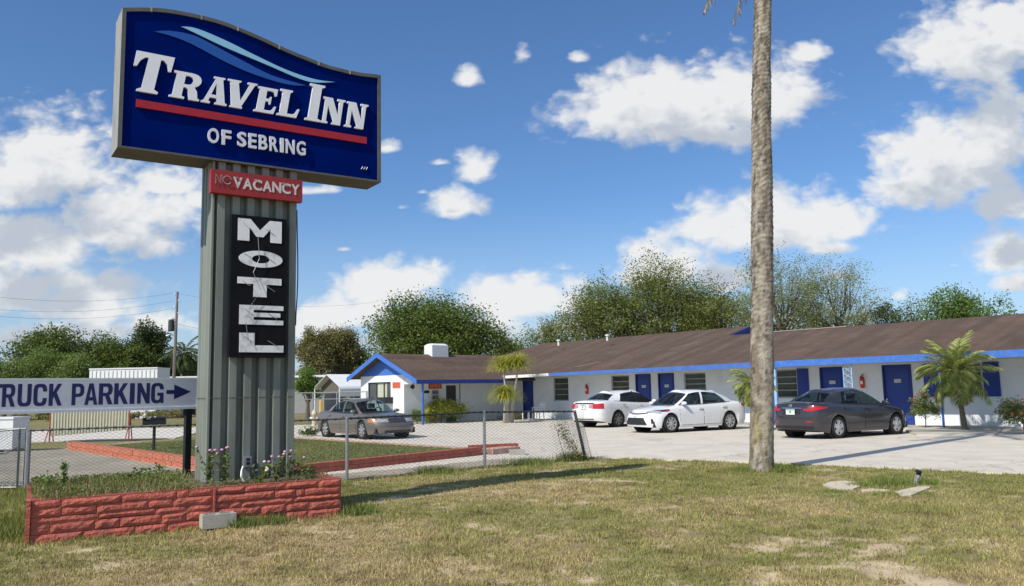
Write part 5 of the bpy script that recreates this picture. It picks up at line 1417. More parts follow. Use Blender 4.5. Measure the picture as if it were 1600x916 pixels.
    it = int(ax(G['C2'][0][0]-.02)); deck_panel('boot_lid', it+1, NA-4, .80)
    P['lights'](car, patch, ax, ay, pt, nrm, lz, zs, NA, xf, xr)
    return car

PAINTS = dict(
    brown=mat('taupe_metallic_paint', (.20, .175, .15), .38, metal=.55, var=.03, coat=.6),
    white=mat('white_car_paint', (.74, .75, .77), .3, var=.02, coat=.8),
    pearl=mat('pearl_white_car_paint', (.68, .68, .67), .3, var=.02, coat=.8),
    grey=mat('charcoal_metallic_paint', (.045, .043, .052), .32, metal=.5, var=.03, coat=.9))
ALLOY = mat('alloy_rim', (.46, .46, .46), .35, metal=.7, var=.05)
HUB = mat('silver_hubcap', (.50, .50, .51), .4, metal=.5, var=.05)
DALLOY = mat('dull_alloy_rim', (.20, .20, .20), .45, metal=.6, var=.08)
REDL = mat('red_lamp_lens', (.42, .012, .015), .12, var=.1, vscale=30, coat=.5)
CLEARL = mat('headlamp_lens', (.52, .53, .54), .08, metal=.4, var=.3, vscale=25, coat=1.)
DARKL = mat('smoked_lamp_lens', (.07, .05, .05), .1, var=.3, coat=1.)
AMBER = mat('amber_lens', (.55, .18, .03), .15, coat=.5)
BLKP = mat('black_plastic', (.015, .015, .017), .5, var=.1)
PLT = mat('licence_plate', (.62, .68, .62), .4, var=.08, vscale=30)
PLG = mat('licence_plate_print', (.10, .26, .14), .5)
SEATG = mat('grey_seat_cloth', (.30, .31, .31), .9); SEATD = mat('dark_seat_cloth', (.06, .06, .065), .9)
G_CLEAR = glass('car_glass', (.72, .84, .80), .60); G_DARK = glass('tinted_car_glass', (.05, .05, .06), .3); G_MID = glass('grey_car_glass', (.50, .60, .60), .60)
def plate_at(car, c, n_, lab=None):
    o = MB().box((-.006, -.155, -.08), (.006, .155, .08)).build('licence_plate', PLT, car)
    o.location = c; o.rotation_euler = (0, 0, math.atan2(n_[1], n_[0]))
    p = MB().box((.0065, -.145, .045), (.009, .145, .068)).box((.0065, -.03, -.03), (.009, .03, .03)).build('plate_print', PLG, o)
    return o

def lights_civic(car, patch, ax, ay, pt, nrm, lz, zs, NA, xf, xr):
    a0 = ax(xr+.50); a1 = ay(.60, False)
    for sg in (1, -1):
        patch('taillight', a0, a1, lambda t: .87-.09*t, lambda t: .905+.04*t, REDL, car, sg, .016, 10, 3)
        patch('inner_taillight', ay(.585, False), ay(.42, False), lambda t: .79+.02*t, .86, REDL, car, sg, .016, 6, 2)
        patch('reflector', ay(.66, False), ay(.50, False), .48, .51, REDL, car, sg, .02, 4, 1)
        patch('headlight', ax(xf-.55), ay(.48, True), .60, .70, CLEARL, car, sg, .012, 8, 2)
    patch('chrome_strip', ay(.36, False), NA-1.001, .865, .885, CHROME, car, 1, .02, 6, 1, True)
    patch('plate_recess', ay(.30, False), NA-1.001, .70, .86, BLKP, car, 1, .008, 6, 2, True)
    plate_at(car, (xr-.03, 0, .775), (-1, 0))
    mb = MB(); x = xr-.012
    for p, q in (((-.035, -.03), (-.028, .03)), ((.035, -.03), (.028, .03)), ((-.03, 0), (.03, 0))): mb.tube([(x, p[0], .945+p[1]), (x, q[0], .945+q[1])], .007, 5)
    mb.tube([(x, .055*math.cos(t), .945+.042*math.sin(t)) for t in np.linspace(0, 2*math.pi, 13)], .005, 5); mb.build('emblem', CHROME, car)
    patch('lower_valance', ay(.70, False), NA-1.001, .30, .37, BLKP, car, 1, .02, 6, 1, True)
def lights_galant(car, patch, ax, ay, pt, nrm, lz, zs, NA, xf, xr):
    for sg in (1, -1):
        patch('taillight', ax(xr+.28), ay(.52, False), lambda t: .76+.0*t, lambda t: .97-.02*t, REDL, car, sg, .014, 8, 3)
        patch('inner_taillight', ay(.515, False), ay(.30, False), lambda t: .77+.03*t, lambda t: .935-.03*t, mat('clear_red_lens', (.45, .22, .22), .15, coat=.6), car, sg, .014, 6, 2)
        patch('headlight', ax(xf-.5), ay(.5, True), .62, .75, CLEARL, car, sg, .01, 8, 2)
    plate_at(car, (xr-.02, 0, .83), (-1, 0))
    mb = MB(); x = xr-.008
    for a in (90, 210, 330):
        c, s = .03*math.cos(math.radians(a)), .03*math.sin(math.radians(a))
        mb.box((x-.008, c-.014, .93+s-.014), (x, c+.014, .93+s+.014))
    mb.build('emblem', CHROME, car)
    patch('lower_valance', ay(.55, False), NA-1.001, .28, .34, BLKP, car, 1, .02, 6, 1, True)
def lights_corolla(car, patch, ax, ay, pt, nrm, lz, zs, NA, xf, xr):
    for sg in (1, -1):
        patch('headlight', ax(xf-.80), ay(.56, True), lambda t: .735-.04*t, lambda t: .80-.03*t, DARKL, car, sg, .012, 8, 2)
        patch('headlight_lens', ax(xf-.48), ay(.45, True), lambda t: .68+.0*t, lambda t: .745-.0*t, CLEARL, car, sg, .020, 6, 2)
        patch('marker_lens', ax(xf-.88), ax(xf-.66), .755, .80, REDL, car, sg, .018, 4, 1)
        patch('taillight', ax(xr+.40), ay(.55, False), .84, .95, REDL, car, sg, .012, 8, 2)
    for sg in (1, -1):
        a_ = ay(.72, True); p_ = pt(a_, lz(a_, .42), sg); n_ = nrm(a_, lz(a_, .42), sg)
        o = MB().prism([(-.05, -.09), (.07, -.09), (.0, .08), (-.06, .06)], -.02, .012, 'yz').build('fog_light_housing', BLKP, car); o.location = p_; o.rotation_euler = (0, 0, math.atan2(n_.y, n_.x))
    patch('upper_grille', ay(.52, True), 0, lambda t: .675-.045*t, lambda t: .695-.035*t, BLKP, car, 1, .022, 8, 1, True)
    patch('lower_grille', ay(.56, True), 0, lambda t: .29-.0*t, lambda t: .32+.20*min(1, t*3), BLKP, car, 1, .018, 12, 3, True)
    mb = MB(); x = xf+.03
    mb.tube([(x, .065*math.cos(t), .665+.045*math.sin(t)) for t in np.linspace(0, 2*math.pi, 17)], .008, 5); mb.tube([(x, .025*math.cos(t), .665+.04*math.sin(t)) for t in np.linspace(0, 2*math.pi, 13)], .006, 5); mb.build('emblem', CHROME, car)
def lights_brown(car, patch, ax, ay, pt, nrm, lz, zs, NA, xf, xr):
    for sg in (1, -1):
        patch('headlight', ay(.74, True), ay(.38, True), lambda t: .60+.0*t, lambda t: .72-.02*t, CLEARL, car, sg, .012, 8, 2)
        patch('turn_signal', ax(xf-.62), ay(.76, True), .60, lambda t: .69+.02*t, AMBER, car, sg, .012, 5, 2)
        patch('taillight', ax(xr+.35), ay(.35, False), .72, .85, REDL, car, sg, .012, 8, 2)
    patch('grille', ay(.35, True), 0, .585, .71, mat('grille_mesh_chrome', (.10, .10, .11), .3, metal=.7, var=.5, vscale=30), car, 1, .016, 6, 2, True)
    patch('grille_trim', ay(.36, True), 0, .713, .735, CHROME, car, 1, .022, 6, 1, True)
    patch('rub_strip', ax(xf-.5), 0, .46, .49, mat('taupe_trim', (.13, .11, .095), .5), car, 1, .022, 10, 1, True)
    patch('lower_intake', ay(.55, True), 0, .25, .32, BLKP, car, 1, .016, 6, 1, True)
    for sg in (1, -1): patch('side_moulding', ax(.95), ax(-1.0), .50, .54, mat('taupe_trim', (.13, .11, .095), .5), car, sg, .016, 10, 1)

LV = [(0, .94, .05, .06), (.10, .975, .01, .01), (.30, .99, .0, .0), (.50, 1.0, .02, .0), (.68, .995, .06, .01), (.84, .98, .12, .03), (.94, .95, .18, .06), (1.0, .90, .25, .10)]
CIVIC = dict(L=4.54, W=1.755, H=1.435, wb=2.67, fo=.90, wr=.315, belt=[(-2.3, .985), (-1.75, 1.02), (-1.2, .985), (0, .93), (.85, .90), (1.3, .84), (1.8, .74), (2.25, .62)], levels=LV, df=.8, dr=.55, ef=2.5, er=3.0,
    gh=dict(F0=((1.42, 0), (.35, 0)), F1=((1.10, .66), (.22, .50)), A2=((.98, .74), (.18, .545)), B1=((-.12, .775), (-.22, .56)), B2=((-.22, .775), (-.32, .56)), C1=((-1.06, .755), (-.80, .545)), C2=((-1.66, .62), (-1.14, .47)), R0=((-1.92, 0), (-1.24, 0))),
    rcrown=.055, roof=[(-1.3, 1.33), (-.9, 1.39), (-.4, 1.43), (.0, 1.425), (.4, 1.375)], rw=.56, rim=HUB, spokes=5, spw=.07, glass=G_MID, dark_b=1, seat=SEATD, bz=.50, rz=.60, lights=lights_civic)
COROLLA = dict(L=4.64, W=1.776, H=1.455, wb=2.70, fo=.94, wr=.32, belt=[(-2.3, .97), (-1.8, .995), (-1.2, .975), (0, .93), (.95, .92), (1.4, .86), (1.9, .77), (2.3, .67)], levels=LV, df=.8, dr=.5, ef=2.6, er=3.0,
    gh=dict(F0=((1.40, 0), (.42, 0)), F1=((1.08, .67), (.30, .51)), A2=((.96, .75), (.25, .555)), B1=((-.08, .785), (-.18, .57)), B2=((-.17, .785), (-.27, .57)), C1=((-1.34, .75), (-.92, .555)), C2=((-1.74, .63), (-1.18, .48)), R0=((-1.96, 0), (-1.30, 0))),
    roof=[(-1.35, 1.37), (-.9, 1.425), (-.4, 1.455), (.0, 1.455), (.45, 1.415)], rw=.57, rim=HUB, spokes=8, spw=.035, glass=G_MID, seat=SEATG, bz=.55, rz=.58, lights=lights_corolla)
GALANT = dict(L=4.83, W=1.84, H=1.47, wb=2.75, fo=.98, wr=.33, belt=[(-2.3, 1.03), (-1.8, 1.065), (-1.2, 1.02), (0, .96), (.95, .93), (1.4, .87), (1.9, .79), (2.4, .68)], levels=LV, df=.8, dr=.55, ef=2.6, er=3.2,
    gh=dict(F0=((1.45, 0), (.40, 0)), F1=((1.12, .69), (.28, .53)), A2=((1.0, .77), (.24, .575)), B1=((-.12, .81), (-.2, .59)), B2=((-.2, .81), (-.28, .59)), C1=((-1.16, .775), (-.92, .575)), C2=((-1.70, .64), (-1.18, .49)), R0=((-1.94, 0), (-1.32, 0))),
    roof=[(-1.35, 1.385), (-.9, 1.44), (-.4, 1.47), (.0, 1.47), (.45, 1.43)], rw=.59, rim=DALLOY, spokes=7, spw=.04, glass=G_DARK, dark_b=1, arch=.075, seat=SEATD, bz=.55, rz=.62, lights=lights_galant, handle=CHROME)
BROWN = dict(L=4.90, W=1.855, H=1.42, wb=2.76, fo=1.08, wr=.325, belt=[(-2.5, .90), (-1.9, .96), (-1.3, .95), (0, .91), (.95, .90), (1.5, .85), (2.0, .78), (2.45, .68)], levels=LV, df=.85, dr=.7, ef=2.5, er=2.6,
    gh=dict(F0=((1.42, 0), (.42, 0)), F1=((1.10, .69), (.30, .54)), A2=((.98, .77), (.26, .585)), B1=((-.10, .80), (-.18, .60)), B2=((-.18, .80), (-.26, .60)), C1=((-1.18, .765), (-.88, .58)), C2=((-1.62, .65), (-1.10, .50)), R0=((-1.88, 0), (-1.25, 0))),
    roof=[(-1.3, 1.33), (-.9, 1.385), (-.4, 1.42), (.0, 1.42), (.45, 1.385)], rw=.60, rim=ALLOY, spokes=7, spw=.045, glass=G_CLEAR, seat=SEATD, bz=.57, rz=.55, lights=lights_brown)
make_car('parked_car', 'charcoal grey sedan seen from the rear, parked in front of the blue doors', CIVIC, PAINTS['grey'], (10.32, 26.20), math.radians(31), 1.035)
make_car('parked_car', 'white sedan facing the camera with black lower grille and silver hubcaps', COROLLA, PAINTS['white'], (6.36, 31.15), math.radians(209), 1.03)
make_car('parked_car', 'white sedan seen from the rear with dark tinted windows and red tail lights', GALANT, PAINTS['pearl'], (4.84, 36.5), math.radians(40), 1.035)
make_car('parked_car', 'taupe metallic sedan facing right, behind the fence in front of the office', BROWN, PAINTS['brown'], (-5.58, 31.0), math.radians(-50), .99)
# ------------------------------------------------------------------ trees
def leaf_quads(C, size, rng, flat=.35, aspect=.6):
    n = len(C); 
    a = rng.normal(size=(n, 3)); a[:, 2] *= .6; a /= np.linalg.norm(a, axis=1)[:, None]
    nrm = rng.normal(size=(n, 3)); nrm[:, 2] = np.abs(nrm[:, 2])+flat; b = np.cross(nrm, a); b /= np.maximum(np.linalg.norm(b, axis=1), 1e-6)[:, None]
    s = size*(.6+.8*rng.random(n))[:, None]
    u, v = a*s*.5, b*s*aspect*.5
    V = np.stack([C-u, C+v, C+u, C-v], 1).reshape(-1, 3)
    F = np.arange(4*n).reshape(n, 4); return V, F
def foliage_mat(name, col, var=.35, trans=.35):
    return mat(name, col, .65, var=.38, vscale=.7, island=var, trans=trans, spec=.3)
FOL = dict(dark=foliage_mat('dark_leaves', (.13, .17, .045)), oak=foliage_mat('oak_leaves', (.205, .23, .075)), brown=foliage_mat('brownish_leaves', (.22, .20, .09)),
    light=foliage_mat('light_green_leaves', (.18, .23, .075)), deep=foliage_mat('deep_green_leaves', (.082, .11, .042)), bright=foliage_mat('bright_green_leaves', (.15, .23, .055)), grey=foliage_mat('grey_green_leaves', (.26, .285, .14)),
    yellow=foliage_mat('yellow_green_leaves', (.38, .38, .07), .4), croton=foliage_mat('yellow_spotted_leaves', (.42, .42, .09), .6), weed=foliage_mat('weed_leaves', (.15, .19, .05), .4), palm=foliage_mat('palm_leaflets', (.34, .37, .13), .45), dead=foliage_mat('dry_palm_leaflets', (.25, .21, .17), .3, .2))
def tree(name, label, base, h, w, dep, fol, nleaf, lsize, trunk_h=.3, blobs=16, airy=.0, seed=1, group=None, gap=.0, shape=1.0, cat='tree', skirt=.2, trunkr=None):
    """base ground point, total height h, crown width w"""
    r = np.random.default_rng(seed); t = empty(name, tuple(base), 0, label, cat, group)
    ch = h*(1-trunk_h*.6); cz = h*trunk_h*.6
    # clumps on an uneven ellipsoid shell
    Cs = []; Rs = []
    for i in range(blobs):
        az = 2.399*i + r.uniform(-.4, .4); el = r.uniform(-.25, 1.0); 
        rr = math.sqrt(max(0, 1-(max(el, 0)**2)))*r.uniform(.55, .95)
        c = np.array([math.cos(az)*rr*w*.40, math.sin(az)*rr*dep*.40, cz+ch*(.40+.38*el*shape*r.uniform(.75, 1.12))]); Cs.append(c); Rs.append(r.uniform(.12, .24)*min(w, ch*1.4))
    Cs.append(np.array([0, 0, cz+ch*.5])); Rs.append(.30*min(w, ch*1.3))
    tr = trunkr or .028*h+.05
    P = []
    wts = np.array(Rs)**2; wts /= wts.sum()
    for c, R, k in zip(Cs, Rs, (wts*nleaf*3.4).astype(int)):
        # leaves gathered in sprays so that gaps stay between them
        ns = max(6, k//22); d = r.normal(size=(ns, 3)); d /= np.linalg.norm(d, axis=1)[:, None]
        rad = R*(r.random(ns)**(.28+airy*.4))*(1+.30*(r.random(ns)-.35)); sc = c+d*rad[:, None]*np.array([1.05, 1.05, .82])
        sel = r.integers(0, ns, k); sp = .10*R+lsize*.55
        P.append(sc[sel]+np.clip(r.normal(size=(k, 3)), -1.7, 1.7)*sp*np.array([1, 1, .7]))
    P = np.concatenate(P)
    # uneven outline: push whole sectors of the crown in and out
    ctr_ = np.array([0, 0, cz+ch*.42]); D = P-ctr_; az_ = np.arctan2(D[:, 1], D[:, 0]); el_ = np.arctan2(D[:, 2], np.hypot(D[:, 0], D[:, 1]))
    P = ctr_+D*(.74+.52*fbm(np.cos(az_)*1.9+np.sin(el_)*1.3+40, np.sin(az_)*1.9+el_*2.1+7, seed+300, 3))[:, None]
    # fit the crown to its measured width and height
    kx = (w*.5)/np.percentile(np.abs(P[:, 0]), 98.0); zb = cz*.5; kz = (h-zb)/(np.percentile(P[:, 2], 99.7)-zb); S = np.array([kx, max(.8, kx*.9), kz])
    fit = lambda q: (q-[0, 0, zb])*S+[0, 0, zb]
    P = fit(P); Cs = [fit(c) for c in Cs]
    mb = MB(); top = np.array([r.uniform(-.1, .1)*w*.3, 0, cz+ch*.45])
    mb.tube([(0, 0, -.15), (0, 0, h*.06), tuple(top*np.array([.4, .4, .5])), tuple(top)], [tr*1.5, tr*1.1, tr*.85, tr*.45], 8)
    for c in Cs[:-1]:
        s = top*r.uniform(.45, .95); mid = (s+c)/2+r.normal(size=3)*w*.03
        mb.tube([tuple(s), tuple(mid), tuple(c)], [tr*.38, tr*.25, tr*.08], 5, cap=False)
        for _ in range(2):
            e = c+r.normal(size=3)*np.array([.8, .8, .6])*w*.10
            mb.tube([tuple(mid), tuple((mid+e)/2+r.normal(size=3)*.1), tuple(e)], [tr*.14, tr*.09, tr*.03], 4, cap=False)
    mb.build('trunk', BARK, t)
    P = P[P[:, 2] > cz*.5+.05]
    if gap > 0:
        nv = fbm(P[:, 0]*1.6/w*6+30, P[:, 2]*1.6/w*6+P[:, 1]*.4, seed, 3); P = P[nv > gap*.5+.18]
    V, Fq = leaf_quads(P, lsize*.58, r)
    link('crown', np_mesh('crown', V, Fq, FOL[fol]), t)
    return t
def tree_px(name, label, px0, px1, pytop, Y, fol, nleaf, lsize, dep=None, **kw):
    cx = (px0+px1)/2; b = aty(cx, 610, Y); w = (px1-px0)/FPX*Y; h = aty(cx, pytop, Y)[2]
    return tree(name, label, (b[0], Y, -.02), h, w, dep or w*.8, fol, nleaf, lsize, **kw)
tree_px('oak_tree', 'dark rounded tree at the far left, tallest clump above the light bushes', 20, 132, 512, 88, 'dark', 9000, .42, seed=3, blobs=16, trunk_h=.2)
tree_px('oak_tree', 'dark green tree left of the utility pole, topping the tree line', 192, 262, 504, 92, 'deep', 5500, .42, seed=5, blobs=14, trunk_h=.2)
tree_px('oak_tree', 'dark green tree in the middle of the left tree line', 104, 200, 522, 95, 'deep', 6000, .42, seed=8, blobs=14, trunk_h=.1)
tree_px('oak_tree', 'dark green low tree just left of the tall one by the utility pole', 150, 236, 528, 90, 'dark', 5500, .40, seed=9, blobs=14, trunk_h=.1)
tree_px('oak_tree', 'dark tree right behind the palm by the grey pylon', 236, 330, 548, 96, 'deep', 4500, .42, seed=10, blobs=12, trunk_h=.05)
for i, (a, b, y, Y, lab) in enumerate(((-45, 60, 560, 70, 'pale green feathery bush mass at the left picture edge'), (22, 112, 545, 72, 'pale green feathery bush under the dark rounded tree'), (78, 158, 552, 71, 'pale green feathery bush left of the white ribbed container'))):
    tree_px('feathery_bush', lab, a, b, y, Y, 'light', 6500, .26, seed=20+i, blobs=14, trunk_h=.05, cat='bush')
tree_px('oak_tree', 'olive brown tree right beside the grey pylon', 462, 520, 512, 76, 'brown', 5200, .30, seed=12, blobs=16, trunk_h=.15, gap=.1)
tree_px('oak_tree', 'olive brown airy tree between the pylon and the big round tree', 498, 566, 510, 78, 'brown', 5600, .30, seed=13, blobs=16, trunk_h=.15, gap=.15)
tree_px('oak_tree', 'dark green tree low behind the carport', 500, 610, 530, 82, 'deep', 6000, .36, seed=14, blobs=14, trunk_h=.05)
tree_px('oak_tree', 'big dense dark green round tree behind the office roof', 572, 780, 462, 66, 'dark', 19000, .34, seed=15, blobs=34, trunk_h=.08)
tree_px('oak_tree', 'small olive tree low on the skyline between office roof and main roof', 764, 842, 530, 84, 'oak', 4500, .34, seed=16, blobs=12, trunk_h=.05)
tree_px('broad_oak', 'bright green sapling beside the pylon in front of the carport', 462, 500, 575, 56, 'bright', 2600, .20, seed=17, blobs=9, trunk_h=.1)
tree_px('broad_oak', 'tall oak with arching crown behind the left hand motel roof', 950, 1140, 404, 64, 'oak', 15000, .24, seed=31, blobs=30, trunk_h=.2, airy=.5, gap=.12)
tree_px('broad_oak', 'left shoulder of the oak row, sloping down to the office roof', 868, 1030, 438, 63, 'oak', 10000, .24, seed=32, blobs=24, trunk_h=.1, airy=.5, gap=.12)
tree_px('broad_oak', 'leafy oak just left of the palm trunk above the blue gable', 1060, 1200, 436, 62, 'oak', 8000, .24, seed=33, blobs=20, trunk_h=.15, airy=.5, gap=.12)
tree_px('airy_tree', 'thin airy grey green tree showing sky through its crown, right of the palm trunk', 1150, 1305, 388, 57, 'grey', 7600, .17, seed=34, blobs=30, trunk_h=.35, airy=1., gap=.22, trunkr=.22)
tree_px('airy_tree', 'thin airy grey green tree with drooping right side, farther right of the palm trunk', 1245, 1388, 404, 56, 'grey', 6600, .17, seed=35, blobs=28, trunk_h=.35, airy=1., gap=.22, trunkr=.2)
for i, (a, b, y, Y, f, lab) in enumerate(((1150, 1260, 488, 60, 'deep', 'dark understorey bush behind the roof right of the palm trunk'), (1240, 1340, 500, 59, 'deep', 'dark understorey bush under the airy trees'), (1350, 1430, 474, 52, 'deep', 'dark round shrub on the skyline right of the airy trees'), (1395, 1492, 468, 51, 'dark', 'dark green wide shrub in the middle of the right skyline'))):
    tree_px('skyline_bush', lab, a, b, y, Y, f, 4200, .2, seed=40+i, blobs=14, trunk_h=.1, cat='bush', gap=.15)
tree_px('broad_oak', 'bright green leafy tree on the right skyline', 1445, 1562, 448, 48, 'bright', 5200, .22, seed=45, blobs=18, trunk_h=.2, gap=.2)
tree_px('skyline_bush', 'bright green bush at the right picture edge behind the roof', 1530, 1650, 464, 46, 'bright', 4200, .2, seed=46, blobs=14, trunk_h=.1, cat='bush')
tree_px('broad_oak', 'low oak at the left end of the row, behind the junction of the two roofs', 806, 925, 498, 66, 'oak', 5000, .24, seed=36, blobs=14, trunk_h=.05, airy=.5, gap=.1)
# a belt of woodland that closes the horizon
r = np.random.default_rng(99); P = []
for i in range(330):
    x = r.uniform(-190, 190); y = r.uniform(118, 150); hh = r.uniform(4, 7.5); k = 60
    d = r.normal(size=(k, 3)); d /= np.linalg.norm(d, axis=1)[:, None]; P.append(np.array([x, y, hh*.5])+d*np.array([4.5, 3, hh*.5])*(r.random(k)**.4)[:, None])
V, Fq = leaf_quads(np.concatenate(P), 1.1, r)
tag(link('woodland', np_mesh('woodland', V, Fq, FOL['deep'])), 'dark belt of woodland far behind the lot', None, None, 'stuff')

# ------------------------------------------------------------------ palms
def frond_mesh(name, L, droop, nl, ll, m, seed, up=.55, rise=.0, wid=.022):
    r = np.random.default_rng(seed); V = []; Fq = []
    def sp(t):   # rachis
        a = up - droop*t; return a
    pts = [np.array([0., 0, 0])]; n = 14
    for i in range(n):
        a = up-droop*(i/n)**1.2; pts.append(pts[-1]+np.array([math.cos(a), 0, math.sin(a)])*L/n)
    pts = np.array(pts)
    for i in range(n):
        w0, w1 = .016*(1-i/n)+.004, .016*(1-(i+1)/n)+.004; b = len(V)
        V += [pts[i]+[0, w0, 0], pts[i]-[0, w0, 0], pts[i+1]-[0, w1, 0], pts[i+1]+[0, w1, 0]]; Fq.append([b, b+1, b+2, b+3])
    for k in range(nl):
        t = .10+.90*k/nl; f = t*n; i = min(int(f), n-1); p = pts[i]+(pts[i+1]-pts[i])*(f-i); d = pts[i+1]-pts[i]; d = d/np.linalg.norm(d)
        l = ll*(math.sin(math.pi*min(1, t*.85+.12)))**.7*r.uniform(.8, 1.1)
        for s in (1, -1):
            dirn = d*.75+np.array([0, s*.85, 0])+np.array([0, 0, r.uniform(-.35, .15)]); dirn /= np.linalg.norm(dirn)
            mid = p+dirn*l*.5; tip = p+dirn*l+np.array([0, 0, -.30*l*r.uniform(.5, 1.3)]); w_ = np.cross(dirn, [0, 0, 1.]); w_ = w_/max(np.linalg.norm(w_), .01)*wid
            b = len(V); V += [p-w_*.5, mid-w_, tip, mid+w_]; Fq.append([b, b+1, b+2, b+3])
    return np_mesh(name, np.array(V), np.array(Fq), m)
def palm(name, label, base, trunk_pts, tr, nf, L, ll, nl, m, seed, group=None, spread=(1.35, -.5), wid=.022, trunkm=BARK, droop=(1.0, 1.6)):
    t = empty(name, tuple(base), 0, label, 'palm tree', group); r = random.Random(seed)
    MB().tube(trunk_pts, tr, 10).build('trunk', trunkm, t, True)
    top = trunk_pts[-1]
    meshes = [frond_mesh('frond', L*k, dr, nl, ll, m, seed+i, .0, wid=wid) for i, (k, dr) in enumerate(((1, droop[0]), (.92, (droop[0]+droop[1])/2), (.85, droop[1])))]
    for i in range(nf):
        o = link('frond', meshes[i % 3], t); f = i/nf
        o.location = (top[0], top[1], top[2]-.12*f); el = spread[0]+(spread[1]-spread[0])*f**.8+r.uniform(-.1, .1)
        o.rotation_euler = (r.uniform(-.3, .3), -el, i*2.399+r.uniform(-.2, .2)); k = r.uniform(.85, 1.1); o.scale = (k, k, k)
    return t
# pygmy date palm in front of the right hand window
pb = atz(1507, 675, 0); th = aty(1494, 578, pb[1])[2]; dx = aty(1492, 580, pb[1])[0]-pb[0]
PTR = mat('pygmy_palm_trunk', (.17, .13, .085), .9, var=.3, vscale=20, bump=.8)
palm('pygmy_palm', 'bushy green pygmy date palm standing before the window at the right', (pb[0], pb[1], 0), [(.05, 0, -.05), (.02, 0, .15), (dx*.35, 0, th*.5), (dx, 0, th)], [.16, .09, .07, .10], 46, 1.34, .42, 54, FOL['palm'], 60, None, (1.5, -.75), trunkm=PTR, droop=(.75, 1.3), wid=.013)
pb = aty(1174, 600, 30.0); 
palm('pygmy_palm', 'pale green pygmy palm peeking out from behind the tall palm trunk', (pb[0]+.05, 30.0, 0), [(0, 0, -.05), (0, 0, 1.0), (-.03, 0, 1.75)], [.11, .08, .09], 30, .95, .34, 28, FOL['palm'], 66, None, (1.3, -.9), trunkm=PTR)
# ponytail palms beside the office
PALE = mat('pale_ponytail_trunk', (.42, .39, .34), .9, var=.15)
def strap_head(t, c, n, L, seed, wid=.022, m=FOL['yellow']):
    r = np.random.default_rng(seed); V = []; Fq = []
    for i in range(n):
        az = r.uniform(0, 2*math.pi); el = r.uniform(.2, 1.55); l = L*r.uniform(.8, 1.2); p = np.array(c, float); a = el
        d2 = np.array([math.cos(az), math.sin(az), 0]); w_ = np.array([-math.sin(az), math.cos(az), 0])*wid; pr = [p-w_*.5, p+w_*.5]
        seg = 6
        for k in range(seg):
            p = p+(d2*math.cos(a)+np.array([0, 0, math.sin(a)]))*l/seg; a -= (el+1.40)/seg*.92*(.35+k*.26); ww = w_*(1-(k+1)/seg*.85)
            b = len(V); V += [pr[0], pr[1], p+ww, p-ww]; Fq.append([b, b+1, b+2, b+3]); pr = [p-ww, p+ww]
    link('leaf_head', np_mesh('leaf_head', np.array(V), np.array(Fq), m), t)
def ponytail(label, base, heads, seed):
    t = empty('ponytail_palm', tuple(base), 0, label, 'palm tree', 'ponytail palms beside the office'); mb = MB()
    for i, (dx, dy, h, n, L) in enumerate(heads):
        mb.tube([(dx*.15, 0, -.05), (dx*.4, dy*.4, h*.4), (dx*.9, dy*.9, h*.8), (dx, dy, h)], [.13, .08, .05, .05], 7)
        strap_head(t, (dx, dy, h), n, L, seed+i)
    mb.build('trunk', PALE, t, True)
def at_depth(px, py, Y): return aty(px, py, Y)
Yp = 42.5
b = aty(797, 655, Yp); hz = lambda px, py: (aty(px, py, Yp)[0]-b[0], 0, aty(px, py, Yp)[2])
h1, h2 = hz(787, 578), hz(808, 576)
ponytail('tall two headed ponytail palm with pale stems and drooping yellow green heads', (b[0], Yp, 0), [(h1[0], .1, h1[2], 520, 1.15), (h2[0], -.15, h2[2], 560, 1.2)], 80)
b = aty(789, 655, Yp-.8)
ponytail('short yellow green ponytail palm below the tall two headed one', (b[0], Yp-.8, 0), [(0, 0, aty(789, 625, Yp-.8)[2], 620, 1.15)], 90)
# left palm behind the utility pole
b = aty(284, 610, 84); palm('cabbage_palm', 'grey green palm with drooping fronds beside the utility pole', (b[0], 84, 0), [(0, 0, -.1), (0, 0, 3), (.1, 0, aty(284, 548, 84)[2]-.2)], [.25, .2, .2], 26, 2.6, .7, 26, FOL['deep'], 95, None, (1.2, -.9), wid=.05)
# the tall palm trunk
tp = atz(1189, 735, 0); Yt = tp[1]
pxs = [(735, 1189.5, 20.5), (726, 1189.5, 18.5), (700, 1190, 17.3), (600, 1190.5, 17.2), (450, 1191, 16.6), (390, 1190.5, 16.4), (280, 1190.5, 15.8), (180, 1189.5, 14.6), (90, 1190, 13.8), (0, 1192, 13.2), (-60, 1193, 12.8)]
ctr = []; rad = []
for py, px, hw in pxs:
    p = aty(px, py, Yt); ctr.append(p-np.array([tp[0], Yt, 0])); rad.append(hw/FPX*Yt*1.0)
zz = np.array([c[2] for c in ctr]); zz[0] = -.1
N_ = 230; zl = np.linspace(-.1, zz[-1], N_); cxl = np.interp(zl, zz, [c[0] for c in ctr]); rl = np.interp(zl, zz, rad)
ns = 26; th_ = np.linspace(0, 2*np.pi, ns, endpoint=False)
ZL, TH = np.meshgrid(zl, th_, indexing='ij')
ring = .5+.5*np.sin((ZL*1.0+.05*np.sin(TH*2+ZL)+.12*(fbm(TH*1.0+9, ZL*2., 4, 2)-.5))*2*np.pi/.105)
amp = .014*np.clip((ZL-1.6)/3., .35, 1)
lump = (fbm(np.cos(TH)*2+5, ZL*2.2+np.sin(TH)*2, 8, 4)-.5)*.032 + (fbm(np.cos(TH)*6+5, ZL*9+np.sin(TH)*6, 18, 2)-.5)*.022
R_ = rl[:, None]*1.0 + ring**2*amp + lump
V = np.stack([cxl[:, None]+R_*np.cos(TH), R_*np.sin(TH), ZL], -1).reshape(-1, 3)
I, J = np.meshgrid(np.arange(N_-1), np.arange(ns), indexing='ij'); J2 = (J+1) % ns
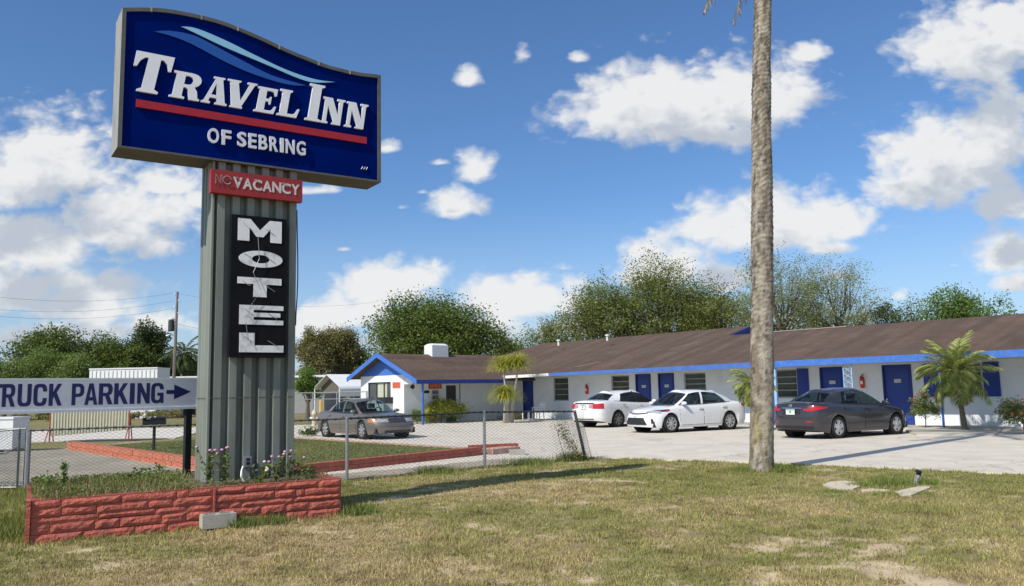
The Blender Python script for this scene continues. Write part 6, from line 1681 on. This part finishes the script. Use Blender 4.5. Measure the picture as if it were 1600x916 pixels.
Fq = np.stack([I*ns+J, I*ns+J2, (I+1)*ns+J2, (I+1)*ns+J], -1).reshape(-1, 4)
f1 = fbm(np.cos(TH).ravel()*3+9, ZL.ravel()*5+np.sin(TH).ravel()*3, 12, 5); f2 = fbm(TH.ravel()*2.5, ZL.ravel()*1.1, 19, 4); f3 = fbm(np.cos(TH).ravel()*7, ZL.ravel()*9+np.sin(TH).ravel()*6, 23, 3)
pale = np.array([.40, .355, .285]); brn = np.array([.23, .19, .14]); blk = np.array([.07, .058, .045]); ylw = np.array([.40, .34, .12])
colr = pale+(brn-pale)*np.clip((f1-.46)*6., 0, 1)[:, None]; colr = colr+(blk-colr)*np.clip((f3-.58)*6., 0, .85)[:, None]
colr = colr*(1-.45*(1-ring.ravel())[:, None]*np.clip((ZL.ravel()-1.2)/2.5, .25, 1)[:, None])
yl = np.clip(1-np.abs(ZL.ravel()-.75)/.5, 0, 1)*np.clip((f2-.38)*4, 0, 1)*.5*np.clip(.3-np.cos(TH.ravel()-.3), 0, 1); colr = colr+(ylw-colr)*yl[:, None]
PALMT = attr_mat('palm_trunk_bark', 'col', .9); add_bump(PALMT, 45, .02, 1.)
def mottle(m):
    N, L = m.node_tree.nodes, m.node_tree.links; b = N['Principled BSDF']; src = b.inputs['Base Color'].links[0].from_socket
    tc = N.new('ShaderNodeTexCoord'); mp = N.new('ShaderNodeMapping'); mp.inputs['Scale'].default_value = (1, 1, .55); L.new(tc.outputs['Object'], mp.inputs['Vector'])
    for sc, lo, hi, a, c in ((9, .42, .62, 1.15, .82), (28, .52, .68, 1.08, .58)):
        n = N.new('ShaderNodeTexNoise'); n.inputs['Scale'].default_value = sc; n.inputs['Detail'].default_value = 6; n.inputs['Roughness'].default_value = .7; L.new(mp.outputs[0], n.inputs['Vector'])
        r_ = N.new('ShaderNodeMapRange'); r_.inputs[1].default_value = lo; r_.inputs[2].default_value = hi; r_.inputs[3].default_value = a; r_.inputs[4].default_value = c; L.new(n.outputs['Fac'], r_.inputs[0])
        v = N.new('ShaderNodeVectorMath'); v.operation = 'SCALE'; L.new(src, v.inputs[0]); L.new(r_.outputs[0], v.inputs['Scale']); src = v.outputs[0]
    L.new(src, b.inputs['Base Color'])
mottle(PALMT)
bigp = empty('tall_palm', (tp[0], Yt, 0), 0, 'tall bare ringed palm trunk rising out of the picture', 'palm tree')
link('trunk', np_mesh('trunk', V, Fq, PALMT, {'col': colr}, True), bigp)
ct = (cxl[-1], 0, zl[-1]); CUP = 1.9
MB().tube([ct, (ct[0]+.1, 0, ct[2]+CUP)], [rl[-1]*1.0, rl[-1]*.7], 10).build('crownshaft', mat('palm_crownshaft', (.26, .23, .17), .8), bigp, True)
fm = [frond_mesh('frond', L_, d_, 46, .62, FOL['palm'], 200+i, 0, wid=.03) for i, (L_, d_) in enumerate(((3.0, 1.2), (2.8, 1.5)))]
rr = random.Random(3)
for i in range(16):
    o = link('frond', fm[i % 2], bigp); o.location = (ct[0]+.1, 0, ct[2]+CUP); o.rotation_euler = (0, -(1.35-1.0*i/16), i*2.399)
dm = frond_mesh('dead_frond', 1.9, .35, 36, .5, FOL['dead'], 210, 0, wid=.022)
d1 = aty(1148, 38, Yt); d2 = aty(1103, 20, Yt)
for (d_, st) in ((d1, (ct[0]-.12, -.12, ct[2]-.05)), (d2, (ct[0]-.1, .05, ct[2]+.75))):
    o = link('dead_frond', dm, bigp); v = np.array([d_[0]-tp[0], 0, d_[2]])-np.array(st); Ln = np.linalg.norm(v); k = Ln/1.88
    o.location = st; o.scale = (k, k*.55, k); o.rotation_euler = (0, -math.atan2(v[2], math.hypot(v[0], v[1]))-.17, math.atan2(v[1], v[0]))

# ------------------------------------------------------------------ shrubs
def shrub(name, label, px0, px1, pytop, pybase, fol, n, ls, seed, cat='shrub', flowers=None, blobs=9, airy=.3):
    b = atz((px0+px1)/2, pybase, 0); Y = b[1]; w = (px1-px0)/FPX*Y; h = aty((px0+px1)/2, pytop, Y)[2]
    t = tree(name, label, (b[0], Y, 0), h, w, w*.7, fol, n, ls, trunk_h=.0, blobs=blobs, seed=seed, cat=cat, airy=airy, trunkr=.02)
    if flowers:
        r = np.random.default_rng(seed+5); fm_, k, sz = flowers
        mb = MB()
        for i in range(k):
            a = r.uniform(0, 6.28); e = r.uniform(-.1, 1); q = (math.cos(a)*w*.45*math.sqrt(1-max(e, 0)**2), math.sin(a)*w*.35*math.sqrt(1-max(e, 0)**2)-.05, h*(.55+.42*e))
            for p_ in range(5):
                aa = 1.257*p_; mb.add([q, (q[0]+sz*math.cos(aa-.5), q[1]-sz*.5, q[2]+sz*math.sin(aa-.5)), (q[0]+sz*1.5*math.cos(aa), q[1]-sz*.3, q[2]+sz*1.5*math.sin(aa)), (q[0]+sz*math.cos(aa+.5), q[1]-sz*.5, q[2]+sz*math.sin(aa+.5))], [(0, 1, 2, 3)])
        mb.build('blossoms', fm_, t, fix=False)
    return t
PINK = mat('pink_red_petals', (.42, .09, .08), .6, var=.25, vscale=20); WFL = mat('white_petals', (.72, .70, .62), .6); LIL = mat('lilac_petals', (.55, .30, .48), .6)
shrub('croton_bush', 'yellow green spotted bush in front of the office door', 655, 724, 624, 661, 'croton', 2600, .16, 101, blobs=16)
shrub('low_bush', 'low green bush at the foot of the blue office post', 640, 664, 640, 663, 'light', 700, .13, 102)
shrub('rose_bush', 'leggy bush with red pink flowers beside the blue door at the right', 1424, 1470, 611, 671, 'light', 1000, .10, 103, flowers=(PINK, 14, .035), blobs=14, airy=1.2)
shrub('rose_bush', 'dark bush with pink flowers at the right picture edge', 1562, 1640, 622, 679, 'oak', 1300, .11, 104, flowers=(PINK, 14, .035), blobs=16, airy=1.2)
shrub('rose_bush', 'small clump with white flowers beside the taupe sedan', 468, 494, 666, 682, 'weed', 800, .10, 105, flowers=(WFL, 16, .05))
shrub('dry_plant', 'dry brownish plant at the foot of the ponytail palms', 778, 816, 644, 657, 'brown', 600, .12, 106)
shrub('hedge', 'low brown green hedge along the far side of the pale driveway', 30, 335, 640, 655, 'brown', 5000, .22, 108, cat='hedge', blobs=40)
bed = pz((1415, 676), (1432, 682), (1555, 681), (1566, 676), (1545, 668), (1430, 668))
mb = MB(); c = np.mean(np.array(bed), 0); mb.prism([(a-c[0], b_-c[1]) for a, b_ in bed], 0, .07, 'xy')
o = mb.build('planting_bed', mat('pale_bed_sand', (.50, .46, .39), .9, var=.12, vscale=5, bump=.5)); o.location = (c[0], c[1], 0); tag(o, 'raised pale kerbed bed under the pygmy date palm', 'planting bed')
# white plastic chair by the blue door
cp = aty(841, 655, 44.6); ch = empty('plastic_chair', (cp[0], cp[1], .046), math.radians(-60), 'white plastic garden chair by the left hand blue door', 'chair')
WPL = mat('white_plastic', (.78, .78, .76), .4, var=.03)
MB().box((-.24, -.24, .40), (.24, .24, .44)).build('seat', WPL, ch)
for x in (-.21, .21):
    for y in (-.21, .21): MB().tube([(x*1.1, y*1.1, 0), (x, y, .40)], .03, 6).build('leg', WPL, ch)
MB().add([(-.24, .2, .44), (.24, .2, .44), (.22, .30, .86), (-.22, .30, .86), (-.24, .24, .44), (.24, .24, .44), (.22, .34, .86), (-.22, .34, .86)], [(0,1,2,3),(7,6,5,4),(0,4,5,1),(1,5,6,2),(2,6,7,3),(3,7,4,0)]).build('backrest', WPL, ch)
for x in (-.25, .25): MB().tube([(x, -.2, .42), (x, -.2, .64), (x, .22, .66)], .028, 6).build('armrest', WPL, ch)

tp2 = aty(826, 655, 45.0); tb = empty('plastic_table', (tp2[0], tp2[1], .046), math.radians(-48), 'low white plastic table before the left hand blue door', 'table')
MB().box((-.28, -.22, .42), (.28, .22, .46)).build('table_top', WPL, tb)
for x in (-.25, .25):
    for y in (-.19, .19): MB().box((x-.025, y-.025, 0), (x+.025, y+.025, .418)).build('leg', WPL, tb)
# ------------------------------------------------------------------ carport, trailer, pole
cg = np.array([*aty(530, 616, 49.5)[:2]])
cpz = empty('carport', (cg[0], cg[1], 0), math.atan2(.664, .748), 'white metal carport with rounded gable roof left of the office', 'carport')
# local x runs along the ridge (away), local y across the gable
CW, CL = 3.1, 7.5; ze, zp = aty(530, 603.5, 49.5)[2], aty(511, 585, 50.6)[2]
prof = [(0, 0), (0, ze-.15), (.06, ze-.03), (.18, ze+.06), (CW/2, zp), (CW-.18, ze+.06), (CW-.06, ze-.03), (CW, ze-.15), (CW, 0)]
mb = MB(); k = 7; pr = prof[1:8]
v = [(0, y, z) for y, z in pr]+[(CL, y, z) for y, z in pr]+[(0, y, z-.03) for y, z in pr]+[(CL, y, z-.03) for y, z in pr]
f = []
for i in range(6): f += [(i, i+1, k+i+1, k+i), (2*k+i, 3*k+i, 3*k+i+1, 2*k+i+1), (i, 2*k+i, 2*k+i+1, i+1), (k+i, k+i+1, 3*k+i+1, 3*k+i)]
f += [(0, k, 3*k, 2*k), (6, 2*k+6, 3*k+6, k+6)]
mb.add(v, f); mb.build('roof', WMETAL, cpz)
for x in (0.04, 2.5, 5, CL-.04):
    for y in (.03, CW-.03): MB().tube([(x, y, 0), (x, y, ze-.16)], .04, 6).build('post', WMETAL, cpz)
mb = MB(); mb.box((.06, -.012, ze-.62), (CL, -.002, ze-.16)); mb.build('side_panel', WMETAL, cpz)
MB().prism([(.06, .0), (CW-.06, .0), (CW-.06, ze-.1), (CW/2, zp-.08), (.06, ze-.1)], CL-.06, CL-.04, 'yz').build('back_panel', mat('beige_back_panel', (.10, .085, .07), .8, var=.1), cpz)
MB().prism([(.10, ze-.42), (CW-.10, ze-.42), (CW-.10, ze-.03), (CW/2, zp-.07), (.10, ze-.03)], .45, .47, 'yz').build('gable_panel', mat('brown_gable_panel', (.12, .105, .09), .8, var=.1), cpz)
dk = empty('parked_trailer', (cg[0]+1.9, cg[1]+3.4, 0), math.atan2(.664, .748), 'dark low trailer parked under the white carport', 'trailer')
MB().box((-1.4, -.8, .45), (1.4, .8, 1.15)).build('body', DKSTEEL, dk)
for x in (-.5, .5): MB().lathe([(.1, -.85), (.28, -.85), (.28, -.7), (.1, -.7)], (x, 0, .28), 14, 'y').build('wheel', RUBBER, dk)
b = aty(501, 655, 40); by = empty('yellow_bollard', (b[0], 40, 0), 0, 'short yellow bollard behind the taupe sedan', 'bollard')
MB().tube([(0, 0, -.1), (0, 0, aty(501, 628, 40)[2])], .07, 8).build('pipe', YELLOW, by); MB().lathe([(.07, 0), (.06, .05), (.02, .07)], (0, 0, aty(501, 628, 40)[2]), 8).build('domed_cap', YELLOW, by)
b = aty(491, 670, 36); hy = empty('fire_hydrant', (b[0], 36, 0), 0, 'faded beige hydrant at the back of the taupe sedan', 'hydrant'); hz_ = aty(491, 640, 36)[2]
MB().lathe([(.13, 0), (.13, .04), (.10, .06), (.10, hz_*.75), (.13, hz_*.77), (.12, hz_*.85), (.07, hz_*.95), (.03, hz_)], n=10).build('barrel', BEIGE, hy, True)
MB().lathe([(.05, -.19), (.05, .19)], (0, 0, hz_*.62), 8, 'x').build('outlet_cap', WMETAL, hy)
# white ribbed trailer and long white shed roofs on the left
def box_trailer(px0, px1, pyt, Y, lab):
    a, b_ = aty(px0, pyt, Y), aty(px1, pyt, Y); t = empty('storage_container', (a[0], Y, 0), 0, lab, 'container'); Ln = b_[0]-a[0]; zt = a[2]
    MB().box((0, 0, .0), (Ln, 2.4, zt)).build('body', WMETAL, t)
    n = int(Ln/.33)
    for i in range(n): MB().box((.1+i*.33, -.05, 1.1), (.22+i*.33, -.002, zt-.1)).build('rib', WMETAL, t)
    MB().box((-.02, -.06, zt+.002), (Ln+.02, 2.42, zt+.10)).build('top_rail', WMETAL, t)
box_trailer(140, 246, 578, 66, 'white ribbed storage container showing above the truck parking sign')
def shed(px0, px1, pyt, Y, lab):
    a, b_ = aty(px0, pyt, Y), aty(px1, pyt, Y); t = empty('white_shed', (a[0], Y, 0), 0, lab, 'shed'); Ln = b_[0]-a[0]; zt = a[2]
    MB().box((0, .2, 0), (Ln, 5, zt-.2)).build('wall', mat('shed_wall', (.30, .30, .29), .9, var=.1), t); MB().box((-.2, 0, zt-.18), (Ln+.2, 5.2, zt)).build('roof', WMETAL, t)
shed(246, 332, 589, 74, 'long low shed with a white roof edge left of the grey pylon')
shed(452, 506, 587, 72, 'long low shed with a white roof edge right of the grey pylon')
Yp = 72.; b = aty(272, 610, Yp); up_ = empty('utility_pole', (b[0], Yp, 0), 0, 'wooden utility pole with a dark transformer above the left tree line', 'utility pole')
zt = aty(273, 456, Yp)[2]; MB().tube([(-.1, 0, -.2), (0, 0, zt*.6), (.06, 0, zt)], [.17, .14, .10], 8).build('pole', WOODPOLE, up_)
zz_ = aty(268, 508, Yp)[2]; o = MB().lathe([(.2, -.55), (.26, -.5), (.26, .35), (.2, .45), (.08, .5)], (-.36, -.1, zz_), 12).build('transformer', DKSTEEL, up_)
MB().lathe([(.27, .46), (.27, .56), (.1, .62)], (-.36, -.1, zz_), 12).build('lid', WMETAL, o); MB().tube([(-.25, 0, zz_-.1), (0, 0, zz_-.1)], .06, 6).build('bracket', DKSTEEL, o)
MB().tube([(-.02, 0, zz_-.9), (-.45, -.1, zz_-.85), (-.75, -.1, zz_-.98)], [.04, .05, .12], 6).build('street_lamp_arm', GALV, up_)
for k in range(4): MB().lathe([(.05, -.08), (.09, 0), (.05, .08)], (.18*(1 if k % 2 else -1), 0, zt-.25-.55*k), 8).build('insulator', WMETAL, up_)
def wire(px0, py0, px1, py1, Y0, Y1, sag, lab, r_=.008):
    a, b_ = np.array(aty(px0, py0, Y0)), np.array(aty(px1, py1, Y1)); pts = []
    for t in np.linspace(0, 1, 13): p = a+(b_-a)*t; p[2] -= sag*4*t*(1-t); pts.append(tuple(p))
    o = MB().tube(pts, r_, 4).build('power_line', BLACK); tag(o, lab, 'power line', 'power lines meeting at the utility pole')
wire(272, 458, -90, 452, 72, 60, .8, 'topmost power line running left from the utility pole')
wire(272, 470, -90, 474, 72, 60, .8, 'middle power line running left from the utility pole')
wire(271, 482, -90, 484, 72, 60, .8, 'lower power line running left from the utility pole')
wire(273, 458, 600, 470, 72, 90, .9, 'upper power line passing behind the grey pylon', .007)
wire(273, 506, 600, 530, 72, 90, .8, 'lower power line passing behind the grey pylon', .010)
wire(-60, 536, 60, 556, 60, 75, .2, 'short dark wire sloping down at the left picture edge', .022)

# ------------------------------------------------------------------ weeds on the planter, tufts, grass
def blades(P, H, Wd, rng, cols, lean=.6, drop=0.):
    n = len(P); az = rng.uniform(0, 2*np.pi, n); d = np.c_[np.cos(az), np.sin(az), np.zeros(n)]
    la = rng.uniform(.05, lean, n); az2 = rng.uniform(0, 2*np.pi, n); l = np.c_[np.cos(az2), np.sin(az2), np.zeros(n)]
    tip = P + l*(H*np.sin(la))[:, None] + np.c_[np.zeros(n), np.zeros(n), H*np.cos(la)]
    V = np.stack([P-d*Wd[:, None]/2, P+d*Wd[:, None]/2, tip], 1).reshape(-1, 3)
    return V, np.arange(3*n).reshape(n, 3), np.repeat(cols, 3, 0)
BLADE = attr_mat('grass_blades', 'col', .8, .25)
rg = np.random.default_rng(5)
# lawn
n = 760000
Yb = 5.6+ (rg.random(n)**1.25)*15.0; Xb = (rg.random(n)*2-1)*(.66*Yb+1.2)
keep = ~in_poly(Xb, Yb, LOT) & ~in_poly(Xb, Yb, PLANTER_POLY)
Xb, Yb = Xb[keep], Yb[keep]
fe = np.interp(Xb, [p[0] for p in FENCE], [p[1] for p in FENCE]); keep = (Xb > 1.7) | (Yb < fe+.25); Xb, Yb = Xb[keep], Yb[keep]
bf = bare_field(Xb, Yb); gf = green_field(Xb, Yb); cl = fbm(Xb*7.5, Yb*7.5, 91, 3); keep = (rg.random(len(Xb)) > bf*.97) & (rg.random(len(Xb)) < np.clip((cl-.30)*4.5, .12, 1))
Xb, Yb, gf, bf = Xb[keep], Yb[keep], gf[keep], bf[keep]; n = len(Xb); fe = np.interp(Xb, [p[0] for p in FENCE], [p[1] for p in FENCE])
for (x0, y0, x1, y1) in ((-9, 0, 0, 0),): pass
tall = .0+ .9*np.clip(fbm(Xb*1.3, Yb*1.3, 61, 3)-.52, 0, 1)*4
du, dn = (Xb-PLAN_P[0])*PU[0]+(Yb-PLAN_P[1])*PU[1], (Xb-PLAN_P[0])*PN[0]+(Yb-PLAN_P[1])*PN[1]
near_pl = np.exp(-(np.maximum(np.maximum(-du, du-PLEN), 0)**2+np.maximum(-dn, 0)**2)/.025)
lot_edge = np.exp(-np.abs(Yb-np.interp(Xb, [1.67, 4.84, 8.77, 13.5], [19.85, 17.95, 14.53, 9.7]))**2/.05)*(Xb > 1.5)
fenced = np.exp(-np.abs(Yb-fe)**2/.05)*(Xb < 1.7)
leftw = np.clip((-5.2-Xb)/.8, 0, 1)
Hh = (.022+.022*rg.random(n))*(1+.9*tall+1.6*near_pl*rg.random(n)+.5*lot_edge+2.6*fenced*rg.random(n)+1.6*leftw*rg.random(n))
gf2 = np.clip(gf+.45*near_pl+.25*lot_edge+.35*leftw, 0, 1)
dryc = np.array([.55, .445, .225]); olive = np.array([.375, .365, .13]); green = np.array([.25, .275, .075]); brown_ = np.array([.30, .20, .105])
u = rg.random(n)[:, None]; g_ = np.clip(gf2+rg.normal(size=n)*.22, 0, 1)[:, None]
cols = np.where(g_ < .5, dryc+(olive-dryc)*(g_*2), olive+(green-olive)*(g_*2-1)); cols = np.where(rg.random(n)[:, None] < .10, brown_, cols)*(.75+.5*u)
wd = np.clip((fbm(Xb*4.2, Yb*5.2, 131, 3)-.53)*6, 0, 1)[:, None]; cols = cols*(1-wd*.42)+np.array([.20, .135, .065])*wd*.42*.6      # dead brown thatch between the clumps
Zb = (fbm(Xb*1.1, Yb*1.1, 50, 3)-.5)*.05-.014
V, F3, C3 = blades(np.c_[Xb, Yb, Zb], Hh, .006+.0006*Yb*rg.uniform(.7, 1.3, n), rg, cols, 1.25)
tag(link('grass', np_mesh('grass', V, F3, BLADE, {'col': C3})), 'short dry patchy lawn grass around the planter and palm', None, None, 'stuff')
# longer tufts at the palm foot, slab and fence end
tuf = []
for (cx_, cy_, s, k, hh) in [(*pz((1345, 760))[0], .25, 500, .08), (*pz((1305, 768))[0], .2, 350, .05), (*pz((1390, 774))[0], .25, 450, .06), (*pz((1440, 772))[0], .2, 300, .05), (tp[0]+.35, tp[1]-.1, .35, 900, .16), (tp[0]-.35, tp[1]-.05, .25, 500, .12), (pp[0]-.35, pp[1]+.15, .45, 900, .15), (pp[0]+.2, pp[1]+.1, .2, 300, .12), (PLAN_P[0]-.4, PLAN_P[1]+.7, .5, 1500, .17), (PLAN_P[0]-1.3, PLAN_P[1]+1.3, .7, 1800, .15),
      (plan(PLEN, 0)[0]+.2, plan(PLEN, 0)[1]+.1, .25, 700, .15), (plan(2.35, -.12)[0], plan(2.35, -.12)[1], .22, 700, .14), (plan(2.75, -.12)[0], plan(2.75, -.12)[1], .2, 450, .12), (.3, 18.6, .6, 900, .16), (-1.6, 17.0, .5, 900, .16), (1.3, 19.4, .35, 700, .22), (-3.9, 15.2, .6, 900, .16)]:
    q = rg.normal(size=(k, 2))*s*.5+[cx_, cy_]; q = q[~in_poly(q[:, 0], q[:, 1], PLANTER_POLY)]; k = len(q); g1 = rg.random(k)[:, None]; tuf.append((np.c_[q, np.full(k, -.01)], hh*(.4+.8*rg.random(k)), np.array([.16, .21, .055])*(.7+.7*g1)+np.array([.08, .05, .02])*(rg.random(k)[:, None] < .25)))
Pt = np.concatenate([a for a, b_, c in tuf]); Ht = np.concatenate([b_ for a, b_, c in tuf]); Ct = np.concatenate([c for a, b_, c in tuf])
V, F3, C3 = blades(Pt, Ht, np.full(len(Pt), .014), rg, Ct, .8)
tag(link('tall_grass_tufts', np_mesh('tall_grass_tufts', V, F3, BLADE, {'col': C3})), 'longer green tufts by the palm, fence and planter foot', None, None, 'stuff')
# border lawn blades
n = 60000; bb = np.array(BORDER); q = np.array([bb[0]])+rg.random((n, 1))**.8*0
s_, t_ = rg.random(n)[:, None], rg.random(n)[:, None]**1.0; q = bb[0]+(bb[1]-bb[0])*s_+(bb[3]-bb[0])*t_
c = np.array([.19, .205, .07])*(.7+.6*rg.random(n)[:, None])+np.array([.06, .045, .015])*np.clip(fbm(q[:, 0]*.8, q[:, 1]*.8, 71, 3)*3-1.2, 0, 1)[:, None]
V, F3, C3 = blades(np.c_[q, np.full(n, .045)], .04+.03*rg.random(n), np.full(n, .022), rg, c, 1.2)
tag(link('grass', np_mesh('grass', V, F3, BLADE, {'col': C3})), 'green lawn grass inside the red border', None, None, 'stuff')
# weeds growing over the planter soil
n = 15000; uu = rg.uniform(.05, PLEN-.1, n); ww = rg.uniform(.0, PDEP-.15, n)
keep = ~((uu > 1.75) & (uu < 3.1) & (ww > .33) & (ww < 1.2)); uu, ww = uu[keep], ww[keep]; n = len(uu)
dens = np.where(uu < 2.1, 1., .5)*np.where(ww < .16, np.where(uu < 2.3, .8, .15)*(fbm(uu*2.2, ww, 88, 3) > .45), 1.); keep = rg.random(n) < dens; uu, ww = uu[keep], ww[keep]; n = len(uu)
xy = PLAN_P+uu[:, None]*PU+ww[:, None]*PN; zz_ = np.array([soil_z(a, max(b_, .1)) for a, b_ in zip(uu, ww)])-.02+.035*(ww < .16)
c = np.where(rg.random(n)[:, None] < .45, np.array([.38, .30, .16]), np.array([.17, .21, .06]))*(.6+.8*rg.random(n)[:, None])
V, F3, C3 = blades(np.c_[xy, zz_], (.035+.075*rg.random(n))*(1+.5*(uu < 1.9))*np.where(ww < .16, .6, 1), np.full(n, .012), rg, c, 1.0)
tag(link('planter_weeds', np_mesh('planter_weeds', V, F3, BLADE, {'col': C3})), 'straggly green and straw coloured weeds covering the planter soil', None, None, 'stuff')
k = 5500; uu = rg.uniform(.04, PLEN-.1, k); ww = rg.uniform(.0, PDEP-.2, k); keep = ~((uu > 1.75) & (uu < 3.1) & (ww > .33) & (ww < 1.2)) & (fbm(uu*2.5, ww*2.5, 14, 3) > np.where(uu < 2.1, .36, .46)) & ((ww > .14) | (fbm(uu*2.2, ww, 88, 3) > .47))
uu, ww = uu[keep], ww[keep]; k = len(uu); xy = PLAN_P+uu[:, None]*PU+ww[:, None]*PN; zz_ = np.array([soil_z(a, max(b_, .12)) for a, b_ in zip(uu, ww)])+.02+.09*rg.random(k)
V, Fq = leaf_quads(np.c_[xy, zz_], .035, rg)
tag(link('planter_leaves', np_mesh('planter_leaves', V, Fq, FOL['weed'])), 'small leafy ground cover spreading over the planter soil', None, None, 'stuff')
def weed(u, w_, h, seed, lab, flower=None, spread=.18, fol='weed'):
    p = PLAN_P+u*PU+w_*PN; z = soil_z(u, w_)-.02; t = empty('flowering_weed' if flower else 'leafy_weed', (p[0], p[1], z), 0, lab, 'plant'); r = np.random.default_rng(seed)
    mb = MB(); L_ = []; tips = []
    for k in range(5):
        a = r.uniform(0, 6.28); s = spread*r.uniform(.3, 1); hh = h*r.uniform(.6, 1.0) if k else h; tip = np.array([math.cos(a)*s, math.sin(a)*s*.7, hh]); tips.append(tip)
        mb.tube([(0, 0, 0), tuple(tip*np.array([.3, .3, .5])), tuple(tip)], [.007, .005, .003], 4)
        for j in range(16): L_.append(tip*np.array([.3+.7*j/16]*2+[.25+.75*j/16])+r.normal(size=3)*.022)
    mb.build('stem', mat('weed_stem', (.12, .13, .05), .8, var=0), t)
    V, Fq = leaf_quads(np.array(L_), .055, r); link('foliage', np_mesh('foliage', V, Fq, FOL[fol]), t)
    if flower:
        for tip in tips[:4]: MB().lathe([(.006, -.015), (.024, 0), (.020, .014), (.004, .02)], tuple(tip), 7).build('flower_head', flower, t, True)
weed(2.02, .30, .52, 1, 'lilac flowered weed before the left ribs of the pylon', LIL)
weed(2.22, .28, .50, 2, 'lilac flowered weed left of the socket box on the pylon', LIL)
weed(2.62, .24, .30, 3, 'pale flowered weed right of the socket box cord', WFL)
weed(2.86, .26, .42, 4, 'pink flowered weed at the right edge of the pylon', LIL, .2)
weed(3.05, .35, .42, 5, 'bushy pink flowered weed just right of the pylon', LIL, .25)
weed(3.38, .5, .22, 6, 'low leafy weed at the right end of the planter', None, .25)
weed(.40, 1.0, .34, 7, 'upright single stemmed weed at the left of the planter', None, .05, 'bright')
weed(.22, 1.0, .24, 8, 'bushy bright weed near the left corner of the planter', None, .2, 'bright')
weed(1.55, 1.75, .22, 9, 'leafy green weed at the foot of the black sign post', None, .3, 'bright')
weed(1.15, 1.2, .22, 10, 'leafy green weed in the middle of the planter', None, .25)
# dry vine on the slumped fence end
r = np.random.default_rng(77); Pv = []
for k in range(420):
    t = r.random(); q = aty(874+32*t+r.normal()*5, 662+54*t**.8+r.normal()*3, 18.95+r.normal()*.08); Pv.append(q)
V, Fq = leaf_quads(np.array(Pv), .05, r); tag(link('dry_vine', np_mesh('dry_vine', V, Fq, FOL['brown'])), 'dry vine tangled in the loose mesh at the slumped fence end', 'vine')
